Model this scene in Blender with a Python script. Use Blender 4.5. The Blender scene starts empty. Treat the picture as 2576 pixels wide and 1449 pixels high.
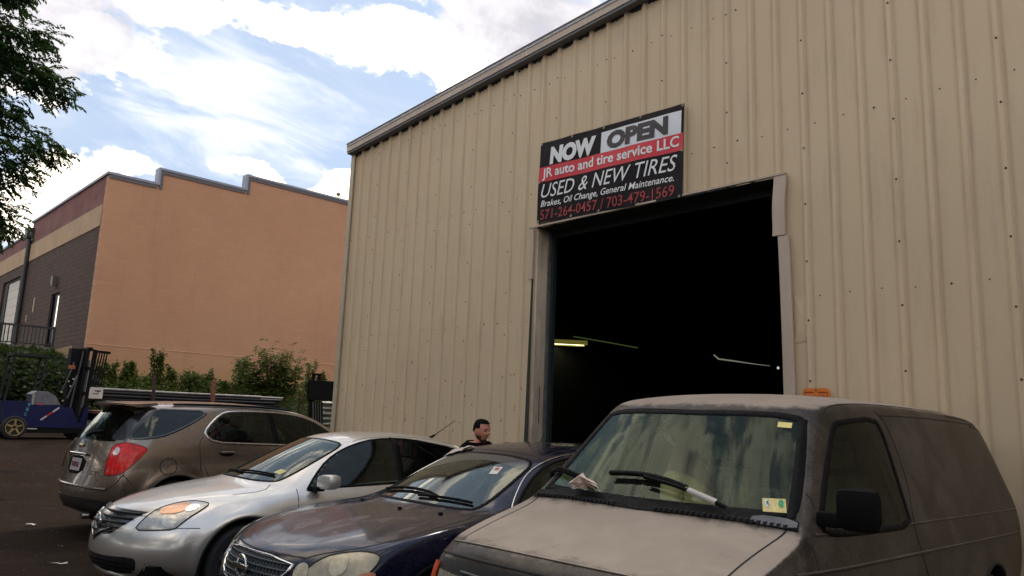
import bpy, bmesh, math, random
from math import radians, sin, cos, pi, sqrt
from mathutils import Vector, Matrix, geometry, noise as mnoise
from mathutils.bvhtree import BVHTree
random.seed(7)
scene = bpy.context.scene
COL = scene.collection

# ------------------------------------------------------------------ camera
cam_data = bpy.data.cameras.new('camera')
cam = bpy.data.objects.new('camera', cam_data); COL.objects.link(cam)
cam_data.sensor_width = 36.0; cam_data.lens = 26.66
cam_data.clip_start = 0.05; cam_data.clip_end = 3000
_R = Vector((0.6925674, 0.72030092, 0.03894846)); _U = Vector((0.09578831, -0.14534716, 0.98473286)); _F = Vector((-0.71496503, 0.67826307, 0.16965912))
m = Matrix.Identity(4)
for i in range(3):
    m[i][0] = _R[i]; m[i][1] = _U[i]; m[i][2] = -_F[i]
m[0][3], m[1][3], m[2][3] = 0, 0, 1.65
cam.matrix_world = m
scene.camera = cam

# ------------------------------------------------------------------ world
SUN_EL, SUN_AZ = radians(52), radians(-20)      # azimuth clockwise from +Y; the sun stands behind the garage, veiled by cloud
world = bpy.data.worlds.new('World'); scene.world = world; world.use_nodes = True
wt = world.node_tree; wt.nodes.clear()
class NT:
    def __init__(s, t): s.t = t
    def n(s, typ, **kw):
        o = s.t.nodes.new(typ)
        for k, v in kw.items(): setattr(o, k, v)
        return o
    def set(s, sock, v):
        if hasattr(v, 'is_output') : s.t.links.new(v, sock)
        else: sock.default_value = v
    def math(s, op, a, b=None, c=None, clamp=False):
        o = s.n('ShaderNodeMath', operation=op, use_clamp=clamp); s.set(o.inputs[0], a)
        if b is not None: s.set(o.inputs[1], b)
        if c is not None: s.set(o.inputs[2], c)
        return o.outputs[0]
    def vmath(s, op, a, b=None, scale=None):
        o = s.n('ShaderNodeVectorMath', operation=op); s.set(o.inputs[0], a)
        if b is not None: s.set(o.inputs[1], b)
        if scale is not None: s.set(o.inputs[3], scale)
        return o.outputs['Value'] if op in ('DOT_PRODUCT', 'LENGTH') else o.outputs[0]
    def noise(s, vec, scale, detail=6, rough=.55, dist=0.0, col=False):
        o = s.n('ShaderNodeTexNoise'); 
        if vec is not None: s.set(o.inputs['Vector'], vec)
        o.inputs['Scale'].default_value = scale; o.inputs['Detail'].default_value = detail
        o.inputs['Roughness'].default_value = rough; o.inputs['Distortion'].default_value = dist
        return o.outputs['Color'] if col else o.outputs[0]
    def ramp(s, f, stops, interp='LINEAR'):
        o = s.n('ShaderNodeValToRGB'); s.set(o.inputs[0], f); o.color_ramp.interpolation = interp
        e = o.color_ramp.elements
        while len(e) < len(stops): e.new(.5)
        for q, (p, c) in zip(e, stops): q.position = p; q.color = c if len(c) == 4 else (*c, 1)
        return o.outputs[0]
    def mix(s, f, a, b, mode='MIX'):
        o = s.n('ShaderNodeMix', data_type='RGBA', blend_type=mode); s.set(o.inputs[0], f)
        for k, v in ((6, a), (7, b)):
            if isinstance(v, tuple) and len(v) == 3: v = (*v, 1)
            s.set(o.inputs[k], v)
        return o.outputs[2]
    def maprange(s, v, a, b, c=0., d=1., smooth=True):
        o = s.n('ShaderNodeMapRange', interpolation_type='SMOOTHSTEP' if smooth else 'LINEAR')
        s.set(o.inputs[0], v)
        for i, q in enumerate((a, b, c, d)): o.inputs[1+i].default_value = q
        return o.outputs[0]
W = NT(wt)
sky = W.n('ShaderNodeTexSky', sky_type='NISHITA', sun_disc=False, sun_elevation=SUN_EL, sun_rotation=SUN_AZ)
sky.air_density = 1.0; sky.dust_density = 2.0; sky.ozone_density = 1.0
tc = W.n('ShaderNodeTexCoord').outputs['Generated']
def px_dir(x, y):
    return (_F + _R*((x-1288)/1907.4) - _U*((y-724.5)/1907.4)).normalized()
sep = W.n('ShaderNodeSeparateXYZ'); W.set(sep.inputs[0], tc)
zz = W.math('ADD', W.math('MAXIMUM', sep.outputs[2], 0.0), .16)
comb = W.n('ShaderNodeCombineXYZ')
W.set(comb.inputs[0], W.math('DIVIDE', sep.outputs[0], zz)); W.set(comb.inputs[1], W.math('DIVIDE', sep.outputs[1], zz)); W.set(comb.inputs[2], W.math('MULTIPLY', sep.outputs[2], 2.0))
flat = comb.outputs[0]
n_big = W.noise(flat, 1.1, 8, .58, .3)
n_mid = W.noise(tc, 9.0, 9, .62, .6)
n_fine = W.noise(tc, 30.0, 6, .6, .3)
_s1 = (_R*cos(.3)-_U*sin(.3)); _s2 = (_U*cos(.3)+_R*sin(.3))       # streets of cloud run down to the right
sc_ = W.n('ShaderNodeCombineXYZ'); W.set(sc_.inputs[0], W.math('MULTIPLY', W.vmath('DOT_PRODUCT', tc, tuple(_s1)), 5.0)); W.set(sc_.inputs[1], W.math('MULTIPLY', W.vmath('DOT_PRODUCT', tc, tuple(_s2)), 15.0)); W.set(sc_.inputs[2], W.math('MULTIPLY', W.vmath('DOT_PRODUCT', tc, tuple(_F)), 5.0))
n_str = W.noise(sc_.outputs[0], 1.3, 8, .6, .5)
# cloud banks of this afternoon: centre direction, half sizes (radians-ish), tilt, greyness
banks = [((130, 75), .135, .075, -.15, .85), ((430, 10), .09, .025, .1, .1), ((760, 60), .14, .034, .28, .0),
         ((1010, 120), .15, .05, .32, .15), ((1290, 30), .17, .085, .35, .8),
         ((150, 450), .085, .032, -.1, .0), ((325, 410), .055, .022, -.05, .0), ((620, 428), .055, .018, .1, .1),
         ((850, 470), .08, .026, -.3, .0), ((60, 530), .07, .045, 0, .0), ((1750, -120), .25, .12, .3, .6), ((700, -200), .22, .08, .2, .5)]
tot = None; grey = None
warp = W.vmath('SCALE', W.vmath('SUBTRACT', W.noise(tc, 7.0, 5, .6, 0, True), (.5, .5, .5)), scale=.09)
wdir = W.vmath('ADD', tc, warp)
for (cx, cy), ra, rb, tilt, g in banks:
    d = px_dir(cx, cy); t1 = _R - d*_R.dot(d); t1.normalize(); t2 = d.cross(t1)
    a1 = t1*cos(tilt) + t2*sin(tilt); a2 = t2*cos(tilt) - t1*sin(tilt)
    # image y runs downwards, so a positive tilt falls to the right
    rel = W.vmath('SUBTRACT', wdir, tuple(d))
    A = W.math('DIVIDE', W.vmath('DOT_PRODUCT', rel, tuple(a1)), ra); B = W.math('DIVIDE', W.vmath('DOT_PRODUCT', rel, tuple(a2)), rb)
    q = W.math('SUBTRACT', 1.0, W.math('SQRT', W.math('ADD', W.math('MULTIPLY', A, A), W.math('MULTIPLY', B, B))))
    tot = q if tot is None else W.math('MAXIMUM', tot, q)
    if g > .05:
        gq = W.math('MULTIPLY', W.math('MAXIMUM', q, 0.0), g)
        grey = gq if grey is None else W.math('MAXIMUM', grey, gq)
tot = W.math('MAXIMUM', tot, -0.8)
def blob(cx, cy, rad):
    return W.math('SUBTRACT', 1.0, W.math('DIVIDE', W.vmath('LENGTH', W.vmath('SUBTRACT', wdir, tuple(px_dir(cx, cy)))), rad))
clear = W.maprange(W.math('MAXIMUM', W.math('MAXIMUM', blob(560, 280, .27), blob(330, 300, .2)), blob(820, 360, .2)), .0, .5)
soft = W.math('MULTIPLY', W.maprange(W.math('ADD', blob(560, 200, .17), W.math('MULTIPLY', W.math('SUBTRACT', n_str, .5), 3.6)), .0, 1.3), .85)
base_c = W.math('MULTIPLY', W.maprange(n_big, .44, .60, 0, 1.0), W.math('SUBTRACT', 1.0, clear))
edge = W.math('ADD', W.math('ADD', W.math('MULTIPLY', W.math('SUBTRACT', n_mid, .5), 1.5), W.math('MULTIPLY', W.math('SUBTRACT', n_str, .5), 1.7)), W.math('MULTIPLY', W.math('SUBTRACT', n_fine, .5), .9))
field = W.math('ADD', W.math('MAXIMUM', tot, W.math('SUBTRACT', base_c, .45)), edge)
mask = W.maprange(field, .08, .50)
veil = W.math('MULTIPLY', W.maprange(W.noise(flat, 2.2, 6, .6, 1.0), .35, .75), .55)
greyf = W.math('MAXIMUM', W.math('MULTIPLY', W.maprange(W.math('ADD', grey, W.math('MULTIPLY', edge, .3)), .04, .34), .95), W.math('MULTIPLY', W.maprange(W.math('ADD', W.math('MULTIPLY', n_str, .5), W.math('MULTIPLY', W.noise(wdir, 5.0, 8, .62, .8), .5)), .50, .62), .8))
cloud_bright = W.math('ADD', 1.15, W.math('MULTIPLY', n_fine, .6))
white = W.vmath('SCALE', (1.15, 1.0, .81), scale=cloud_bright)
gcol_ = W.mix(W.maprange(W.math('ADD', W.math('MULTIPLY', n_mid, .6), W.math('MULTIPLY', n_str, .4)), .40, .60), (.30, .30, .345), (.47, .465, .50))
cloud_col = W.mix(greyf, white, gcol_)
skyc = W.vmath('MULTIPLY', sky.outputs[0], (.105, .115, .125))
hazed = W.mix(.88, skyc, (.27, .335, .44))
hazed = W.mix(veil, hazed, (.42, .455, .51))
hazed = W.mix(soft, hazed, (.66, .66, .66))
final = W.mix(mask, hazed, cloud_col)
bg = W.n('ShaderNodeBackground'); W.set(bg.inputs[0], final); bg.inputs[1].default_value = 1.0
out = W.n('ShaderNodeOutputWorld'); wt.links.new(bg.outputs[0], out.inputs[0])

sun = bpy.data.lights.new('sun', 'SUN'); sun.energy = 1.0; sun.angle = radians(14); sun.color = (1, .93, .82)
so = bpy.data.objects.new('sun', sun); COL.objects.link(so)
sd = Vector((sin(SUN_AZ)*cos(SUN_EL), cos(SUN_AZ)*cos(SUN_EL), sin(SUN_EL)))
so.rotation_euler = sd.to_track_quat('Z', 'Y').to_euler(); so.location = (0, 0, 30)
vs = scene.view_settings; vs.view_transform = 'Standard'; vs.look = 'None'; vs.exposure = 1.0; vs.gamma = 1.0
try: vs.use_curve_mapping = False
except Exception: pass
scene.cycles.max_bounces = 8; scene.cycles.transparent_max_bounces = 12

# ------------------------------------------------------------------ materials
MATS = {}
def mat(name, col, rough=.6, metal=0., spec=.5, coat=0., noise=0., nscale=8., bump=0., bscale=40., emis=None, emis_s=0., vary=None, stretch=None):
    if name in MATS: return MATS[name]
    m = bpy.data.materials.new(name); m.use_nodes = True; MATS[name] = m
    N = NT(m.node_tree); b = m.node_tree.nodes['Principled BSDF']
    b.inputs['Base Color'].default_value = (*col, 1); b.inputs['Roughness'].default_value = rough
    b.inputs['Metallic'].default_value = metal; b.inputs['Specular IOR Level'].default_value = spec
    b.inputs['Coat Weight'].default_value = coat; b.inputs['Coat Roughness'].default_value = .06
    if noise or bump or vary:
        co = N.n('ShaderNodeTexCoord').outputs['Object']
        if stretch:
            mp = N.n('ShaderNodeMapping'); N.set(mp.inputs[0], co); mp.inputs[3].default_value = stretch; co = mp.outputs[0]
        f = N.noise(co, nscale, 8, .62, .2)
        if vary: c = N.ramp(f, [(.25, col), (.75, vary)])
        else:
            lo = tuple(max(0, c*(1-noise)) for c in col); hi = tuple(c*(1+noise) for c in col)
            c = N.ramp(f, [(.3, lo), (.7, hi)])
        N.set(b.inputs['Base Color'], c)
        r2 = N.maprange(N.noise(co, nscale*2.3, 5), .3, .7, max(0.02, rough-.1), min(1, rough+.12)); N.set(b.inputs['Roughness'], r2)
        if bump:
            bn = N.n('ShaderNodeBump'); bn.inputs['Strength'].default_value = bump; bn.inputs['Distance'].default_value = .02
            N.set(bn.inputs['Height'], N.noise(co, bscale, 6)); N.set(b.inputs['Normal'], bn.outputs[0])
    if emis: b.inputs['Emission Color'].default_value = (*emis, 1); b.inputs['Emission Strength'].default_value = emis_s
    return m
BLACK = mat('black_plastic', (.004, .004, .0045), .6, spec=.10, noise=.3, nscale=20)
RUBBER = mat('black_rubber', (.016, .016, .017), .75, noise=.3, nscale=30, bump=.2)
SEAMM = mat('seam_shadow_rubber', (.01, .009, .008), .8)
CHROME = mat('chrome', (.62, .62, .62), .18, 1.0, noise=.1, nscale=30)
CABIN = mat('cabin_grey_cloth', (.055, .06, .06), .9, noise=.3, nscale=25, bump=.2)
DARKIN = mat('cabin_dark', (.018, .019, .02), .85, noise=.2, nscale=12)
WHITEP = mat('white_plastic', (.7, .68, .64), .5, noise=.1)

def paint(name, col, metal=.5, rough=.3, coat=1., dirt=(.2, .17, .13), dirt_amt=.25, flake=.15, blot=0., side=1., ragged=False):
    m = bpy.data.materials.new(name); m.use_nodes = True; MATS[name] = m
    N = NT(m.node_tree); b = m.node_tree.nodes['Principled BSDF']
    co = N.n('ShaderNodeTexCoord').outputs['Object']
    f = N.noise(co, 3.2, 9, .65, .5)
    sm = N.noise(co, 60, 3, .6)
    dmask = N.math('MULTIPLY', N.maprange(f, .38, .72), dirt_amt)
    mp2 = N.n('ShaderNodeMapping'); N.set(mp2.inputs[0], co); mp2.inputs[3].default_value = (1.25, .62, 1); co2 = mp2.outputs[0]
    geo = N.n('ShaderNodeNewGeometry')
    zn = N.n('ShaderNodeSeparateXYZ'); N.set(zn.inputs[0], geo.outputs['Normal'])
    up = N.math('MULTIPLY', N.maprange(zn.outputs[2], .35, 1.0), dirt_amt*1.2)     # dust settles on surfaces that face up
    if side < 1: dmask = N.math('MULTIPLY', dmask, side)
    if ragged: up = N.math('MULTIPLY', N.maprange(N.math('ADD', zn.outputs[2], N.math('MULTIPLY', N.math('SUBTRACT', N.noise(co, 6, 9, .68, .4), .5), .35)), .80, .93), dirt_amt*1.15)
    if blot: up = N.math('MULTIPLY', N.math('MULTIPLY', N.maprange(zn.outputs[2], .55, .98), N.maprange(N.noise(co2, 4.2, 9, .60, .8), .50, .64)), dirt_amt); dmask = N.math('MULTIPLY', dmask, .12)
    dm = N.math('MINIMUM', N.math('ADD', dmask, up), 1.0)
    c = N.mix(dm, col, dirt)
    c = N.mix(N.math('MULTIPLY', N.maprange(sm, .45, .8), .12), c, dirt)
    back = geo.outputs['Backfacing']
    c = N.mix(back, c, (.02, .02, .02))
    N.set(b.inputs['Base Color'], c)
    N.set(b.inputs['Metallic'], N.math('MULTIPLY', N.math('SUBTRACT', 1.0, back), N.math('SUBTRACT', metal, N.math('MULTIPLY', dm, metal*.8))))
    N.set(b.inputs['Roughness'], N.math('ADD', rough, N.math('MULTIPLY', dm, .45)))
    N.set(b.inputs['Coat Weight'], N.math('MULTIPLY', N.math('SUBTRACT', 1.0, back), N.math('SUBTRACT', coat, N.math('MULTIPLY', dm, coat))))
    b.inputs['Coat Roughness'].default_value = .05
    if blot or ragged: b.inputs['Specular IOR Level'].default_value = .2
    bn = N.n('ShaderNodeBump'); bn.inputs['Strength'].default_value = .05; bn.inputs['Distance'].default_value = .01
    N.set(bn.inputs['Height'], N.noise(co, 14, 4)); N.set(b.inputs['Normal'], bn.outputs[0])
    return m
def glass(name, tint, ior=1.75, dirt=.06, gcol=(.9, .97, .93, 1)):
    m = bpy.data.materials.new(name); m.use_nodes = True; MATS[name] = m
    t = m.node_tree; t.nodes.clear(); N = NT(t)
    tr = N.n('ShaderNodeBsdfTransparent'); tr.inputs[0].default_value = (*tint, 1)
    gl = N.n('ShaderNodeBsdfGlossy'); gl.inputs['Roughness'].default_value = .03; gl.inputs[0].default_value = gcol
    fr = N.n('ShaderNodeFresnel'); fr.inputs[0].default_value = ior
    mx = N.n('ShaderNodeMixShader'); t.links.new(fr.outputs[0], mx.inputs[0]); t.links.new(tr.outputs[0], mx.inputs[1]); t.links.new(gl.outputs[0], mx.inputs[2])
    df = N.n('ShaderNodeBsdfDiffuse'); df.inputs[0].default_value = (.30, .30, .25, 1)
    co = N.n('ShaderNodeTexCoord').outputs['Object']
    f = N.math('MULTIPLY', N.maprange(N.noise(co, 5, 7, .7, .8), .3, .8), dirt)
    m2 = N.n('ShaderNodeMixShader'); N.set(m2.inputs[0], f); t.links.new(mx.outputs[0], m2.inputs[1]); t.links.new(df.outputs[0], m2.inputs[2])
    o = N.n('ShaderNodeOutputMaterial'); t.links.new(m2.outputs[0], o.inputs[0])
    return m
GLASS_W = glass('windshield_glass', (.80, .88, .83), 1.68, .05)
GLASS_VAN = glass('van_windshield_glass', (.86, .95, .90), 1.30, .05, (.78, .95, .84, 1))
GLASS_S = glass('side_glass', (.34, .42, .39), 1.42, .03)
GLASS_VD = glass('van_door_glass', (.24, .30, .22), 1.2, .01)
GLASS_D = glass('privacy_glass', (.10, .12, .13), 1.5, .03)

# ------------------------------------------------------------------ helpers
def tag(o, label=None, cat=None, group=None, kind=None):
    if label: o['label'] = label
    if cat: o['category'] = cat
    if group: o['group'] = group
    if kind: o['kind'] = kind
    return o
def empty(name, loc=(0, 0, 0), rz=0.):
    o = bpy.data.objects.new(name, None); COL.objects.link(o); o.location = loc; o.rotation_euler = (0, 0, rz); o.empty_display_size = .2
    return o
def obj(name, verts, faces, material=None, parent=None, smooth=False, loc=None):
    me = bpy.data.meshes.new(name); me.from_pydata([tuple(v) for v in verts], [], faces); me.update()
    return link(name, me, material, parent, smooth, loc)
def link(name, me, material=None, parent=None, smooth=False, loc=None):
    o = bpy.data.objects.new(name, me); COL.objects.link(o)
    if material is not None:
        for q in (material if isinstance(material, (list, tuple)) else [material]): me.materials.append(q)
    if smooth: me.polygons.foreach_set('use_smooth', [True]*len(me.polygons))
    if parent is not None: o.parent = parent
    if loc is not None: o.location = loc
    return o
class MB:
    """collects simple solids into one mesh"""
    def __init__(s): s.v = []; s.f = []
    def add(s, vs, fs):
        k = len(s.v); s.v += [Vector(v) for v in vs]; s.f += [tuple(i+k for i in f) for f in fs]; return s
    def box(s, lo, hi, bev=0.):
        x0, y0, z0 = lo; x1, y1, z1 = hi
        if bev <= 0:
            return s.add([(x0,y0,z0),(x1,y0,z0),(x1,y1,z0),(x0,y1,z0),(x0,y0,z1),(x1,y0,z1),(x1,y1,z1),(x0,y1,z1)],
                         [(0,3,2,1),(4,5,6,7),(0,1,5,4),(1,2,6,5),(2,3,7,6),(3,0,4,7)])
        b = bmesh.new(); mm = Matrix.Translation(((x0+x1)/2, (y0+y1)/2, (z0+z1)/2)) @ Matrix.Diagonal((x1-x0, y1-y0, z1-z0, 1))
        bmesh.ops.create_cube(b, size=1, matrix=mm)
        bmesh.ops.bevel(b, geom=b.edges[:], offset=bev, segments=2, affect='EDGES', profile=.6)
        b.verts.index_update(); s.add([v.co.copy() for v in b.verts], [tuple(v.index for v in f.verts) for f in b.faces]); b.free(); return s
    def tube(s, pts, r, n=8, cap=True):
        pts = [Vector(p) for p in pts]; rs = r if isinstance(r, (list, tuple)) else [r]*len(pts)
        k = len(s.v); up = Vector((0, 0, 1)); prev = None
        for i, p in enumerate(pts):
            t = (pts[min(i+1, len(pts)-1)] - pts[max(i-1, 0)])
            t = t.normalized() if t.length > 1e-9 else Vector((0, 0, 1))
            if prev is None:
                a = t.cross(up) if abs(t.z) < .95 else t.cross(Vector((1, 0, 0)))
            else: a = prev - t*prev.dot(t)
            a.normalize(); b = t.cross(a); prev = a
            for j in range(n):
                an = 2*pi*j/n; s.v.append(p + (a*cos(an) + b*sin(an))*rs[i])
        for i in range(len(pts)-1):
            for j in range(n):
                s.f.append((k+i*n+j, k+i*n+(j+1) % n, k+(i+1)*n+(j+1) % n, k+(i+1)*n+j))
        if cap:
            s.f.append(tuple(k+j for j in range(n-1, -1, -1))); s.f.append(tuple(k+(len(pts)-1)*n+j for j in range(n)))
        return s
    def lathe(s, prof, axis='z', c=(0, 0, 0), n=24, closed=False):
        k = len(s.v); c = Vector(c)
        for j in range(n):
            a = 2*pi*j/n
            for r, h in prof:
                v = {'z': (r*cos(a), r*sin(a), h), 'x': (h, r*cos(a), r*sin(a)), 'y': (r*sin(a), h, r*cos(a))}[axis]
                s.v.append(c + Vector(v))
        P = len(prof)
        for j in range(n):
            for i in range(P - (0 if closed else 1)):
                a0 = k+j*P+i; a1 = k+j*P+(i+1) % P; b0 = k+((j+1) % n)*P+i; b1 = k+((j+1) % n)*P+(i+1) % P
                s.f.append((a0, a1, b1, b0))
        return s
    def prism(s, poly, axis, a, b):
        k = len(s.v); n = len(poly)
        for h in (a, b):
            for p, q in poly: s.v.append(Vector({'x': (h, p, q), 'y': (p, h, q), 'z': (p, q, h)}[axis]))
        s.f.append(tuple(k+i for i in range(n))); s.f.append(tuple(k+n+i for i in range(n-1, -1, -1)))
        for i in range(n): s.f.append((k+i, k+(i+1) % n, k+n+(i+1) % n, k+n+i))
        return s
    def build(s, name, material, parent=None, smooth=False, loc=None, xf=None):
        vs = s.v if xf is None else [xf @ v for v in s.v]
        me = bpy.data.meshes.new(name); me.from_pydata([tuple(v) for v in vs], [], s.f); me.update()
        b = bmesh.new(); b.from_mesh(me); bmesh.ops.recalc_face_normals(b, faces=b.faces); b.to_mesh(me); b.free()
        o = link(name, me, material, parent, smooth, loc)
        if smooth: me.set_sharp_from_angle(angle=radians(38))
        return o
def smooth_poly(pts, it=2, closed=True):
    pts = [Vector(p) for p in pts]
    for _ in range(it):
        q = []; n = len(pts)
        rng = range(n) if closed else range(n-1)
        if not closed: q.append(pts[0])
        for i in rng:
            a, b = pts[i], pts[(i+1) % n]; q += [a*.75+b*.25, a*.25+b*.75]
        if not closed: q.append(pts[-1])
        pts = q
    return pts
def resample(pts, step, closed=False):
    pts = [Vector(p) for p in pts]; out = []
    n = len(pts)
    for i in range(n if closed else n-1):
        a, b = pts[i], pts[(i+1) % n]; k = max(1, int((b-a).length/step))
        out += [a.lerp(b, j/k) for j in range(k)]
    if not closed: out.append(pts[-1])
    return out
def basis(d):
    d = Vector(d).normalized(); a = d.cross(Vector((0, 0, 1)))
    if a.length < .1: a = Vector((1, 0, 0))
    a.normalize(); b = a.cross(d).normalized(); return a, b, d
def text_obj(name, body, size_w, size_h, material, parent, loc, rot, bold=.0, shear=0., extrude=.002):
    cu = bpy.data.curves.new(name, 'FONT'); cu.body = body; cu.size = 1; cu.shear = shear; cu.offset = bold; cu.extrude = 0; cu.resolution_u = 3
    t = bpy.data.objects.new(name, cu); COL.objects.link(t); bpy.context.view_layer.update()
    dg = bpy.context.evaluated_depsgraph_get(); me = bpy.data.meshes.new_from_object(t.evaluated_get(dg)); bpy.data.objects.remove(t)
    xs = [v.co.x for v in me.vertices]; ys = [v.co.y for v in me.vertices]
    x0, x1, y0, y1 = min(xs), max(xs), min(ys), max(ys)
    for v in me.vertices:
        v.co.x = (v.co.x-x0)/(x1-x0)*size_w; v.co.y = (v.co.y-y0)/(y1-y0)*size_h
    me.materials.clear()
    o = link(name, me, material, parent); o.location = loc; o.rotation_euler = rot
    return o
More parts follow.
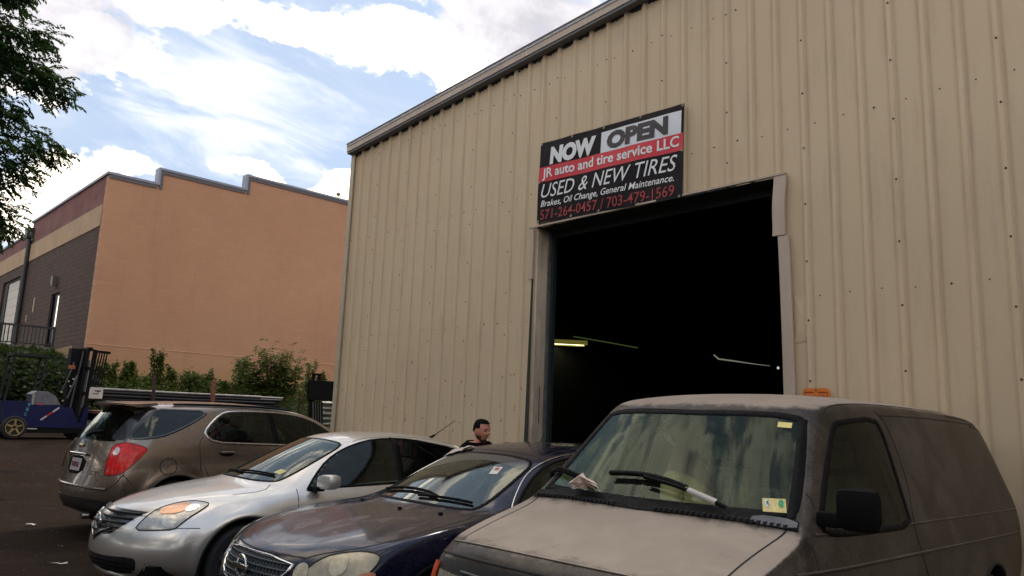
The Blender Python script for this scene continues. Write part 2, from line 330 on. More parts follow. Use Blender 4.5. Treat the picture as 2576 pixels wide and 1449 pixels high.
FEAT = {
 'altima': {
  'headlight': ((-0.936,0.33,-0.125), [(0.449,0.199,0.602),(0.467,0.247,0.676),(0.506,0.31,0.749),(0.56,0.372,0.796),(0.656,0.462,0.839),(0.763,0.551,0.862),(0.844,0.609,0.859),(0.904,0.647,0.845),(0.863,0.592,0.792),(0.798,0.511,0.722),(0.759,0.455,0.662),(0.735,0.421,0.627),(0.583,0.302,0.61)]),
  'turn_lens': ((-0.936,0.331,-0.119), [(0.561,0.344,0.737),(0.565,0.371,0.787),(0.661,0.462,0.831),(0.756,0.539,0.846),(0.76,0.524,0.809),(0.738,0.492,0.775),(0.696,0.45,0.751),(0.63,0.397,0.74)]),
  'projector': ((-0.936,0.325,-0.133), [(0.598,0.367,0.727),(0.639,0.403,0.738),(0.699,0.443,0.731),(0.731,0.449,0.692),(0.734,0.431,0.652),(0.711,0.407,0.635),(0.662,0.373,0.638),(0.618,0.358,0.675)]),
  'high_beam': ((-0.93,0.347,-0.118), [(0.739,0.506,0.804),(0.77,0.543,0.835),(0.816,0.578,0.837),(0.837,0.585,0.819),(0.818,0.557,0.789),(0.773,0.515,0.769),(0.738,0.492,0.775)]),
  'grille': ((-0.957,0.261,-0.131), [(-0.263,0.131,0.757),(0.657,0.135,0.773),(0.286,0.098,0.589),(0.053,0.092,0.559),(-0.178,0.08,0.498),(-0.378,0.078,0.491),(-0.503,0.099,0.593),(-0.437,0.116,0.679)]),
  'grille_v': ((-0.957,0.256,-0.137), [(-0.452,0.093,0.566),(-0.34,0.086,0.528),(-0.234,0.084,0.522),(-0.063,0.092,0.559),(0.22,0.098,0.589)]),
  'bar1': ((-0.955,0.272,-0.12), [(-0.27,0.125,0.724),(0.147,0.125,0.725),(0.595,0.128,0.739)]),
  'bar2': ((-0.955,0.269,-0.124), [(-0.324,0.118,0.689),(0.101,0.118,0.688),(0.532,0.121,0.705)]),
  'bar3': ((-0.955,0.266,-0.128), [(-0.371,0.11,0.648),(0.058,0.11,0.649),(0.467,0.114,0.671)]),
  'bar4': ((-0.955,0.264,-0.132), [(-0.392,0.101,0.606),(0.014,0.102,0.61),(0.401,0.107,0.637)]),
  'emblem': ((-0.958,0.259,-0.125), [(-0.006,0.064,0.67)]),
  'intake': ((-0.947,0.272,-0.173), [(-0.558,0.098,0.327),(-0.225,0.099,0.337),(0.291,0.103,0.383),(0.955,0.111,0.461),(1.032,0.111,0.456),(1.005,0.104,0.392),(0.89,0.1,0.345),(0.538,0.094,0.287),(0.053,0.089,0.237),(-0.379,0.088,0.231),(-0.523,0.092,0.273)]),
  'lip': ((-0.946,0.271,-0.179), [(-0.611,0.096,0.26),(-0.611,0.092,0.221),(-0.327,0.091,0.207),(0.131,0.093,0.231),(0.607,0.098,0.281),(0.886,0.103,0.328),(1.018,0.108,0.377),(1.044,0.114,0.441)]),
  'corner': ((-0.948,0.288,-0.133), [(0.348,0.22,0.712),(0.477,0.265,0.718),(0.372,0.195,0.612),(0.267,0.146,0.571)]),
  'seam_hood': ((-0.942,0.312,-0.119), [(1.399,-0.101,0.85),(1.474,-0.036,0.85),(1.004,0.231,0.85),(0.672,0.522,0.85)]),
  'seam_hood2': ((-0.906,0.411,-0.097), [(0.695,0.911,0.888),(0.64,1.226,0.904),(0.494,1.354,0.948)]),
  'seam_bumper': ((-0.929,0.343,-0.141), [(0.808,0.406,0.648),(0.887,0.584,0.647)]),
  'seam_bumper2': ((-0.947,0.295,-0.126), [(0.349,0.22,0.71),(0.49,0.268,0.716)]),
  'side_window': ((-0.841,0.538,-0.052), [(0.72,1.573,0.924),(0.72,1.694,1.045),(0.72,1.848,1.171),(0.72,2.062,1.285),(0.72,2.307,1.363),(0.72,2.587,1.393),(0.72,2.884,1.385),(0.72,3.199,1.333),(0.72,3.419,1.28)]),
  'belt': ((-0.863,0.497,-0.092), [(0.82,1.521,0.932),(0.82,1.731,0.944),(0.82,2.405,0.952)]),
  'roof_seam': ((-0.883,0.46,-0.09), [(0.62,1.525,0.994),(0.62,1.708,0.934),(0.62,1.62,0.915)]),
  'roof_line': ((-0.846,0.532,-0.048), [(0.6,1.626,0.956),(0.6,1.787,1.092),(0.6,1.946,1.21),(0.6,2.166,1.325),(0.6,2.38,1.397),(0.6,2.724,1.431),(0.6,3.072,1.414),(0.6,3.489,1.328)]),
  'seam_door': ((-0.883,0.458,-0.107), [(0.87,1.49,0.939),(0.87,1.475,0.88),(0.87,1.463,0.818),(0.87,1.455,0.764)]),
  'sticker': ((-0.893,0.444,-0.08), [(0.448,1.525,1.038),(0.519,1.541,1.046),(0.618,1.479,1.015),(0.496,1.46,1.005)]),
  'arch': ((-0.914,0.377,-0.15), [(0.89,0.536,0.274),(0.89,0.563,0.407),(0.89,0.626,0.543),(0.89,0.727,0.653),(0.89,0.838,0.706),(0.89,0.946,0.715),(0.89,1.099,0.693)]),
 },
 'dark': {
  'headlight': ((-0.83,0.526,-0.186), [(0.474,0.188,0.627),(0.48,0.217,0.679),(0.526,0.271,0.737),(0.599,0.334,0.779),(0.726,0.418,0.806),(0.816,0.471,0.81),(0.871,0.494,0.794),(0.875,0.481,0.762),(0.855,0.443,0.708),(0.814,0.396,0.662),(0.73,0.323,0.611),(0.554,0.215,0.592)]),
  'grille': ((-0.88,0.437,-0.189), [(-0.401,0.128,0.71),(0.448,0.13,0.729),(0.425,0.118,0.649),(0.292,0.106,0.568),(0.023,0.096,0.503),(-0.332,0.097,0.505),(-0.434,0.105,0.563)]),
  'hood_seam': ((-0.807,0.57,-0.156), [(0.884,-0.086,0.817),(0.877,0.063,0.819),(0.803,0.259,0.833),(0.811,0.45,0.832),(0.709,0.778,0.852),(0.614,1.107,0.871),(0.532,1.428,0.888),(0.453,1.554,0.903)]),
  'hood_lead': ((-0.88,0.444,-0.166), [(-0.392,0.149,0.736),(-0.138,0.149,0.736),(0.152,0.149,0.738),(0.439,0.149,0.739)]),
  'roof_seam': ((-0.733,0.679,-0.043), [(-0.57,2.182,1.366),(-0.308,2.197,1.373),(0.051,2.184,1.367),(0.349,2.169,1.359),(0.602,2.163,1.356)]),
  'shade': ((-0.734,0.676,-0.059), [(-0.175,1.855,1.176),(-0.139,2.007,1.253),(0.056,2.094,1.297),(0.235,2.105,1.302),(0.408,2.079,1.29),(0.558,2.122,1.311)]),
  'sticker': ((-0.726,0.683,-0.078), [(0.325,1.991,1.196),(0.41,1.97,1.185),(0.426,1.883,1.141),(0.347,1.906,1.153)]),
  'wiper': ((-0.795,0.597,-0.11), [(-0.463,1.446,0.953),(-0.158,1.487,0.973),(0.24,1.426,0.943)]),
  'nozzle': ((-0.801,0.587,-0.12), [(-0.622,1.2,0.93),(0.015,1.231,0.93),(0.7,1.241,0.93)]),
  'crease': ((-0.854,0.504,-0.133), [(0.193,0.266,0.88),(-0.017,0.484,0.88),(-0.202,0.738,0.88),(-0.329,1.084,0.88)]),
  'side_trim': ((-0.688,0.723,-0.062), [(0.7,1.805,1.092),(0.7,1.965,1.218),(0.7,2.081,1.31),(0.7,2.239,1.368),(0.7,2.404,1.392)]),
  'windshield': ((-0.765,0.64,-0.077), [(-0.667,1.429,0.962),(-0.7,1.775,1.137),(-0.639,2.097,1.3),(-0.6,2.225,1.364),(0.02,2.213,1.358),(0.552,2.12,1.311),(0.623,1.796,1.147),(0.667,1.411,0.953),(0.057,1.389,0.942)]),
 },
 'van': {
  'windshield': ((-0.507,0.861,-0.044), [(-0.691,1.509,1.759),(0.021,1.516,1.766),(0.527,1.491,1.741),(0.666,1.477,1.727),(0.726,1.293,1.543),(0.775,1.071,1.321),(0.789,0.993,1.243),(0.592,0.986,1.236),(0.23,0.997,1.247),(-0.286,0.997,1.247),(-0.839,0.98,1.23),(-0.793,1.257,1.507)]),
  'windshield_edge': ((-0.505,0.862,-0.048), [(-0.736,1.516,1.766),(0.014,1.528,1.778),(0.519,1.509,1.759),(0.7,1.489,1.739),(0.758,1.295,1.545),(0.809,1.075,1.325),(0.848,0.936,1.186),(0.618,0.933,1.183),(0.263,0.944,1.194),(-0.25,0.951,1.201),(-0.845,0.958,1.208),(-0.827,1.266,1.516)]),
  'cowl': ((-0.531,0.841,-0.103), [(-0.901,0.997,1.219),(-0.297,1.012,1.224),(0.235,0.989,1.216),(0.698,0.984,1.215),(0.83,0.987,1.216),(0.865,0.906,1.189),(0.705,0.904,1.188),(0.273,0.928,1.196),(-0.245,0.945,1.202),(-0.895,0.933,1.198)]),
  'wiper1': ((-0.645,0.761,-0.071), [(-0.874,1.087,1.337),(-0.75,1.075,1.325),(-0.605,1.04,1.29),(-0.46,1.012,1.262)]),
  'arm1': ((-0.629,0.774,-0.079), [(-0.759,1.069,1.339),(-0.555,1.025,1.295),(-0.413,0.984,1.254),(-0.302,0.945,1.215)]),
  'wiper2': ((-0.558,0.826,-0.079), [(-0.305,1.054,1.304),(-0.114,1.061,1.311),(0.06,1.049,1.299),(0.232,1.017,1.267)]),
  'arm2': ((-0.525,0.846,-0.091), [(-0.049,1.028,1.298),(0.127,1.007,1.277),(0.257,0.985,1.255),(0.503,0.929,1.199)]),
  'arm2_white': ((-0.503,0.859,-0.099), [(0.262,0.983,1.253),(0.443,0.944,1.214)]),
  'paper': ((-0.624,0.776,-0.088), [(-0.521,0.928,1.228),(-0.503,0.956,1.256),(-0.468,0.963,1.263),(-0.455,0.991,1.291),(-0.406,0.96,1.26),(-0.325,0.938,1.238),(-0.281,0.918,1.218),(-0.334,0.928,1.228),(-0.404,0.943,1.243),(-0.4,0.918,1.218),(-0.448,0.926,1.226),(-0.483,0.919,1.219)]),
  'inspection': ((-0.435,0.896,-0.091), [(0.612,1.05,1.3),(0.732,1.057,1.307),(0.764,0.997,1.247),(0.644,0.992,1.242)]),
  'insp_green': ((-0.428,0.899,-0.089), [(0.699,1.049,1.299),(0.725,1.05,1.3),(0.741,1.014,1.264),(0.713,1.019,1.269)]),
  'insp_white': ((-0.443,0.892,-0.09), [(0.624,1.046,1.296),(0.655,1.043,1.293),(0.668,1.012,1.262),(0.649,1.012,1.262)]),
  'insp_bird': ((-0.442,0.893,-0.09), [(0.648,1.044,1.294),(0.646,1.034,1.284),(0.64,1.032,1.282),(0.651,1.024,1.274),(0.666,1.017,1.267),(0.658,1.027,1.277)]),
  'yellow_tag': ((-0.411,0.911,0.012), [(0.576,1.472,1.722),(0.659,1.468,1.718),(0.665,1.439,1.689),(0.584,1.443,1.693)]),
  'door_glass': ((-0.349,0.936,-0.049), [(0.86,1.323,1.699),(0.86,1.423,1.716),(0.86,1.936,1.748),(0.86,2.049,1.673),(0.86,2.186,1.48),(0.86,2.345,1.241),(0.86,2.427,1.122),(0.86,1.855,1.133),(0.86,1.393,1.147),(0.86,1.156,1.172),(0.86,1.205,1.397),(0.86,1.259,1.547)]),
  'door_glass_edge': ((-0.349,0.936,-0.045), [(0.86,1.297,1.709),(0.86,1.388,1.733),(0.86,1.716,1.751),(0.86,1.952,1.755),(0.86,2.115,1.658),(0.86,2.256,1.479),(0.86,2.407,1.246),(0.86,2.471,1.112),(0.86,1.855,1.128),(0.86,1.392,1.142),(0.86,1.123,1.168),(0.86,1.153,1.318),(0.86,1.225,1.548)]),
  'drip': ((-0.315,0.949,0.025), [(0.76,1.425,1.738),(0.76,1.445,1.761),(0.76,1.501,1.783),(0.76,1.683,1.804),(0.76,2.147,1.821),(0.76,2.99,1.822),(0.76,3.967,1.813),(0.76,4.684,1.797),(0.76,4.959,1.733)]),
  'seam_door': ((-0.31,0.95,-0.045), [(0.88,1.828,1.8),(0.88,1.915,1.778),(0.88,2.01,1.737),(0.88,2.145,1.627),(0.88,2.29,1.472),(0.88,2.392,1.322),(0.88,2.451,1.123),(0.88,2.523,1.011),(0.88,2.674,0.799)]),
  'panel_line': ((-0.248,0.969,-0.002), [(0.8,2.107,1.756),(0.8,2.851,1.767),(0.8,3.801,1.754),(0.8,4.782,1.733),(0.8,5.36,1.485),(0.8,5.739,1.169)]),
  'belt': ((-0.29,0.952,-0.096), [(0.945,1.18,1.17),(0.945,1.618,1.156),(0.945,2.158,1.142),(0.945,3.113,1.118),(0.945,4.989,1.085)]),
  'line2': ((-0.298,0.946,-0.131), [(0.965,0.791,1.016),(0.965,1.182,1.01),(0.965,2.189,0.977),(0.965,3.323,0.944),(0.965,4.835,0.911)]),
  'seam_hood': ((-0.463,0.876,-0.139), [(0.667,1.012,1.173),(0.671,0.781,1.115),(0.683,0.501,1.045)]),
  'seam_fender': ((-0.398,0.914,-0.083), [(0.893,0.925,1.36),(0.903,0.946,1.337),(0.91,0.959,1.309),(0.914,0.968,1.282)]),
  'seam_doorfront': ((-0.399,0.91,-0.116), [(0.912,0.811,1.202),(0.922,0.858,1.197),(0.931,0.907,1.195),(0.939,0.944,1.192)]),
  'mirror': ((-0.356,0.93,-0.088), [(0.952,1.071,1.364),(0.967,1.075,1.373),(1.077,1.108,1.374),(1.105,1.117,1.357),(1.124,1.122,1.327),(1.136,1.126,1.278),(1.129,1.124,1.227),(1.066,1.105,1.208),(0.985,1.081,1.2),(0.954,1.071,1.229),(0.953,1.071,1.312)]),
  'crease': ((-0.702,0.693,-0.161), [(-0.678,0.108,1.014),(-0.526,0.108,1.013),(-0.308,0.105,1.008),(-0.155,0.102,1.003),(-0.012,0.1,1)]),
  'crease2': ((-0.603,0.777,-0.182), [(0.265,0.102,1.003),(0.399,0.102,1.003)]),
  'hood_edge': ((-0.707,0.685,-0.176), [(-0.717,0.102,0.952),(-0.628,0.102,0.95),(-0.459,0.101,0.945),(-0.299,0.1,0.938),(-0.148,0.098,0.931),(-0.052,0.097,0.926)]),
  'grille_top': ((-0.705,0.685,-0.183), [(-0.696,0.085,0.951),(-0.038,0.083,0.926),(-0.033,0.078,0.884),(-0.7,0.081,0.914)]),
  'marker': ((-0.746,0.641,-0.182), [(-0.755,0.12,0.915),(-0.728,0.12,0.914),(-0.74,0.12,0.809),(-0.803,0.12,0.799),(-0.784,0.12,0.861)]),
  'headlight': ((-0.732,0.656,-0.186), [(-0.617,0.05,0.911),(-0.485,0.05,0.914),(-0.481,0.05,0.859),(-0.616,0.05,0.836)]),
 },
 'equinox': {
  'taillight': ((-0.923,0.381,-0.062), [(0.786,0.283,1.171),(0.842,0.359,1.173),(0.903,0.436,1.153),(0.951,0.496,1.128),(0.97,0.516,1.098),(0.951,0.482,1.047),(0.92,0.428,0.969),(0.888,0.373,0.899),(0.854,0.319,0.837),(0.829,0.28,0.805),(0.776,0.206,0.788),(0.727,0.14,0.788),(0.723,0.145,0.846),(0.716,0.153,0.952),(0.721,0.172,1.028),(0.723,0.188,1.105),(0.745,0.226,1.152)]),
  'backup_lens': ((-0.926,0.374,-0.055), [(0.77,0.221,1.111),(0.786,0.243,1.122),(0.802,0.261,1.101),(0.805,0.258,1.063),(0.794,0.237,1.024),(0.775,0.212,1.02),(0.758,0.193,1.046)]),
  'fuel_door': ((-0.903,0.424,-0.071), [(0.92,0.81,0.987),(0.92,0.864,0.978),(0.92,0.909,0.942),(0.92,0.93,0.89),(0.92,0.922,0.834),(0.92,0.885,0.796),(0.92,0.829,0.784),(0.92,0.771,0.799),(0.92,0.726,0.839),(0.92,0.707,0.894),(0.92,0.717,0.945),(0.92,0.758,0.98)]),
  'quarter_glass': ((-0.909,0.417,-0.023), [(0.75,0.338,1.224),(0.75,0.479,1.402),(0.75,0.641,1.596),(0.75,0.95,1.593),(0.75,1.388,1.588),(0.75,1.168,1.436),(0.75,0.942,1.317),(0.75,0.758,1.249),(0.75,0.537,1.22)]),
  'hatch_side': ((-0.921,0.388,-0.023), [(0.706,0.584,1.604),(0.755,0.724,1.595),(0.74,0.651,1.551),(0.724,0.492,1.383),(0.715,0.353,1.217),(0.693,0.276,1.198),(0.656,0.175,1.213),(0.661,0.317,1.405),(0.674,0.425,1.509)]),
  'quarter_light': ((-0.904,0.427,-0.02), [(0.75,0.713,1.305),(0.75,0.794,1.428),(0.75,0.897,1.54),(0.75,1.095,1.54),(0.75,1.13,1.502),(0.75,0.97,1.412),(0.75,0.825,1.325)]),
  'side_window': ((-0.857,0.516,-0.015), [(0.78,1.318,1.279),(0.78,1.368,1.343),(0.78,1.56,1.525),(0.78,1.685,1.572),(0.78,1.996,1.594),(0.78,2.469,1.597),(0.78,2.876,1.55),(0.78,3.254,1.46),(0.78,3.398,1.384)]),
  'side_belt': ((-0.874,0.484,-0.042), [(0.86,1.276,1.282),(0.86,1.398,1.168),(0.86,1.774,1.153),(0.86,2.228,1.137)]),
  'door_seam': ((-0.889,0.455,-0.053), [(0.89,1.249,1.265),(0.89,1.206,1.193),(0.89,1.23,1.021),(0.89,1.269,0.813)]),
  'seam_d': ((-0.916,0.401,-0.019), [(0.78,0.779,1.686),(0.78,0.688,1.566),(0.78,0.505,1.386),(0.78,0.296,1.181)]),
  'seam_roof': ((-0.891,0.453,-0.013), [(0.65,1.563,1.638),(0.65,1.433,1.557),(0.65,0.99,1.314)]),
  'bumper_seam': ((-0.919,0.385,-0.086), [(0.862,0.296,0.807),(0.877,0.342,0.754),(0.899,0.407,0.678)]),
  'bumper_seam2': ((-0.925,0.369,-0.092), [(0.902,0.282,0.792),(0.868,0.238,0.719),(0.83,0.187,0.65),(0.785,0.127,0.623),(0.719,0.038,0.635)]),
  'handle': ((-0.876,0.48,-0.054), [(0.92,1.432,1.05),(0.92,1.534,1.075),(0.92,1.597,1.082),(0.92,1.71,1.028)]),
  'corner_body': ((-0.926,0.367,-0.088), [(0.762,0.123,0.786),(0.814,0.191,0.788),(0.877,0.276,0.805),(0.851,0.242,0.74),(0.813,0.191,0.671),(0.769,0.132,0.632),(0.705,0.046,0.641),(0.733,0.085,0.713)]),
 },
}
# ------------------------------------------------------------------ car builder
# local frame of a car: x = lateral, y = along the car (0 at the end that faces the yard), z up
USH = [0, .3, .6, .85, 1.0]
def interp(tab, y):
    if y <= tab[0][0]: return tab[0][1:]
    for a, b in zip(tab, tab[1:]):
        if y <= b[0]:
            t = (y-a[0])/(b[0]-a[0]); t = t*t*(3-2*t)*.5 + t*.5
            return tuple(p+(q-p)*t for p, q in zip(a[1:], b[1:]))
    return tab[-1][1:]
class CarBody:
    def __init__(s, shell, rows, nf, wheels, R, levels=3, powr=2.3, hood_rib=None, t1=.25):
        K = nf
        verts = []; faces = []
        N = len(shell); G = {}
        def add(p): verts.append(Vector(p)); return len(verts)-1
        for sg in (1, -1):
            for i, (yc, zc, ye, ze, w) in enumerate(shell):
                for j, u in enumerate(USH):
                    f = u**powr
                    z = zc+(ze-zc)*f
                    if hood_rib and hood_rib[0] < yc < hood_rib[1] and j in (2,): z += hood_rib[2]
                    G[sg, i, j] = add((sg*w*u, yc+(ye-yc)*f, z))
            for i in range(N-1):
                for j in range(4):
                    q = (G[sg, i, j], G[sg, i, j+1], G[sg, i+1, j+1], G[sg, i+1, j])
                    faces.append(q if sg > 0 else q[::-1])
            cols = range(K, N-K); H = {}
            for c in cols:
                H[c, 0] = G[sg, c, 4]
                for k in range(1, K+1):
                    if c == K: H[c, k] = G[sg, K-k, 4]
                    elif c == N-K-1: H[c, k] = G[sg, N-K-1+k, 4]
                    else:
                        y = shell[c][2]
                        if k == 1:
                            P0 = Vector((shell[c][4], y, shell[c][3])); x2, z2 = interp(rows[2], y)
                            v = P0.lerp(Vector((x2, y, z2)), t1)+Vector((.018, 0, 0.006)); H[c, k] = add((sg*v.x, v.y, v.z))
                        else:
                            x, z = interp(rows[k], y); H[c, k] = add((sg*x, y, z))
            for c in list(cols)[:-1]:
                for k in range(K):
                    q = (H[c, k], H[c, k+1], H[c+1, k+1], H[c+1, k])
                    faces.append(q if sg > 0 else q[::-1])
        me = bpy.data.meshes.new('tmp'); me.from_pydata([tuple(v) for v in verts], [], faces)
        b = bmesh.new(); b.from_mesh(me); bmesh.ops.remove_doubles(b, verts=b.verts, dist=.0005)
        bmesh.ops.recalc_face_normals(b, faces=b.faces)
        b.to_mesh(me); b.free()
        o = bpy.data.objects.new('tmp', me); COL.objects.link(o)
        md = o.modifiers.new('s', 'SUBSURF'); md.levels = levels; md.render_levels = levels; md.boundary_smooth = 'PRESERVE_CORNERS'
        bpy.context.view_layer.update()
        dg = bpy.context.evaluated_depsgraph_get()
        me2 = bpy.data.meshes.new_from_object(o.evaluated_get(dg))
        bpy.data.objects.remove(o)
        s.bm = bmesh.new(); s.bm.from_mesh(me2)
        # flare above the wheels
        for wy, wz, fl in wheels:
            for v in s.bm.verts:
                if abs(v.co.x) > .6:
                    r = sqrt((v.co.y-wy)**2+(v.co.z-wz)**2)
                    if v.co.z > .2: v.co.x += (1 if v.co.x > 0 else -1)*fl*math.exp(-((r-R-.02)/.07)**2)
        s.bm.normal_update()
        f = s.bm.faces[:]
        tot = sum((q.normal.dot(q.calc_center_median()-Vector((0, 2.4, .6)))) for q in f)
        if tot < 0: bmesh.ops.reverse_faces(s.bm, faces=s.bm.faces)
        s.bm.normal_update()
        s.bvh = BVHTree.FromBMesh(s.bm)
        s.wheels = wheels; s.R = R
    def hit(s, p, d, back=3.0):
        d = Vector(d).normalized()
        r = s.bvh.ray_cast(Vector(p)-d*back, d)
        if r[0] is not None and abs(d.x) > .95 and (r[0]-Vector(p)).length > .28: return (None, None, None, None)   # a grazing ray that slipped past the flank
        return r
    def proj(s, p, d, off=0.):
        h = s.hit(p, d)
        if h[0] is None:
            nr = s.bvh.find_nearest(Vector(p)); 
            return nr[0]+nr[1]*off, nr[1]
        return h[0]+h[1]*off, h[1]
    def cut(s, outline, d, shrink=.015):
        """remove the body faces that lie behind an opening"""
        a, b, d = basis(d); P = [(Vector(p).dot(a), Vector(p).dot(b)) for p in outline]
        cx = sum(p[0] for p in P)/len(P); cy = sum(p[1] for p in P)/len(P)
        def inside(x, y):
            c = False; n = len(P); j = n-1
            for i in range(n):
                if (P[i][1] > y) != (P[j][1] > y) and x < (P[j][0]-P[i][0])*(y-P[i][1])/(P[j][1]-P[i][1])+P[i][0]: c = not c
                j = i
            return c
        def dist(x, y):
            best = 9
            for i in range(len(P)):
                ax, ay = P[i]; bx, by = P[(i+1) % len(P)]; L = (bx-ax)**2+(by-ay)**2
                t = max(0, min(1, ((x-ax)*(bx-ax)+(y-ay)*(by-ay))/L)) if L else 0
                best = min(best, sqrt((x-ax-t*(bx-ax))**2+(y-ay-t*(by-ay))**2))
            return best
        rm = []
        for f in s.bm.faces:
            if f.normal.dot(d) > -.05: continue
            c = f.calc_center_median()
            if all(inside(v.co.dot(a), v.co.dot(b)) for v in f.verts) and dist(c.dot(a), c.dot(b)) > shrink: rm.append(f)
        s.kill = getattr(s, 'kill', set()); s.kill |= set(f.index for f in rm)
    def finish(s, name, material, parent):
        s.bm.faces.ensure_lookup_table(); s.bm.faces.index_update()
        rm = [s.bm.faces[i] for i in getattr(s, 'kill', set())]
        for wy, wz, fl in s.wheels:
            for f in s.bm.faces:
                c = f.calc_center_median()
                if abs(c.x) > .55 and sqrt((c.y-wy)**2+(c.z-wz)**2) < s.R: rm.append(f)
        bmesh.ops.delete(s.bm, geom=list(set(rm)), context='FACES')
        for wy, wz, fl in s.wheels:
            for v in s.bm.verts:
                if v.is_boundary and abs(v.co.x) > .55:
                    r = sqrt((v.co.y-wy)**2+(v.co.z-wz)**2)
                    if r < s.R*1.16 and v.co.z > wz-s.R*.9 and r > 1e-4:
                        k = s.R/r; v.co.y = wy+(v.co.y-wy)*k; v.co.z = wz+(v.co.z-wz)*k
        me = bpy.data.meshes.new(name); s.bm.to_mesh(me); 
        return link(name, me, material, parent, True)
    def patch(s, name, pts, d, material, parent, off=.004, depth=.012, it=2, step=.05, holes=None, mirror=False, smooth=True, lift=None):
        """a panel that follows the body: outline pts seen along d"""
        a, b, d = basis(d)
        P = smooth_poly(pts, it) if it else [Vector(p) for p in pts]
        P = resample(P, step*.8, True)
        P2 = [Vector((p.dot(a), p.dot(b))) for p in P]
        x0 = min(p.x for p in P2); x1 = max(p.x for p in P2); y0 = min(p.y for p in P2); y1 = max(p.y for p in P2)
        pts2 = list(P2); n = len(P2); edges = [(i, (i+1) % n) for i in range(n)]
        def inside(x, y):
            c = False; j = n-1
            for i in range(n):
                if (P2[i].y > y) != (P2[j].y > y) and x < (P2[j].x-P2[i].x)*(y-P2[i].y)/(P2[j].y-P2[i].y)+P2[i].x: c = not c
                j = i
            return c
        y = y0+step*.5
        while y < y1:
            x = x0+step*.5
            while x < x1:
                if inside(x, y): pts2.append(Vector((x, y)))
                x += step
            y += step
        r = geometry.delaunay_2d_cdt(pts2, edges, [list(range(n))], 1, 1e-5)
        V2, E2, F2 = r[0], r[1], r[2]
        dc = sum((p.dot(d) for p in P))/n
        V = []; Nn = []; missing = []
        for i, q in enumerate(V2):
            p = a*q.x+b*q.y+d*dc
            h = s.hit(p, d)
            if h[0] is None or (h[0]-p).length > .9: V.append(None); Nn.append(None); missing.append(i)
            else:
                o_ = off + (lift(q.x, q.y) if lift else 0)
                V.append(h[0]+h[1]*o_); Nn.append(h[1])
        for i in missing:
            p = a*V2[i].x+b*V2[i].y+d*dc; nr = s.bvh.find_nearest(p); V[i] = nr[0]+nr[1]*off; Nn[i] = nr[1]
        F = [tuple(f) for f in F2]
        # orient towards the viewer side
        if F:
            f = F[0]; nrm = (V[f[1]]-V[f[0]]).cross(V[f[2]]-V[f[0]])
            if nrm.dot(d) > 0: F = [g[::-1] for g in F]
        if depth:
            cnt = {}
            for f in F:
                for i in range(len(f)):
                    e = (f[i], f[(i+1) % len(f)]); cnt[e] = 1
            bd = [e for e in cnt if (e[1], e[0]) not in cnt]
            mp = {}
            for e in bd:
                for i in e:
                    if i not in mp: mp[i] = len(V); V.append(V[i]-Nn[i]*depth); Nn.append(Nn[i])
            for e in bd: F.append((e[1], e[0], mp[e[0]], mp[e[1]]))
        if mirror: V = [Vector((-v.x, v.y, v.z)) for v in V]; F = [f[::-1] for f in F]
        o = obj(name, V, F, material, parent, smooth)
        if 'window' in name or 'windshield' in name or 'glass' in name:
            nb = [set() for _ in V]
            for f in F:
                for i in range(len(f)): nb[f[i]].add(f[i-1]); nb[f[i-1]].add(f[i])
            cn = [(Vector((-q.x, q.y, q.z)) if mirror else q.copy()) for q in Nn]
            for _ in range(14): cn = [(cn[i]+sum((cn[j] for j in nb[i]), Vector())).normalized() for i in range(len(V))]
            o.data.normals_split_custom_set_from_vertices([tuple(q) for q in cn])
        elif smooth: o.data.set_sharp_from_angle(angle=radians(35))
        return o
    def ribbon(s, name, pts, d, width, material, parent, off=.001, height=.004, it=2, step=.04, closed=False, mirror=False):
        P = smooth_poly(pts, it, closed) if it else [Vector(p) for p in pts]
        P = resample(P, step, closed); C = []; Nn = []
        for p in P:
            q, n = s.proj(p, d, 0); C.append(q); Nn.append(n)
        V = []; F = []; n = len(C)
        for i in range(n):
            t = C[(i+1) % n]-C[i-1] if closed else C[min(i+1, n-1)]-C[max(i-1, 0)]
            sd = t.cross(Nn[i]); sd = sd.normalized() if sd.length > 1e-8 else Vector((0, 0, 1))
            for u, h in ((-.5, -.004), (-.42, height), (.42, height), (.5, -.004)): V.append(C[i]+sd*width*u+Nn[i]*(off+h))
        for i in range(n if closed else n-1):
            j = (i+1) % n
            for k in range(3): F.append((i*4+k, i*4+k+1, j*4+k+1, j*4+k))
        if mirror: V = [Vector((-v.x, v.y, v.z)) for v in V]
        me = bpy.data.meshes.new(name); me.from_pydata([tuple(v) for v in V], [], F)
        b = bmesh.new(); b.from_mesh(me); bmesh.ops.recalc_face_normals(b, faces=b.faces); b.to_mesh(me); b.free()
        return link(name, me, material, parent, True)
def arch_lip(B, wy, wz, R, sg, material, parent, name='arch_lip', w=.03):
    pts = [Vector((sg*.9, wy+R*cos(a), wz+R*sin(a))) for a in [radians(-25+230*i/36) for i in range(37)]]
    C = []
    for p in pts:
        c2 = Vector((p.x, wy+(p.y-wy)*1.03, wz+(p.z-wz)*1.03)); h = B.hit(c2, (-sg, 0, 0)); x = h[0].x if h[0] is not None else sg*.88; C.append(Vector((x, p.y, p.z)))
    V = []; F = []
    for p in C:
        r = Vector((0, p.y-wy, p.z-wz)).normalized()
        for dx, dr in ((.001, .012), (.006, .002), (.004, -.010), (-.03, -.014), (-.07, -.012)): V.append(p+Vector((sg*dx, 0, 0))+r*dr)
    for i in range(len(C)-1):
        for k in range(4): F.append((i*5+k, i*5+k+1, i*5+6+k, i*5+5+k))
    return obj(name, V, F if sg > 0 else [f[::-1] for f in F], material, parent, True)
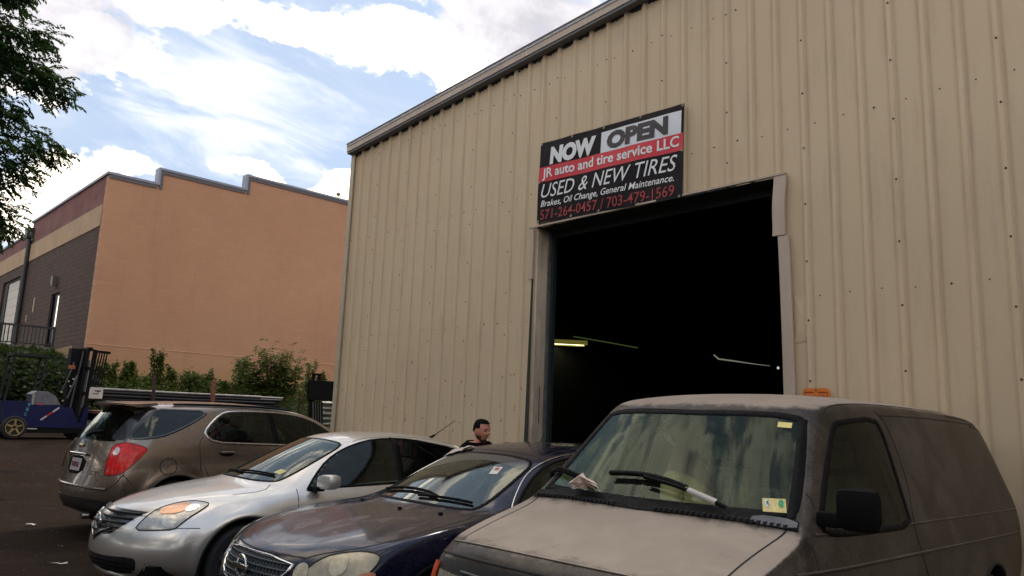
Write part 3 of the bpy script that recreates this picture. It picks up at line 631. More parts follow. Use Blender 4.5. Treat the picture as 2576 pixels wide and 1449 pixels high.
def wheel(parent, x, y, r, w, sg, rim_mat, spokes=5, dark=False):
    z = r
    t = MB().lathe([(r-.09, -w/2), (r-.03, -w/2-.004), (r-.008, -w/2+.02), (r, -w/2+.05), (r, w/2-.05), (r-.008, w/2-.02), (r-.03, w/2+.004), (r-.09, w/2)], 'x', (x, y, z), 40)
    tyre = t.build('tyre', RUBBER, parent, True)
    ro = x+sg*(w/2-.015)
    m = MB().lathe([(r-.085, -w/2+.01), (r-.10, 0), (r-.105, w/2-.05)], 'x', (x, y, z), 36)
    m.lathe([(r-.075, sg*(w/2-.004)), (r-.085, sg*(w/2)), (r-.105, sg*(w/2-.02)), (r-.11, sg*(w/2-.06))], 'x', (x, y, z), 36)
    m.lathe([(.001, sg*(w/2-.02)), (.05, sg*(w/2-.02)), (.065, sg*(w/2-.035)), (.07, sg*(w/2-.08))], 'x', (x, y, z), 20)
    for k in range(spokes):
        a = 2*pi*k/spokes+.3
        for i in (0,):
            ca, sa = cos(a), sin(a); pr = Vector((0, -sa, ca))
            def P(rr, ww, xx): return Vector((ro+sg*xx, y+rr*ca-ww*sa, z+rr*sa+ww*ca))
            vs = [P(.04, -.03, 0), P(.04, .03, 0), P(r-.09, .022, .004), P(r-.09, -.022, .004), P(.04, -.035, -.03), P(.04, .035, -.03), P(r-.09, .03, -.03), P(r-.09, -.03, -.03)]
            m.add(vs, [(0,1,2,3),(4,7,6,5),(0,4,5,1),(1,5,6,2),(2,6,7,3),(3,7,4,0)])
    m.build('rim', rim_mat, tyre, True)
    MB().lathe([(.02, 0), (r-.13, 0), (r-.13, .015)], 'x', (x-sg*.02, y, z), 24).build('brake_disc', mat('brake_steel', (.12, .11, .1), .5, .8, noise=.3), tyre)
    return tyre
def wells(parent, wheels, R, xo):
    for wy, wz, fl in wheels:
        for sg in (1, -1):
            m = MB(); k = len(m.v); n = 22
            for j in range(n+1):
                a = radians(-40+260*j/n)
                for x in (xo, .5): m.v.append(Vector((sg*x, wy+(R+.02)*cos(a), wz+(R+.02)*sin(a))))
            for j in range(n): m.f.append((k+2*j, k+2*j+1, k+2*j+3, k+2*j+2))
            k2 = len(m.v); m.v.append(Vector((sg*.5, wy, wz)))
            for j in range(n): m.f.append((k2, k+2*j+1, k+2*j+3))
            m.build('wheel_well', BLACK, parent)
def seat(parent, x, y, z, w=.5, facing=-1, mt=CABIN, hr=True, h=.6):
    # facing -1: looks towards the y=0 end
    b = MB().box((x-w/2, y-.25, z), (x+w/2, y+.25, z+.14), .04)
    k = len(b.v); b.box((x-w/2+.01, y-.02, z+.1), (x+w/2-.01, y+.12, z+.1+h), .05)
    for v in b.v[k:]: v.y += -facing*(.18+(v.z-z)*.25)-.05
    s = b.build('seat', mt, parent, True)
    if hr:
        c = y-facing*(.18+(h+.1)*.25); zz = z+.1+h
        MB().box((x-.13, c-.05, zz+.03), (x+.13, c+.06, zz+.21), .045).tube([(x-.05, c, zz-.03), (x-.05, c, zz+.06)], .007).tube([(x+.05, c, zz-.03), (x+.05, c, zz+.06)], .007).build('headrest', mt, s, True)
    return s
def steering(parent, x, y, z, sgy=1):
    m = MB(); n = 28; c = Vector((x, y, z)); ax = Vector((0, .9*sgy, .45)).normalized(); a = Vector((1, 0, 0)); b = ax.cross(a)
    m.tube([c+(a*cos(t)+b*sin(t))*.185 for t in [2*pi*i/n for i in range(n+1)]], .015, 8, False)
    for t in (0, pi, 1.5*pi): m.tube([c, c+(a*cos(t)+b*sin(t))*.18], .014)
    m.lathe([(.001, -.02), (.06, -.02), (.065, .02), (.001, .03)], 'y', c, 14)
    m.tube([c, c-ax*.35], .03)
    m.build('steering_wheel', DARKIN, parent, True)
# ------------------------------------------------------------------ the four vehicles
def mirror_pts(p): return [(-q[0], q[1], q[2]) for q in p]
DOWN = (0, 0, -1)
def place(root, X, Y, a): root.location = (X, Y, 0); root.rotation_euler = (0, 0, radians(a))
def underbody(parent, L, w, z0=.22, z1=.34):
    MB().box((-w, .25, z0), (w, L-.25, z1)).build('underbody', BLACK, parent)

# ---- silver sedan
def silver_sedan():
    root = empty('sedan'); tag(root, 'silver sedan with orange turn lens, between the bronze crossover and the dark blue sedan', 'car')
    P = paint('silver_paint', (.69, .66, .62), .72, .28, 1., (.33, .28, .22), .14)
    sh = [(.16,.20,.62,.22,.78),(.05,.25,.50,.28,.83),(.0,.36,.44,.38,.86),(.0,.47,.43,.48,.87),(.02,.57,.46,.58,.86),(.06,.66,.53,.68,.84),
          (.12,.735,.60,.765,.79),
          (.30,.80,.72,.825,.765),(.68,.885,.95,.875,.755),(1.02,.935,1.24,.925,.72),
          (1.16,.955,1.38,.95,.665),(1.60,1.18,1.78,1.155,.62),(2.06,1.385,2.22,1.355,.565),
          (2.32,1.435,2.42,1.39,.56),(2.9,1.455,2.9,1.40,.56),(3.35,1.42,3.3,1.355,.55),
          (3.6,1.37,3.5,1.315,.55),(4.0,1.2,3.9,1.16,.60),(4.32,1.07,4.22,1.04,.66),
          (4.70,1.07,4.52,1.0,.72),
          (4.80,.95,4.52,.92,.82),(4.80,.8,4.5,.78,.86),(4.80,.65,4.5,.65,.87),(4.82,.5,4.5,.5,.87),(4.82,.35,4.45,.36,.86),(4.7,.22,4.4,.22,.8)]
    rows = {2: [(.6,.82,.74),(.9,.825,.835),(1.25,.835,.885),(1.5,.84,.915),(2.3,.835,.945),(3.3,.825,.965),(4.0,.82,.985),(4.5,.80,.94)],
            3: [(.6,.855,.66),(.9,.88,.74),(1.4,.885,.79),(2.5,.89,.81),(3.7,.895,.84),(4.5,.86,.8)],
            4: [(.6,.87,.55),(1.4,.892,.60),(3,.897,.60),(4.5,.87,.62)],
            5: [(.6,.87,.42),(1.4,.885,.42),(3,.89,.42),(4.5,.87,.44)],
            6: [(.6,.80,.22),(1.4,.83,.24),(3,.83,.24),(4.5,.82,.26)]}
    wh = [(1.0,.33,.022),(3.78,.33,.018)]
    B = CarBody(sh, rows, 6, wh, .385)
    F = FEAT['altima']
    ws = [(0,1.20,1),(.35,1.235,1),(.56,1.34,1),(.60,1.42,1),(.555,1.85,1),(.50,2.10,1),(.30,2.06,1),(0,2.03,1),(-.30,2.06,1),(-.50,2.10,1),(-.555,1.85,1),(-.60,1.42,1),(-.56,1.34,1),(-.35,1.235,1)]
    sw = F['side_window'][1][:-1] + [(.72,3.42,1.30),(.72,3.70,1.20),(.72,3.86,1.10),(.72,3.88,1.03),(.72,3.3,.985),(.72,2.4,.955),(.72,1.75,.935),(.72,1.57,.915)]
    rw = [(0,3.66,1),(.45,3.6,1),(.52,3.95,1),(.56,4.2,1),(0,4.27,1),(-.56,4.2,1),(-.52,3.95,1),(-.45,3.6,1)]
    B.cut(ws, DOWN, .0); B.cut(sw, (-1,0,0), .0); B.cut(mirror_pts(sw), (1,0,0), .0); B.cut(rw, DOWN, 0)
    B.patch('windshield', ws, DOWN, GLASS_W, root, .003, .004, 2)
    B.ribbon('windshield_seal', ws, DOWN, .028, BLACK, root, .002, .002, closed=True)
    B.patch('rear_window', rw, DOWN, GLASS_S, root, .003, .004, 2)
    for mir in (False, True):
        g = B.patch('side_window', sw, (-1,0,0), GLASS_S, root, .002, .004, 1, mirror=mir)
        B.ribbon('window_seal', sw, (-1,0,0), .024, BLACK, g, .003, .003, it=1, closed=True, mirror=mir)
        B.ribbon('window_pillar', [(.7,2.62,.93),(.7,2.66,1.42)], (-1,0,0), .085, BLACK, g, .005, .003, mirror=mir)
        d, p = F['headlight']
        h = B.patch('headlight', p, d, mat('lamp_lens_clear', (.36,.34,.30), .18, .35, coat=1, noise=.25, nscale=14), root, .004, .01, 1, step=.03, mirror=mir)
        B.ribbon('lamp_gasket', p, d, .010, SEAMM, h, .004, .003, it=1, step=.02, closed=True, mirror=mir)
        d, p = F['turn_lens']; B.patch('turn_lens', p, d, mat('amber_lens', (.62,.24,.07), .2, .1, coat=1, noise=.2, nscale=20), h, .008, .006, 2, step=.03, mirror=mir)
        d, p = F['projector']; B.patch('lamp_bowl', p, d, mat('lamp_bowl_chrome', (.5,.46,.40), .15, .85, noise=.3, nscale=25), h, .008, .006, 2, step=.02, mirror=mir)
        d, p = F['high_beam']; B.patch('lamp_bowl', p, d, mat('lamp_bowl_bright', (.72,.70,.68), .12, .9, noise=.2, nscale=30), h, .008, .006, 2, step=.02, mirror=mir)
        for nm in ('seam_hood2', 'seam_bumper', 'seam_bumper2'):
            d, p = F[nm]; B.ribbon('panel_gap', p, d, .008, SEAMM, root, 0, .0015, it=1, mirror=mir)
        B.ribbon('panel_gap', [(.85,1.47,.93),(.88,1.46,.7),(.88,1.44,.45),(.86,1.40,.27)], (-1,0,0), .008, SEAMM, root, 0, .0015, mirror=mir)
        B.ribbon('panel_gap', [(.85,2.60,.93),(.88,2.62,.7),(.88,2.62,.45),(.86,2.60,.27)], (-1,0,0), .008, SEAMM, root, 0, .0015, mirror=mir)
        B.ribbon('roof_gap', [(.5,2.2,1.5),(.47,2.8,1.5),(.46,3.45,1.5)], DOWN, .010, SEAMM, root, 0, .001, mirror=mir)
        B.ribbon('door_handle', [(.88,2.35,.84),(.88,2.5,.845)], (-1,0,0), .03, P, root, .02, .012, mirror=mir)
        sg = -1 if mir else 1
        if mir: continue          # the far mirror is folded or missing in the photograph
        mm = MB().box((.90,1.60,.93), (1.08,1.74,1.065), .045)
        for v in mm.v: v.y += (v.x-.9)*.25; v.z += (v.x-.9)*.05; v.x *= sg
        mi = mm.build('side_mirror', P, root, True)
        mm = MB().box((.80,1.60,.915), (.95,1.68,.955), .012)
        for v in mm.v: v.x *= sg
        mm.build('mirror_arm', BLACK, mi, True)
    d, p = F['grille']; p = [(-.46,.15,.745),(.46,.15,.745),(.40,.1,.66),(.27,.1,.56),(.10,.08,.53),(.0,.08,.475),(-.10,.08,.53),(-.27,.1,.56),(-.40,.1,.66)]
    g = B.patch('grille', p, (0,1,0), mat('grille_black', (.008,.01,.011), .3, .2, coat=.6), root, .003, .02, 0, step=.04)
    for (w, z) in ((.44,.722), (.41,.685), (.375,.648), (.335,.610), (.29,.575)):
        B.ribbon('grille_bar', [(-w,.1,z),(-w*.5,.1,z-.004),(0,.1,z-.006),(w*.5,.1,z-.004),(w,.1,z)], (0,1,0), .013, mat('dark_chrome', (.035,.038,.042), .35, .5), g, .006, .014, it=0)
    B.ribbon('grille_chrome', [(-.30,.1,.70),(-.25,.1,.60),(-.10,.1,.555),(-.02,.1,.515),(.02,.1,.515),(.10,.1,.555),(.25,.1,.60)], (0,1,0), .014, CHROME, g, .012, .010, it=2)
    e = MB(); n = 24; q, nn = B.proj((0,.1,.635), (0,1,0), .02)
    e.tube([q+Vector((.062*cos(2*pi*i/n), -.012, .062*sin(2*pi*i/n))) for i in range(n+1)], .009, 8, False)
    e.box((q.x-.09, q.y-.028, q.z-.014), (q.x+.09, q.y-.004, q.z+.014), .004)
    e.build('emblem', CHROME, g, True)
    it_ = [(-.52,.1,.40),(-.3,.1,.385),(0,.1,.38),(.3,.1,.385),(.56,.1,.40),(.58,.1,.36),(.52,.1,.27),(.3,.1,.235),(-.3,.1,.235),(-.50,.1,.27),(-.55,.1,.36)]
    it2 = B.patch('lower_intake', it_, (0,1,0), mat('intake_black', (.006,.006,.007), .7), root, .003, .02, 1, step=.04)
    for z in (.28,.315,.35): B.ribbon('intake_slat', [(-.48,.1,z),(0,.1,z),(.5,.1,z)], (0,1,0), .012, BLACK, it2, .004, .008)
    B.ribbon('bumper_lip', [(-.62,.1,.36),(-.60,.1,.26),(-.40,.1,.205),(0,.1,.195),(.40,.1,.205),(.60,.1,.25),(.66,.1,.36)], (0,1,0), .035, P, root, .008, .02)
    d, p = F['sticker']; B.patch('inspection_sticker', [(.40,1.42,1),(.50,1.44,1),(.50,1.51,1),(.41,1.49,1)], DOWN, mat('sticker_yellow', (.55,.50,.20), .6, noise=.3, nscale=60), root, .006, 0, 0)
    MB().tube([(0,3.55,1.385),(0,3.62,1.42)], [.02,.012]).tube([(0,3.60,1.41),(.0,3.92,1.60)], [.006,.003]).build('antenna', BLACK, root, True)
    B.ribbon('wiper', [(-.1,1.30,1),(.2,1.33,1),(.48,1.40,1)], DOWN, .012, BLACK, root, .012, .012)
    B.ribbon('wiper', [(-.5,1.36,1),(-.2,1.30,1),(.02,1.28,1)], DOWN, .012, BLACK, root, .012, .012)
    MB().box((-.70,1.32,.62), (.70,1.75,.90), .06).build('dashboard', DARKIN, root, True)
    for x in (-.36,.36): seat(root, x, 2.35, .42, .5)
    for x in (-.36,.36): seat(root, x, 3.15, .42, .62)
    steering(root, .36, 1.85, .86)
    MB().box((-.09,2.02,1.22), (.09,2.05,1.27), .01).build('rear_view_mirror', BLACK, root, True)
    for wy, wz, fl in wh:
        for sg in (1,-1):
            wheel(root, sg*.78, wy, .325, .21, sg, mat('alloy', (.35,.35,.35), .35, .8, noise=.15))
            arch_lip(B, wy, wz, .385, sg, P, root)
    wells(root, wh, .385, .84); underbody(root, 4.8, .74)
    B.finish('body', P, root)
    place(root, -7.42, 2.15, -1.5)

# ---- dark blue sedan
def blue_sedan():
    root = empty('sedan'); tag(root, 'dusty dark blue sedan with mesh grille and hazed headlight, beside the van', 'car')
    P = paint('navy_paint', (.005,.006,.020), .1, .16, .35, (.16,.115,.098), .45, blot=1)
    sh = [(.16,.20,.55,.22,.80),(.04,.27,.42,.30,.85),(.0,.40,.34,.42,.88),(.0,.50,.32,.52,.89),(.02,.58,.34,.60,.885),(.05,.66,.40,.68,.87),
          (.10,.745,.44,.79,.84),
          (.28,.81,.58,.845,.81),(.68,.89,.85,.89,.80),(1.05,.945,1.18,.935,.78),
          (1.24,.96,1.46,.955,.68),(1.68,1.17,1.84,1.15,.635),(2.10,1.36,2.24,1.335,.565),
          (2.35,1.43,2.45,1.385,.565),(2.9,1.46,2.9,1.405,.57),(3.35,1.44,3.3,1.375,.555),
          (3.62,1.39,3.5,1.33,.55),(4.05,1.2,3.95,1.16,.60),(4.35,1.08,4.25,1.05,.66),
          (4.76,1.06,4.58,1.0,.72),
          (4.85,.95,4.57,.92,.82),(4.85,.8,4.55,.78,.86),(4.86,.65,4.55,.65,.88),(4.87,.5,4.55,.5,.88),(4.87,.35,4.5,.36,.86),(4.75,.22,4.4,.22,.8)]
    rows = {2: [(.44,.86,.75),(.8,.865,.855),(1.2,.86,.895),(1.5,.86,.93),(2.3,.85,.95),(3.3,.84,.97),(4.0,.83,.985),(4.55,.81,.94)],
            3: [(.44,.88,.68),(.9,.885,.76),(1.4,.89,.80),(2.5,.895,.82),(3.7,.895,.84),(4.55,.86,.8)],
            4: [(.44,.885,.56),(1.4,.895,.60),(3,.90,.60),(4.55,.88,.62)],
            5: [(.44,.88,.42),(1.4,.89,.42),(3,.89,.42),(4.55,.87,.44)],
            6: [(.44,.82,.22),(1.4,.83,.24),(3,.83,.24),(4.5,.82,.26)]}
    wh = [(.96,.33,.018),(3.77,.33,.015)]
    B = CarBody(sh, rows, 6, wh, .385, hood_rib=(.2, 1.1, .016))
    F = FEAT['dark']
    ws = [(0,1.30,1),(.35,1.33,1),(.58,1.41,1),(.635,1.49,1),(.585,1.88,1),(.525,2.17,1),(.30,2.13,1),(0,2.10,1),(-.30,2.13,1),(-.525,2.17,1),(-.585,1.88,1),(-.635,1.49,1),(-.58,1.41,1),(-.35,1.33,1)]
    sw = [(.72,1.66,.945),(.72,1.80,1.06),(.72,2.0,1.19),(.72,2.2,1.285),(.72,2.45,1.345),(.72,2.9,1.365),(.72,3.3,1.33),(.72,3.65,1.24),(.72,3.9,1.10),(.72,3.9,1.02),(.72,3.3,.99),(.72,2.4,.965)]
    rw = [(0,3.70,1),(.45,3.64,1),(.52,3.95,1),(.56,4.2,1),(0,4.29,1),(-.56,4.2,1),(-.52,3.95,1),(-.45,3.64,1)]
    B.cut(ws, DOWN, .0); B.cut(sw, (-1,0,0), .0); B.cut(mirror_pts(sw), (1,0,0), .0); B.cut(rw, DOWN, 0)
    g = B.patch('windshield', ws, DOWN, GLASS_W, root, .003, .004, 2)
    B.ribbon('windshield_seal', ws, DOWN, .032, BLACK, root, .002, .002, closed=True)
    d, p = F['shade']
    band = [(-.50,2.14,1),(-.3,2.11,1),(0,2.08,1),(.3,2.11,1),(.50,2.14,1),(.53,2.02,1),(.40,1.99,1),(.2,2.0,1),(0,1.97,1),(-.15,1.93,1),(-.35,1.86,1),(-.54,1.80,1)]
    B.patch('shade_band', band, DOWN, mat('shade_band_tint', (.012,.014,.013), .35, coat=.6), g, .0045, 0, 1)
    B.patch('rear_window', rw, DOWN, GLASS_S, root, .003, .004, 2)
    for mir in (False, True):
        w = B.patch('side_window', sw, (-1,0,0), GLASS_S, root, .002, .004, 1, mirror=mir)
        B.ribbon('window_seal', sw, (-1,0,0), .024, BLACK, w, .003, .003, it=1, closed=True, mirror=mir)
        B.ribbon('window_pillar', [(.7,2.72,.93),(.7,2.76,1.42)], (-1,0,0), .085, BLACK, w, .005, .003, mirror=mir)
        B.ribbon('chrome_trim', [(.72,1.62,.95),(.72,1.78,1.08),(.72,1.98,1.215),(.72,2.2,1.31),(.72,2.45,1.37),(.72,2.9,1.39)], (-1,0,0), .012, CHROME, w, .004, .006, it=2, mirror=mir)
        d, p = F['headlight']
        h = B.patch('headlight', p, d, mat('hazed_lens', (.33,.28,.18), .35, .1, coat=.4, noise=.35, nscale=9), root, .004, .012, 1, step=.03, mirror=mir)
        B.ribbon('lamp_gasket', p, d, .012, SEAMM, h, .004, .003, it=1, step=.02, closed=True, mirror=mir)
        for cx, cz, r in ((.56,.685,.055), (.70,.725,.06)):
            q, nn = B.proj((cx,.3,cz), (.35,.9,.1), .006)
            c = [(q+Vector((r*cos(t), 0, r*sin(t)))) for t in [2*pi*i/14 for i in range(14)]]
            B.patch('lamp_bowl', [(v.x, v.y, v.z) for v in c], (-.3,.9,-.1), mat('hazed_bowl', (.40,.35,.24), .4, .3, noise=.3, nscale=30), h, .009, .004, 0, step=.03, mirror=mir)
        B.patch('turn_lens', [(.74,.45,.66),(.83,.5,.70),(.85,.5,.64),(.80,.45,.61)], (-.6,.75,-.2), mat('faded_amber_lens', (.45,.16,.07), .4, noise=.2), h, .009, .004, 1, step=.03, mirror=mir)
        B.ribbon('panel_gap', [(.46,.2,1),(.60,.34,1),(.70,.46,1),(.765,.62,1),(.775,.9,1),(.745,1.2,1),(.70,1.40,1)], DOWN, .012, SEAMM, root, 0, .0015, mirror=mir)
        B.ribbon('panel_gap', [(.86,1.53,.95),(.88,1.50,.7),(.88,1.48,.45),(.86,1.44,.27)], (-1,0,0), .008, SEAMM, root, 0, .0015, mirror=mir)
        B.ribbon('panel_gap', [(.86,2.68,.95),(.88,2.70,.7),(.88,2.70,.45),(.86,2.66,.27)], (-1,0,0), .008, SEAMM, root, 0, .0015, mirror=mir)
        B.ribbon('roof_gap', [(.50,2.2,1.5),(.48,2.8,1.5),(.47,3.45,1.5)], DOWN, .012, SEAMM, root, 0, .001, mirror=mir)
        B.ribbon('door_handle', [(.88,2.42,.85),(.88,2.58,.855)], (-1,0,0), .03, P, root, .02, .012, mirror=mir)
        sg = -1 if mir else 1
        if mir: continue
        mm = MB().box((.90,1.68,.95), (1.08,1.80,1.075), .045)
        for v in mm.v: v.y += (v.x-.9)*.25; v.x *= sg
        mi = mm.build('side_mirror', P, root, True)
        mm = MB().box((.80,1.68,.93), (.95,1.75,.965), .012)
        for v in mm.v: v.x *= sg
        mm.build('mirror_arm', BLACK, mi, True)
    B.ribbon('roof_gap', [(-.5,2.25,1.5),(0,2.17,1.5),(.5,2.25,1.5)], DOWN, .014, SEAMM, root, 0, .001)
    B.ribbon('panel_gap', [(-.46,.2,.75),(-.2,.12,.745),(0,.11,.745),(.2,.12,.745),(.46,.2,.75)], (0,1,-.1), .012, SEAMM, root, 0, .0015)
    gp = [(-.44,.13,.725),(.44,.13,.725),(.41,.12,.64),(.31,.11,.565),(.15,.1,.54),(-.15,.1,.54),(-.31,.11,.565),(-.41,.12,.64)]
    g = B.patch('grille', gp, (0,1,0), mat('grille_dark', (.008,.011,.013), .5), root, .003, .02, 0, step=.04)
    B.ribbon('grille_frame', gp, (0,1,0), .015, CHROME, g, .006, .012, it=1, closed=True)
    GM = mat('grille_mesh_grey', (.07,.085,.095), .4, .6)
    for z in (.700,.665,.630,.597,.565):
        w = .40 if z > .65 else .40-(.65-z)*1.1
        B.ribbon('grille_bar', [(-w,.1,z),(0,.1,z),(w,.1,z)], (0,1,0), .009, GM, g, .005, .010, it=0)
    mb = MB()
    k = -.385
    while k < .39:
        zz = .71
        pts = []
        for t in range(5):
            z = .708-t*.035; x = k+.030*((t) % 2)
            if abs(x) < (.41 if z > .65 else .41-(.65-z)*1.05) and z > .55:
                q, nn = B.proj((x,.1,z), (0,1,0), .008); q2, n2 = B.proj((x+.012,.1,z-.026), (0,1,0), .008); mb.tube([q, q2], .0042, 4)
        k += .033
    o = mb.build('grille_mesh', GM, g); o['kind'] = 'stuff'
    e = MB(); n = 24; q, nn = B.proj((0,.1,.64), (0,1,0), .02)
    e.tube([q+Vector((.066*cos(2*pi*i/n), -.012, .066*sin(2*pi*i/n))) for i in range(n+1)], .010, 8, False)
    e.box((q.x-.095, q.y-.028, q.z-.015), (q.x+.095, q.y-.004, q.z+.015), .004)
    e.build('emblem', CHROME, g, True)
    B.patch('lower_intake', [(-.55,.1,.42),(.55,.1,.42),(.50,.1,.28),(-.50,.1,.28)], (0,1,0), mat('intake_black', (.006,.006,.007), .7), root, .003, .02, 1, step=.04)
    B.patch('registration_sticker', [(.30,1.93,1),(.37,1.96,1),(.41,1.86,1),(.345,1.83,1)], DOWN, mat('sticker_white', (.62,.62,.56), .6, noise=.15, nscale=60), root, .006, 0, 0)
    B.patch('sticker_print', [(.325,1.925,1),(.36,1.94,1),(.375,1.90,1),(.34,1.89,1)], DOWN, mat('sticker_red', (.5,.12,.08), .6), root, .008, 0, 0)
    B.ribbon('wiper', [(-.50,1.47,1),(-.2,1.46,1),(.12,1.44,1),(.26,1.41,1)], DOWN, .014, BLACK, root, .014, .016)
    B.ribbon('wiper', [(.05,1.38,1),(.3,1.42,1),(.56,1.49,1)], DOWN, .014, BLACK, root, .014, .012)
    for x, y in ((-.48,1.22),(.10,1.17),(.50,1.24)):
        q, nn = B.proj((x,y,1), DOWN, 0); MB().box((q.x-.015,q.y-.012,q.z-.004), (q.x+.015,q.y+.012,q.z+.012), .004).build('washer_nozzle', BLACK, root)
    MB().box((-.74,1.38,.62), (.74,1.82,.92), .06).build('dashboard', mat('dash_teal_grey', (.10,.12,.115), .8, noise=.2), root, True)
    for x in (-.36,.36): seat(root, x, 2.42, .42, .5, mt=mat('seat_grey', (.16,.17,.165), .9, noise=.2, nscale=20))
    for x in (-.36,.36): seat(root, x, 3.2, .42, .62, mt=mat('seat_grey', (.16,.17,.165), .9))
    steering(root, .36, 1.95, .88)
    MB().box((-.10,2.08,1.20), (.10,2.11,1.26), .01).build('rear_view_mirror', BLACK, root, True)
    for wy, wz, fl in wh:
        for sg in (1,-1):
            wheel(root, sg*.78, wy, .325, .21, sg, mat('alloy', (.35,.35,.35), .35, .8))
            arch_lip(B, wy, wz, .385, sg, P, root)
    wells(root, wh, .385, .84); underbody(root, 4.8, .76)
    B.finish('body', P, root)
    place(root, -4.88, 2.3, 0)
    r = random.Random(12); vs = []; fs = []
    for lay in range(2):
        n = 9
        for j in range(4):
            for i in range(n):
                x = -.60+.032*i+.01*lay; y = 2.16+.045*j-.03*lay+.02*sin(i*1.3); q, nn = B.proj((x,y,1), DOWN, .006+.022*r.random()*(1 if j in (1,2) else .3)+.012*lay); vs.append(q+Vector((-4.88,2.3,0)))
        for j in range(3):
            for i in range(n-1): a = lay*36+j*n+i; fs.append((a,a+1,a+n+1,a+n))
    tag(obj('rag', vs, fs, mat('rag_pale', (.50,.43,.36), .9, noise=.25, nscale=30)), 'crumpled pale rag lying on the roof corner of the dark blue sedan', 'rag')

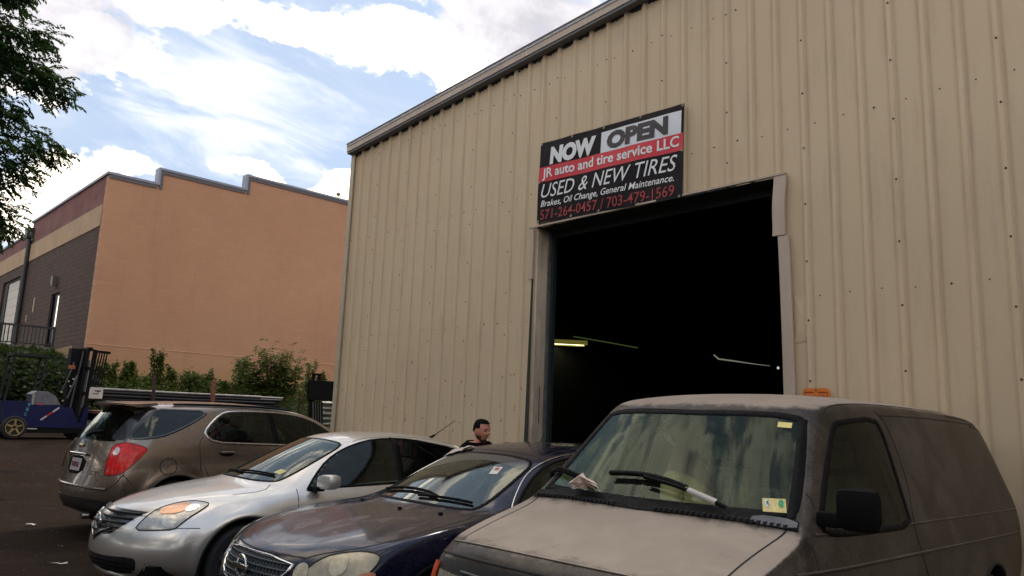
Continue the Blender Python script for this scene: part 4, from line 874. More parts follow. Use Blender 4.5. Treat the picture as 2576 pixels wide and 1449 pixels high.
# ---- bronze crossover, its tail towards the yard
def crossover():
    root = empty('crossover'); tag(root, 'bronze crossover with big red taillight, parked tail out at the far left of the row', 'car')
    P = paint('bronze_paint', (.275,.215,.17), .8, .24, 1., (.20,.15,.11), .12)
    sh = [(.14,.30,.42,.30,.80),(.04,.36,.33,.38,.86),(.0,.46,.28,.48,.89),(.0,.56,.25,.58,.895),(.03,.68,.23,.70,.885),(.06,.84,.22,.86,.865),
          (.08,.98,.24,1.0,.845),
          (.12,1.16,.32,1.16,.80),(.20,1.32,.44,1.32,.735),(.34,1.52,.58,1.50,.665),(.42,1.63,.64,1.595,.62),
          (.58,1.675,.80,1.63,.61),(1.2,1.715,1.3,1.655,.63),(2.1,1.72,2.1,1.66,.63),(2.7,1.68,2.75,1.625,.61),
          (3.02,1.60,3.18,1.53,.60),(3.45,1.36,3.55,1.30,.66),(3.82,1.13,3.78,1.10,.73),
          (4.1,1.04,4.08,1.01,.77),(4.45,.97,4.35,.94,.78),(4.64,.88,4.45,.86,.80),
          (4.72,.78,4.42,.77,.86),(4.75,.68,4.42,.68,.89),(4.77,.58,4.42,.58,.905),(4.77,.48,4.42,.48,.90),(4.74,.38,4.42,.38,.88),(4.6,.28,4.4,.28,.82)]
    rows = {2: [(.24,.875,.93),(.35,.87,1.08),(.6,.875,1.17),(1.0,.885,1.17),(1.4,.885,1.15),(2.2,.885,1.125),(3.2,.88,1.09),(3.8,.87,1.02),(4.4,.85,.87)],
            3: [(.24,.893,.82),(.5,.905,.98),(1.2,.915,1.0),(2.5,.915,.98),(3.6,.91,.94),(4.4,.885,.78)],
            4: [(.24,.9,.70),(.6,.92,.78),(2,.925,.78),(3.6,.92,.76),(4.4,.9,.66)],
            5: [(.24,.895,.55),(1,.92,.55),(3,.92,.55),(4.4,.9,.52)],
            6: [(.24,.84,.34),(1,.86,.32),(3,.86,.32),(4.4,.84,.32)]}
    wh = [(.95,.36,.02),(3.80,.36,.02)]
    B = CarBody(sh, rows, 6, wh, .42)
    F = FEAT['equinox']
    SD = (-1,0,0)
    qd, qg = F['quarter_glass']
    sw = [(.8,1.30,1.285),(.8,1.34,1.37),(.8,1.55,1.55),(.8,1.68,1.585),(.8,2.0,1.60),(.8,2.5,1.60),(.8,2.85,1.56),(.8,3.15,1.46),(.8,3.45,1.28),(.8,3.58,1.15),(.8,3.3,1.125),(.8,2.6,1.145),(.8,1.9,1.165),(.8,1.42,1.18)]
    bg_ = [(-.60,.1,1.20),(.60,.1,1.20),(.66,.2,1.30),(.56,.4,1.56),(.3,.4,1.60),(-.3,.4,1.60),(-.56,.4,1.56),(-.66,.2,1.30)]
    wsd = [(0,3.12,1),(.45,3.2,1),(.50,3.26,1),(.60,3.66,1),(.56,3.72,1),(0,3.74,1),(-.56,3.72,1),(-.60,3.66,1),(-.50,3.26,1),(-.45,3.2,1)]
    for pth, dd in ((qg,qd),(sw,SD)): B.cut(pth, dd, 0); B.cut(mirror_pts(pth), (-dd[0],dd[1],dd[2]), 0)
    B.cut(bg_, (0,1,-.3), 0); B.cut(wsd, DOWN, 0)
    B.patch('rear_window', bg_, (0,1,-.3), GLASS_D, root, .003, .004, 1)
    B.patch('windshield', wsd, DOWN, GLASS_S, root, .003, .004, 1)
    for mir in (False, True):
        w = B.patch('quarter_window', qg, qd, GLASS_D, root, .003, .004, 1, mirror=mir)
        B.ribbon('window_seal', qg, qd, .03, mat('privacy_black', (.012,.010,.014), .25, coat=.7), w, .004, .002, it=1, closed=True, mirror=mir)
        d, p = F['hatch_side']; B.patch('pillar_gloss', p, d, mat('privacy_black', (.012,.010,.014), .25, coat=.7), w, .004, .004, 1, mirror=mir)
        w = B.patch('side_window', sw, SD, GLASS_S, root, .003, .004, 1, mirror=mir)
        B.ribbon('chrome_trim', sw, SD, .030, CHROME, w, .005, .008, it=1, closed=True, mirror=mir)
        B.ribbon('window_pillar', [(.8,2.38,1.14),(.8,2.30,1.62)], SD, .10, BLACK, w, .003, .003, mirror=mir)
        d, p = F['taillight']
        t = B.patch('taillight', p, d, mat('red_lens', (.62,.006,.006), .3, 0, spec=.3, coat=.35, noise=.35, nscale=11), root, .006, .015, 1, step=.03, mirror=mir)
        B.ribbon('lamp_gasket', p, d, .010, mat('dark_red_rim', (.10,.004,.006), .4), t, .006, .003, it=1, step=.02, closed=True, mirror=mir)
        d, p = F['backup_lens']; B.patch('backup_lens', p, d, mat('backup_clear', (.55,.45,.43), .2, .3, coat=1, noise=.2), t, .011, .004, 2, step=.02, mirror=mir)
        for nm in ('door_seam', 'seam_d', 'bumper_seam'):
            d, p = F[nm]; B.ribbon('panel_gap', p, d, .010, SEAMM, root, 0, .0015, it=1, mirror=mir)
        d, p = F['bumper_seam2']; B.ribbon('panel_gap', p, d, .012, SEAMM, root, 0, .0015, it=1, mirror=mir)
        B.ribbon('panel_gap', [(.9,1.30,.87),(.9,1.38,.72),(.9,1.45,.5),(.88,1.47,.36)], SD, .008, SEAMM, root, 0, .0015, mirror=mir)
        B.ribbon('panel_gap', [(.9,2.32,1.13),(.92,2.34,.9),(.92,2.34,.6),(.88,2.34,.36)], SD, .008, SEAMM, root, 0, .0015, mirror=mir)
        B.ribbon('panel_gap', [(.9,3.42,1.1),(.92,3.42,.9),(.92,3.38,.6),(.88,3.34,.36)], SD, .008, SEAMM, root, 0, .0015, mirror=mir)
        h = B.ribbon('door_handle', [(.92,1.50,1.05),(.92,1.62,1.055),(.92,1.70,1.05)], SD, .034, P, root, .022, .014, mirror=mir)
        B.patch('handle_cup', [(.92,1.50,1.02),(.92,1.60,1.0),(.92,1.70,1.02),(.92,1.70,1.07),(.92,1.50,1.07)], SD, BLACK, h, .002, 0, 2, mirror=mir)
        B.ribbon('roof_rail', [(.58,.95,1.8),(.60,1.5,1.8),(.60,2.2,1.8),(.575,2.7,1.8)], DOWN, .03, BLACK, root, .012, .02, mirror=mir)
        sg = -1 if mir else 1
        mm = MB().box((.90,3.22,1.10), (1.10,3.36,1.26), .045)
        for v in mm.v: v.x *= sg
        mm.build('side_mirror', P, root, True)
    d, p = F['fuel_door']; fd = B.ribbon('fuel_door', p, d, .012, SEAMM, root, 0, .0015, it=2, step=.02, closed=True)
    # worn scribble on the fuel door
    cx, cz = .905, .925
    cy = sum(q[1] for q in p)/len(p); cz = sum(q[2] for q in p)/len(p)
    SCR = mat('faded_print', (.07,.055,.05), .7)
    for pl in ([(-.035,-.03),(-.02,.01),(.005,.0),(-.01,-.035),(-.035,-.03)], [(.0,-.0),(.03,.035),(.04,.03)], [(-.05,-.05),(.0,-.045),(.04,-.055)], [(.02,.03),(.045,.045)], [(-.055,.0),(-.05,-.02)], [(.035,-.01),(.045,-.03)]):
        B.ribbon('door_print', [(.92,cy+a,cz+b) for a, b in pl], SD, .007, SCR, fd, .001, .001, it=1, step=.01)
    # spoiler
    sp = MB(); V = []
    for i, x in enumerate([-.62,-.45,-.2,0,.2,.45,.62]):
        e = 1-(abs(x)/.62)**3; yb = .30+(.10*(1-e)); V.append((x, yb, 1.655-.015*(1-e)))
    prof = [(0,0),(.32,.028),(.34,.0),(.1,-.035),(0,-.022)]
    n = len(prof)
    for (x, y, z) in V:
        for a, b in prof: sp.v.append(Vector((x, y+a, z+b)))
    for i in range(len(V)-1):
        for k in range(n): sp.f.append((i*n+k, i*n+(k+1) % n, (i+1)*n+(k+1) % n, (i+1)*n+k))
    sp.f.append(tuple(range(n))); sp.f.append(tuple((len(V)-1)*n+k for k in range(n-1,-1,-1)))
    sp.build('spoiler', P, root, True)
    pl = B.patch('license_plate', [(-.15,0,.80),(.15,0,.80),(.15,0,.95),(-.15,0,.95)], (0,1,0), mat('plate_white', (.50,.42,.42), .5, noise=.1), root, .008, .01, 0)
    q, nn = B.proj((0,.02,.875), (0,1,0), .014)
    for i, (a, b) in enumerate(((-.105,.028),(-.068,.022),(-.03,.028),(.01,.022),(.048,.028),(.086,.024))): MB().box((a, q.y-.002, .845), (a+b, q.y, .91)).build('plate_character', mat('plate_red', (.22,.08,.09), .6, noise=.5, nscale=90), pl)   # the characters cannot be read in the photograph
    lb = B.patch('plate_recess', [(-.24,0,.76),(.24,0,.76),(.27,0,.98),(-.27,0,.98)], (0,1,0), BLACK, root, .003, .01, 1)
    B.ribbon('chrome_bar', [(-.26,0,1.0),(0,0,1.005),(.26,0,1.0)], (0,1,0), .03, CHROME, root, .012, .02)
    B.ribbon('lift_handle', [(-.06,0,1.10),(.06,0,1.10)], (0,1,0), .05, mat('gold_emblem', (.45,.33,.12), .3, .9), root, .008, .01)
    q, nn = B.proj((.48,.02,.80), (0,1,0), .01)
    text_obj('badge', 'LT', .10, .05, CHROME, root, (.43, q.y-.012, .775), (pi/2, 0, 0), .03)
    bl = mat('bumper_black', (.02,.018,.016), .6, noise=.3)
    B.patch('lower_bumper', [(-.80,0,.34),(.80,0,.34),(.84,.1,.48),(.6,0,.50),(-.6,0,.50),(-.84,.1,.48)], (0,1,0), bl, root, .006, .02, 1)
    B.ribbon('bumper_step', [(-.75,.1,.62),(0,.1,.63),(.75,.1,.62)], (0,1,0), .035, P, root, .006, .012)
    MB().tube([(.50,.10,.30),(.50,.02,.30)], .04, 14, True).build('tail_pipe', CHROME, root, True)
    B.ribbon('rear_wiper', [(0,.1,1.24),(.15,.2,1.27),(.35,.2,1.30)], (0,1,-.3), .016, BLACK, root, .012, .012)
    MB().box((-.70,3.1,.7), (.70,3.5,1.05), .06).build('dashboard', DARKIN, root, True)
    for x in (-.38,.38): seat(root, x, 2.75, .62, .5, facing=1, mt=DARKIN)
    for x in (-.38,.38): seat(root, x, 1.75, .62, .62, facing=1, mt=DARKIN)
    for wy, wz, fl in wh:
        for sg in (1,-1):
            wheel(root, sg*.80, wy, .355, .22, sg, mat('alloy', (.35,.35,.35), .35, .8))
            arch_lip(B, wy, wz, .42, sg, P, root)
    wells(root, wh, .42, .86); underbody(root, 4.7, .78, .28, .4)
    B.finish('body', P, root)
    place(root, -10.85, 2.78, 5)

# ---- pewter van
def van():
    root = empty('van'); tag(root, 'weathered pewter cargo van with oxidised hood and long black wipers, nearest of the row', 'van')
    P = paint('pewter_paint', (.020,.0145,.0105), .1, .42, .12, (.35,.285,.23), .72, side=.22, ragged=True)
    sh = [(.10,.34,.26,.35,.86),(.04,.42,.20,.43,.92),(.02,.52,.19,.53,.95),(.03,.63,.19,.64,.955),(.05,.74,.20,.75,.95),(.07,.85,.21,.84,.93),
          (.09,.945,.24,.91,.895),
          (.17,1.005,.32,.97,.875),(.24,1.03,.38,1.0,.875),(.50,1.10,.58,1.065,.875),(.78,1.165,.84,1.13,.875),
          (.87,1.195,.97,1.185,.845),(1.12,1.45,1.22,1.445,.775),(1.40,1.735,1.50,1.735,.695),
          (1.47,1.79,1.56,1.775,.695),(1.62,1.84,1.68,1.805,.71),(1.95,1.875,1.98,1.825,.725),(2.8,1.895,2.8,1.83,.73),(3.8,1.88,3.8,1.82,.73),(4.40,1.85,4.36,1.79,.72),
          (4.60,1.80,4.52,1.73,.71),
          (4.68,1.62,4.60,1.58,.77),(4.76,1.38,4.68,1.35,.845),(4.83,1.14,4.74,1.12,.93),(4.84,.9,4.74,.9,.95),(4.84,.6,4.74,.6,.94),(4.82,.36,4.70,.36,.86)]
    rows = {2: [(.24,.93,.86),(.4,.93,.96),(.8,.935,1.08),(1.2,.935,1.15),(2.0,.945,1.15),(4.5,.94,1.13)],
            3: [(.24,.95,.77),(.6,.965,.92),(1.2,.975,.98),(4.6,.97,.98)],
            4: [(.24,.955,.68),(.6,.975,.78),(1.2,.98,.80),(4.6,.975,.80)],
            5: [(.24,.95,.54),(1.2,.975,.56),(4.6,.965,.56)],
            6: [(.24,.88,.38),(1.2,.92,.36),(4.6,.90,.36)]}
    wh = [(.90,.35,.012),(3.82,.35,.012)]
    st = lambda y: y+max(0, y-3.6)*.20
    sh = [(st(a), b_, st(c_), d_, e_) for a, b_, c_, d_, e_ in sh]
    B = CarBody(sh, rows, 6, wh, .42, powr=2.8, t1=.12)
    F = FEAT['van']; SD = (-1,0,0); WD = (0,.75,-.66)
    ws = [(-.775,.99,1.23),(-.4,.93,1.22),(0,.905,1.22),(.4,.93,1.22),(.775,.99,1.23),(.79,1.05,1.28),(.665,1.44,1.68),(.62,1.47,1.71),(.3,1.43,1.715),(0,1.41,1.715),(-.3,1.43,1.715),(-.62,1.47,1.71),(-.665,1.44,1.68),(-.79,1.05,1.28)]
    wo = [(-.825,.95,1.19),(-.4,.90,1.185),(0,.88,1.185),(.4,.90,1.185),(.825,.95,1.19),(.70,1.47,1.735),(.3,1.45,1.745),(0,1.44,1.745),(-.3,1.45,1.745),(-.70,1.47,1.735)]
    dd, dg = F['door_glass']
    B.cut(ws, WD, 0); B.cut(dg, dd, 0); B.cut(mirror_pts(dg), (-dd[0],dd[1],dd[2]), 0)
    g = B.patch('windshield', ws, WD, GLASS_VAN, root, .002, .004, 2)
    B.ribbon('windshield_seal', [tuple(Vector(a).lerp(Vector(b), .5)) for a, b in zip(resample(ws, 9, True), resample(ws, 9, True))], WD, .05, BLACK, g, .003, .003, closed=True, it=2)
    for x in (-1, 1):
        B.ribbon('windshield_frame', [(x*.79,.98,1.23),(x*.725,1.22,1.46),(x*.655,1.46,1.70)], WD, .045, BLACK, root, .003, .004)
    q = [(-.85,.93,1.17),(-.4,.875,1.165),(0,.85,1.165),(.4,.875,1.165),(.85,.93,1.17),(.83,.985,1.21),(.4,.94,1.205),(0,.92,1.205),(-.4,.94,1.205),(-.83,.985,1.21)]
    cw = B.patch('cowl', q, (0,.4,-1), BLACK, root, .006, .01, 0)
    for k in range(52):
        x = -.80+k*.0312
        if -.15 < x < .1: continue
        yy = .865+.075*(abs(x)/.83)**2
        h, nn = B.proj((x, yy, 1.18), (0,.4,-1), .008)
        MB().box((h.x-.006, h.y-.02, h.z-.006), (h.x+.006, h.y+.03, h.z+.010)).build('cowl_louver', RUBBER, cw)
    B.patch('cowl_tray', [(.62,.90,1.17),(.84,.93,1.17),(.83,.99,1.2),(.62,.95,1.2)], (0,.4,-1), mat('cowl_grey', (.09,.09,.10), .6, noise=.3), root, .012, .01, 1)
    for mir in (False, True):
        w = B.patch('door_glass', dg, dd, GLASS_VD, root, .002, .004, 1, mirror=mir)
        B.ribbon('glass_seal', dg, dd, .035, BLACK, w, .003, .004, it=1, closed=True, mirror=mir)
        for nm, wd in (('drip', .012), ('seam_door', .009), ('panel_line', .008)):
            d, p = F[nm]; B.ribbon('panel_gap', p, d, wd, SEAMM, root, 0, .002, it=1, mirror=mir)
        B.ribbon('body_crease', [(.95,1.0,1.163),(.95,1.25,1.16),(.95,2.2,1.14),(.95,3.4,1.115),(.95,4.7,1.09)], SD, .012, P, root, .0, .006, mirror=mir)
        B.ribbon('body_crease', [(.97,.70,1.02),(.97,.9,1.012),(.97,2.0,.985),(.97,3.4,.95),(.97,4.7,.915)], SD, .016, P, root, .0, .007, mirror=mir)
        d, p = F['seam_hood']; B.ribbon('panel_gap', [(.80,.93,1),(.78,.75,1),(.775,.45,1),(.78,.25,1)], DOWN, .010, SEAMM, root, 0, .002, it=1, mirror=mir)
        d, p = F['seam_fender']; B.ribbon('panel_gap', p, d, .008, SEAMM, root, 0, .002, it=1, mirror=mir)
        B.ribbon('panel_gap', [(.93,.93,1.16),(.96,.90,1.0),(.97,.90,.8)], SD, .009, SEAMM, root, 0, .002, mirror=mir)
        lens = B.patch('headlight', [(.60,0,.83),(.84,.1,.83),(.84,.1,.66),(.60,0,.66)], (-.1*1,1,0), mat('van_lamp', (.42,.38,.30), .2, .4, coat=1, noise=.3, nscale=15), root, .004, .02, 0, mirror=mir)
        B.ribbon('side_marker', [(.905,.12,.86),(.915,.14,.62)], (-.5,.8,0), .035, mat('orange_marker', (.75,.10,.02), .35, coat=.8), root, .01, .012, it=0, mirror=mir)
    sg = 1
    mm = MB().box((.97,1.03,1.19), (1.15,1.13,1.39), .05)
    for v in mm.v: v.y += (v.x-.95)*.35; v.x *= sg
    mi = mm.build('side_mirror', BLACK, root, True)
    mm = MB().box((.88,1.05,1.20), (.99,1.12,1.27), .015)
    for v in mm.v: v.x *= sg
    mm.build('mirror_arm', BLACK, mi, True)
    B.ribbon('hood_crease', [(-.86,.25,.985),(-.5,.17,1.0),(0,.14,1.005),(.5,.17,1.0),(.86,.25,.985)], (0,1,-.5), .012, P, root, 0, .005)
    hg = mat('grille_shadow_black', (.01,.012,.012), .5)
    B.ribbon('panel_gap', [(-.90,.25,.905),(-.5,.12,.93),(0,.09,.935),(.5,.12,.93),(.90,.25,.905)], (0,1,-.1), .018, SEAMM, root, 0, .003)
    gr = B.patch('grille', [(-.90,.2,.885),(-.5,.1,.905),(0,.08,.91),(.5,.1,.905),(.90,.2,.885),(.90,.2,.64),(0,.08,.62),(-.90,.2,.64)], (0,1,0), hg, root, .002, .01, 0)
    for z in (.855,.815,.775,.735,.695): B.ribbon('grille_bar', [(-.58,.1,z),(0,.1,z+.005),(.58,.1,z)], (0,1,0), .014, mat('van_grille_grey', (.06,.065,.06), .5), gr, .004, .016)
    B.ribbon('bumper', [(-.92,.2,.52),(-.5,.1,.52),(0,.1,.52),(.5,.1,.52),(.92,.2,.52)], (0,1,0), .17, mat('bumper_grey', (.10,.09,.085), .6, noise=.2), root, .01, .05)
    # wipers
    def wiper(blade, arm, white=None):
        b = B.ribbon('wiper', blade, WD, .022, BLACK, root, .028, .018, it=1)
        B.ribbon('wiper_arm', arm, WD, .016, BLACK, b, .045, .012, it=1)
        if white: B.ribbon('arm_base', white, WD, .030, mat('arm_white', (.42,.38,.35), .5, noise=.2), b, .048, .014, it=0)
    d, b1 = F['wiper1']; d, a1 = F['arm1']; wiper(b1, a1)
    d, b2 = F['wiper2']; d, a2 = F['arm2']; d, a3 = F['arm2_white']; wiper(b2, a2, a3)
    d, p = F['inspection']; st = B.patch('inspection_sticker', p, d, mat('sticker_gold', (.62,.50,.20), .6, noise=.18, nscale=50), root, .006, 0, 0)
    d, p = F['insp_green']; B.patch('sticker_print', p, d, mat('sticker_green', (.03,.30,.13), .6, noise=.4, nscale=120), st, .009, 0, 1)
    d, p = F['insp_white']; B.patch('sticker_print', p, d, mat('sticker_pale', (.55,.70,.65), .6), st, .009, 0, 1)
    d, p = F['insp_bird']; B.patch('sticker_print', p, d, mat('sticker_dark', (.10,.12,.08), .6), st, .012, 0, 0)
    d, p = F['yellow_tag']; p = [(a-.055, b_-.035, c_-.035) for a, b_, c_ in p]; B.patch('yellow_tag', p, d, mat('tag_yellow', (.75,.62,.20), .6, noise=.1), root, .006, 0, 0)
    MB().box((-.78,1.02,.75), (.78,1.50,1.12), .08).build('dashboard', mat('van_dash', (.12,.17,.14), .85, noise=.25, nscale=6), root, True)
    SM = mat('van_seat_cloth', (.42,.40,.30), .95, noise=.3, nscale=14, bump=.3)
    for x in (-.42,.42): seat(root, x, 2.05, .72, .54, mt=SM, hr=True, h=.56)
    steering(root, .42, 1.60, 1.14)
    MB().box((-.90,1.0,.40), (.90,4.5,.52)).build('cabin_floor', DARKIN, root)
    MB().box((-.70,2.75,.5), (.70,2.80,1.72)).build('cargo_bulkhead', mat('bulkhead_grey', (.16,.20,.17), .8, noise=.4, nscale=4), root)
    for wy, wz, fl in wh:
        for sg in (1,-1):
            wheel(root, sg*.84, wy, .35, .22, sg, mat('steel_rim', (.22,.21,.2), .5, .7))
            arch_lip(B, wy, wz, .42, sg, P, root)
    wells(root, wh, .42, .92); underbody(root, 4.7, .82, .3, .42)
    B.finish('body', P, root)
    place(root, -2.55, 2.6, 1.5)
    # crumpled tissue caught on the passenger wiper: a thing of its own
    d, p = F['paper']; r = random.Random(3)
    M = Matrix.Translation((-2.55,2.6,0)) @ Matrix.Rotation(radians(1.5), 4, 'Z')
    vs = []; fs = []
    c = sum((Vector(q) for q in p), Vector())/len(p)
    for lay in range(3):
        k = len(vs)
        for q in p:
            hq, nn = B.proj(q, WD, .03+.02*lay+r.uniform(0,.02)); vs.append(M @ hq)
        hq, nn = B.proj(c, WD, .06+.03*lay); vs.append(M @ hq)
        for i in range(len(p)): fs.append((k+i, k+(i+1) % len(p), k+len(p)))
    tag(obj('tissue', vs, fs, mat('tissue_pink', (.55,.42,.36), .9, noise=.15)), 'crumpled pale tissue caught under the passenger side wiper of the van', 'tissue')
# ------------------------------------------------------------------ ground
def ground_z(x, y):
    t = max(0., min(1., (-x-15)/9.)); z = .62*t*t*(3-2*t)
    t2 = max(0., min(1., (-x-25.5)/4.5)); z += 1.5*t2*t2*(3-2*t2)
    return z
def asphalt():
    m = bpy.data.materials.new('asphalt'); m.use_nodes = True
    N = NT(m.node_tree); b = m.node_tree.nodes['Principled BSDF']
    co = N.n('ShaderNodeTexCoord').outputs['Object']
    big = N.noise(co, .35, 6, .6, .6); mid = N.noise(co, 2.5, 6, .6); fine = N.noise(co, 90, 3, .7)
    c = N.ramp(big, [(.3, (.011,.006,.0036)), (.55, (.018,.0098,.006)), (.75, (.026,.015,.0095))])
    c = N.mix(N.math('MULTIPLY', N.maprange(mid, .5, .75), .6), c, (.030,.027,.024))
    c = N.mix(N.math('MULTIPLY', N.maprange(fine, .45, .75), .45), c, (.075,.058,.042))
    vo = N.n('ShaderNodeTexVoronoi', feature='DISTANCE_TO_EDGE'); N.set(vo.inputs['Vector'], N.vmath('ADD', co, N.vmath('SCALE', N.noise(co, 1.2, 5, .6, 0, True), scale=1.2))); vo.inputs['Scale'].default_value = .45
    crack = N.maprange(vo.outputs[0], .0, .012, 1, 0)
    c = N.mix(N.math('MULTIPLY', crack, .7), c, (.015,.013,.012))
    oil = N.maprange(N.noise(co, .9, 4, .5, .3), .60, .72)
    c = N.mix(N.math('MULTIPLY', oil, .75), c, (.006,.005,.0045))
    agg = N.n('ShaderNodeTexVoronoi'); N.set(agg.inputs['Vector'], co); agg.inputs['Scale'].default_value = 55
    c = N.mix(N.math('MULTIPLY', N.maprange(agg.outputs['Distance'], .28, .08), .35), c, (.080,.066,.054))
    N.set(b.inputs['Base Color'], c); b.inputs['Roughness'].default_value = .95; b.inputs['Specular IOR Level'].default_value = .05
    bn = N.n('ShaderNodeBump'); bn.inputs['Strength'].default_value = .5; bn.inputs['Distance'].default_value = .01
    N.set(bn.inputs['Height'], fine); N.set(b.inputs['Normal'], bn.outputs[0])
    return m
def ground():
    xs = [-1500,-600,-200,-100,-60]+[-48+1.0*i for i in range(40)]+[-7,0,10,30,100,400,1500]
    ys = [-1500,-500,-150,-60,-30,-15,-5,0,5,10,15,20,30,60,150,500,1500]
    V = [(x, y, ground_z(x, y)) for x in xs for y in ys]; n = len(ys)
    F = [(i*n+j, (i+1)*n+j, (i+1)*n+j+1, i*n+j+1) for i in range(len(xs)-1) for j in range(n-1)]
    o = obj('ground', V, F, asphalt(), None, True); o['kind'] = 'structure'
    # dirt verge under the weeds
    xs = [-26.2-.4*i for i in range(20)]; ys = [-8+1.5*i for i in range(24)]
    V = [(x, y, ground_z(x, y)+.012+.03*mnoise.noise(Vector((x, y, 0)))*(1 if x < -26.3 else 0)+.03) for x in xs for y in ys]; n = len(ys)
    F = [(i*n+j, i*n+j+1, (i+1)*n+j+1, (i+1)*n+j) for i in range(len(xs)-1) for j in range(n-1)]
    o = obj('verge', V, F, mat('verge_soil', (.04,.035,.018), .95, noise=.4, nscale=1.5, vary=(.02,.03,.01)), None, True); o['kind'] = 'structure'
    r = random.Random(5)
    for i, (x, y, lab) in enumerate([(-11.91,2.69,'white scrap of paper on the asphalt left of the silver sedan, the farther one'), (-9.02,2.30,'thin pale strip of litter on the asphalt nearest the silver sedan bumper')]):
        L = .13 if i == 0 else .22; w = .05 if i == 0 else .02
        vs = []; a = radians(60)
        for k in range(5):
            t = k/4-.5
            for s in (-1, 1): vs.append((x+cos(a)*t*L-sin(a)*s*w*.5, y+sin(a)*t*L+cos(a)*s*w*.5, .012+.02*r.random()))
        tag(obj('litter', vs, [(2*k,2*k+1,2*k+3,2*k+2) for k in range(4)], mat('litter_white', (.55,.48,.42), .8)), lab, 'litter', 'litter on the asphalt')
    mb = MB()
    for i in range(700):
        x = -6-r.random()*14; y = r.uniform(-1, 7); s = r.uniform(.004, .014); z = ground_z(x, y)
        mb.add([(x-s,y,z),(x+s*.6,y-s,z),(x+s*.8,y+s*.7,z),(x,y,z+s*1.2)], [(0,1,3),(1,2,3),(2,0,3)])
    o = mb.build('gravel', mat('grit', (.12,.10,.08), .9, noise=.4)); tag(o, 'loose grit and small stones scattered over the asphalt', 'gravel', kind='stuff')

# ------------------------------------------------------------------ metal garage
GX0, GX1, GY, RIB0 = -12.66, 12.0, 7.57, -12.337
def rake(x): return 6.70+.070*(x+12.66) if x < 1 else 6.70+.070*13.66-.070*(x-1)
DX0, DX1, DZ = -7.50, -3.77, 4.372
def siding_mat():
    m = bpy.data.materials.new('tan_siding'); m.use_nodes = True
    N = NT(m.node_tree); b = m.node_tree.nodes['Principled BSDF']
    co = N.n('ShaderNodeTexCoord').outputs['Object']
    mp = N.n('ShaderNodeMapping'); N.set(mp.inputs[0], co); mp.inputs[3].default_value = (1, 1, .12)
    big = N.noise(co, .45, 5, .55, .3); st = N.noise(mp.outputs[0], 7, 7, .62)
    c = N.ramp(big, [(.3, (.545,.42,.278)), (.7, (.60,.472,.32))])
    c = N.mix(N.math('MULTIPLY', N.maprange(st, .48, .76), .24), c, (.28,.21,.135))
    c = N.mix(N.math('MULTIPLY', N.maprange(N.noise(co, 35, 4, .6), .62, .8), .25), c, (.20,.14,.09))
    # shade painted along both feet of every rib to strengthen rib contrast
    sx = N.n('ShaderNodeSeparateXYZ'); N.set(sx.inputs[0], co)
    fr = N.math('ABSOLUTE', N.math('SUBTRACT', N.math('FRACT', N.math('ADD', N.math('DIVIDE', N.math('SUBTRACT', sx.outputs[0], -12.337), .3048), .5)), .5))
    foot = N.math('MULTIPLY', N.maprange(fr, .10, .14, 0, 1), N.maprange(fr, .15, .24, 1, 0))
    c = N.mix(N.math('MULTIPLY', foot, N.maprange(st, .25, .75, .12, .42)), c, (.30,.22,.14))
    N.set(b.inputs['Base Color'], c); b.inputs['Roughness'].default_value = .6; b.inputs['Specular IOR Level'].default_value = .2
    bn = N.n('ShaderNodeBump'); bn.inputs['Strength'].default_value = .12; bn.inputs['Distance'].default_value = .03
    N.set(bn.inputs['Height'], N.noise(mp.outputs[0], 3.0, 3)); N.set(b.inputs['Normal'], bn.outputs[0])
    return m
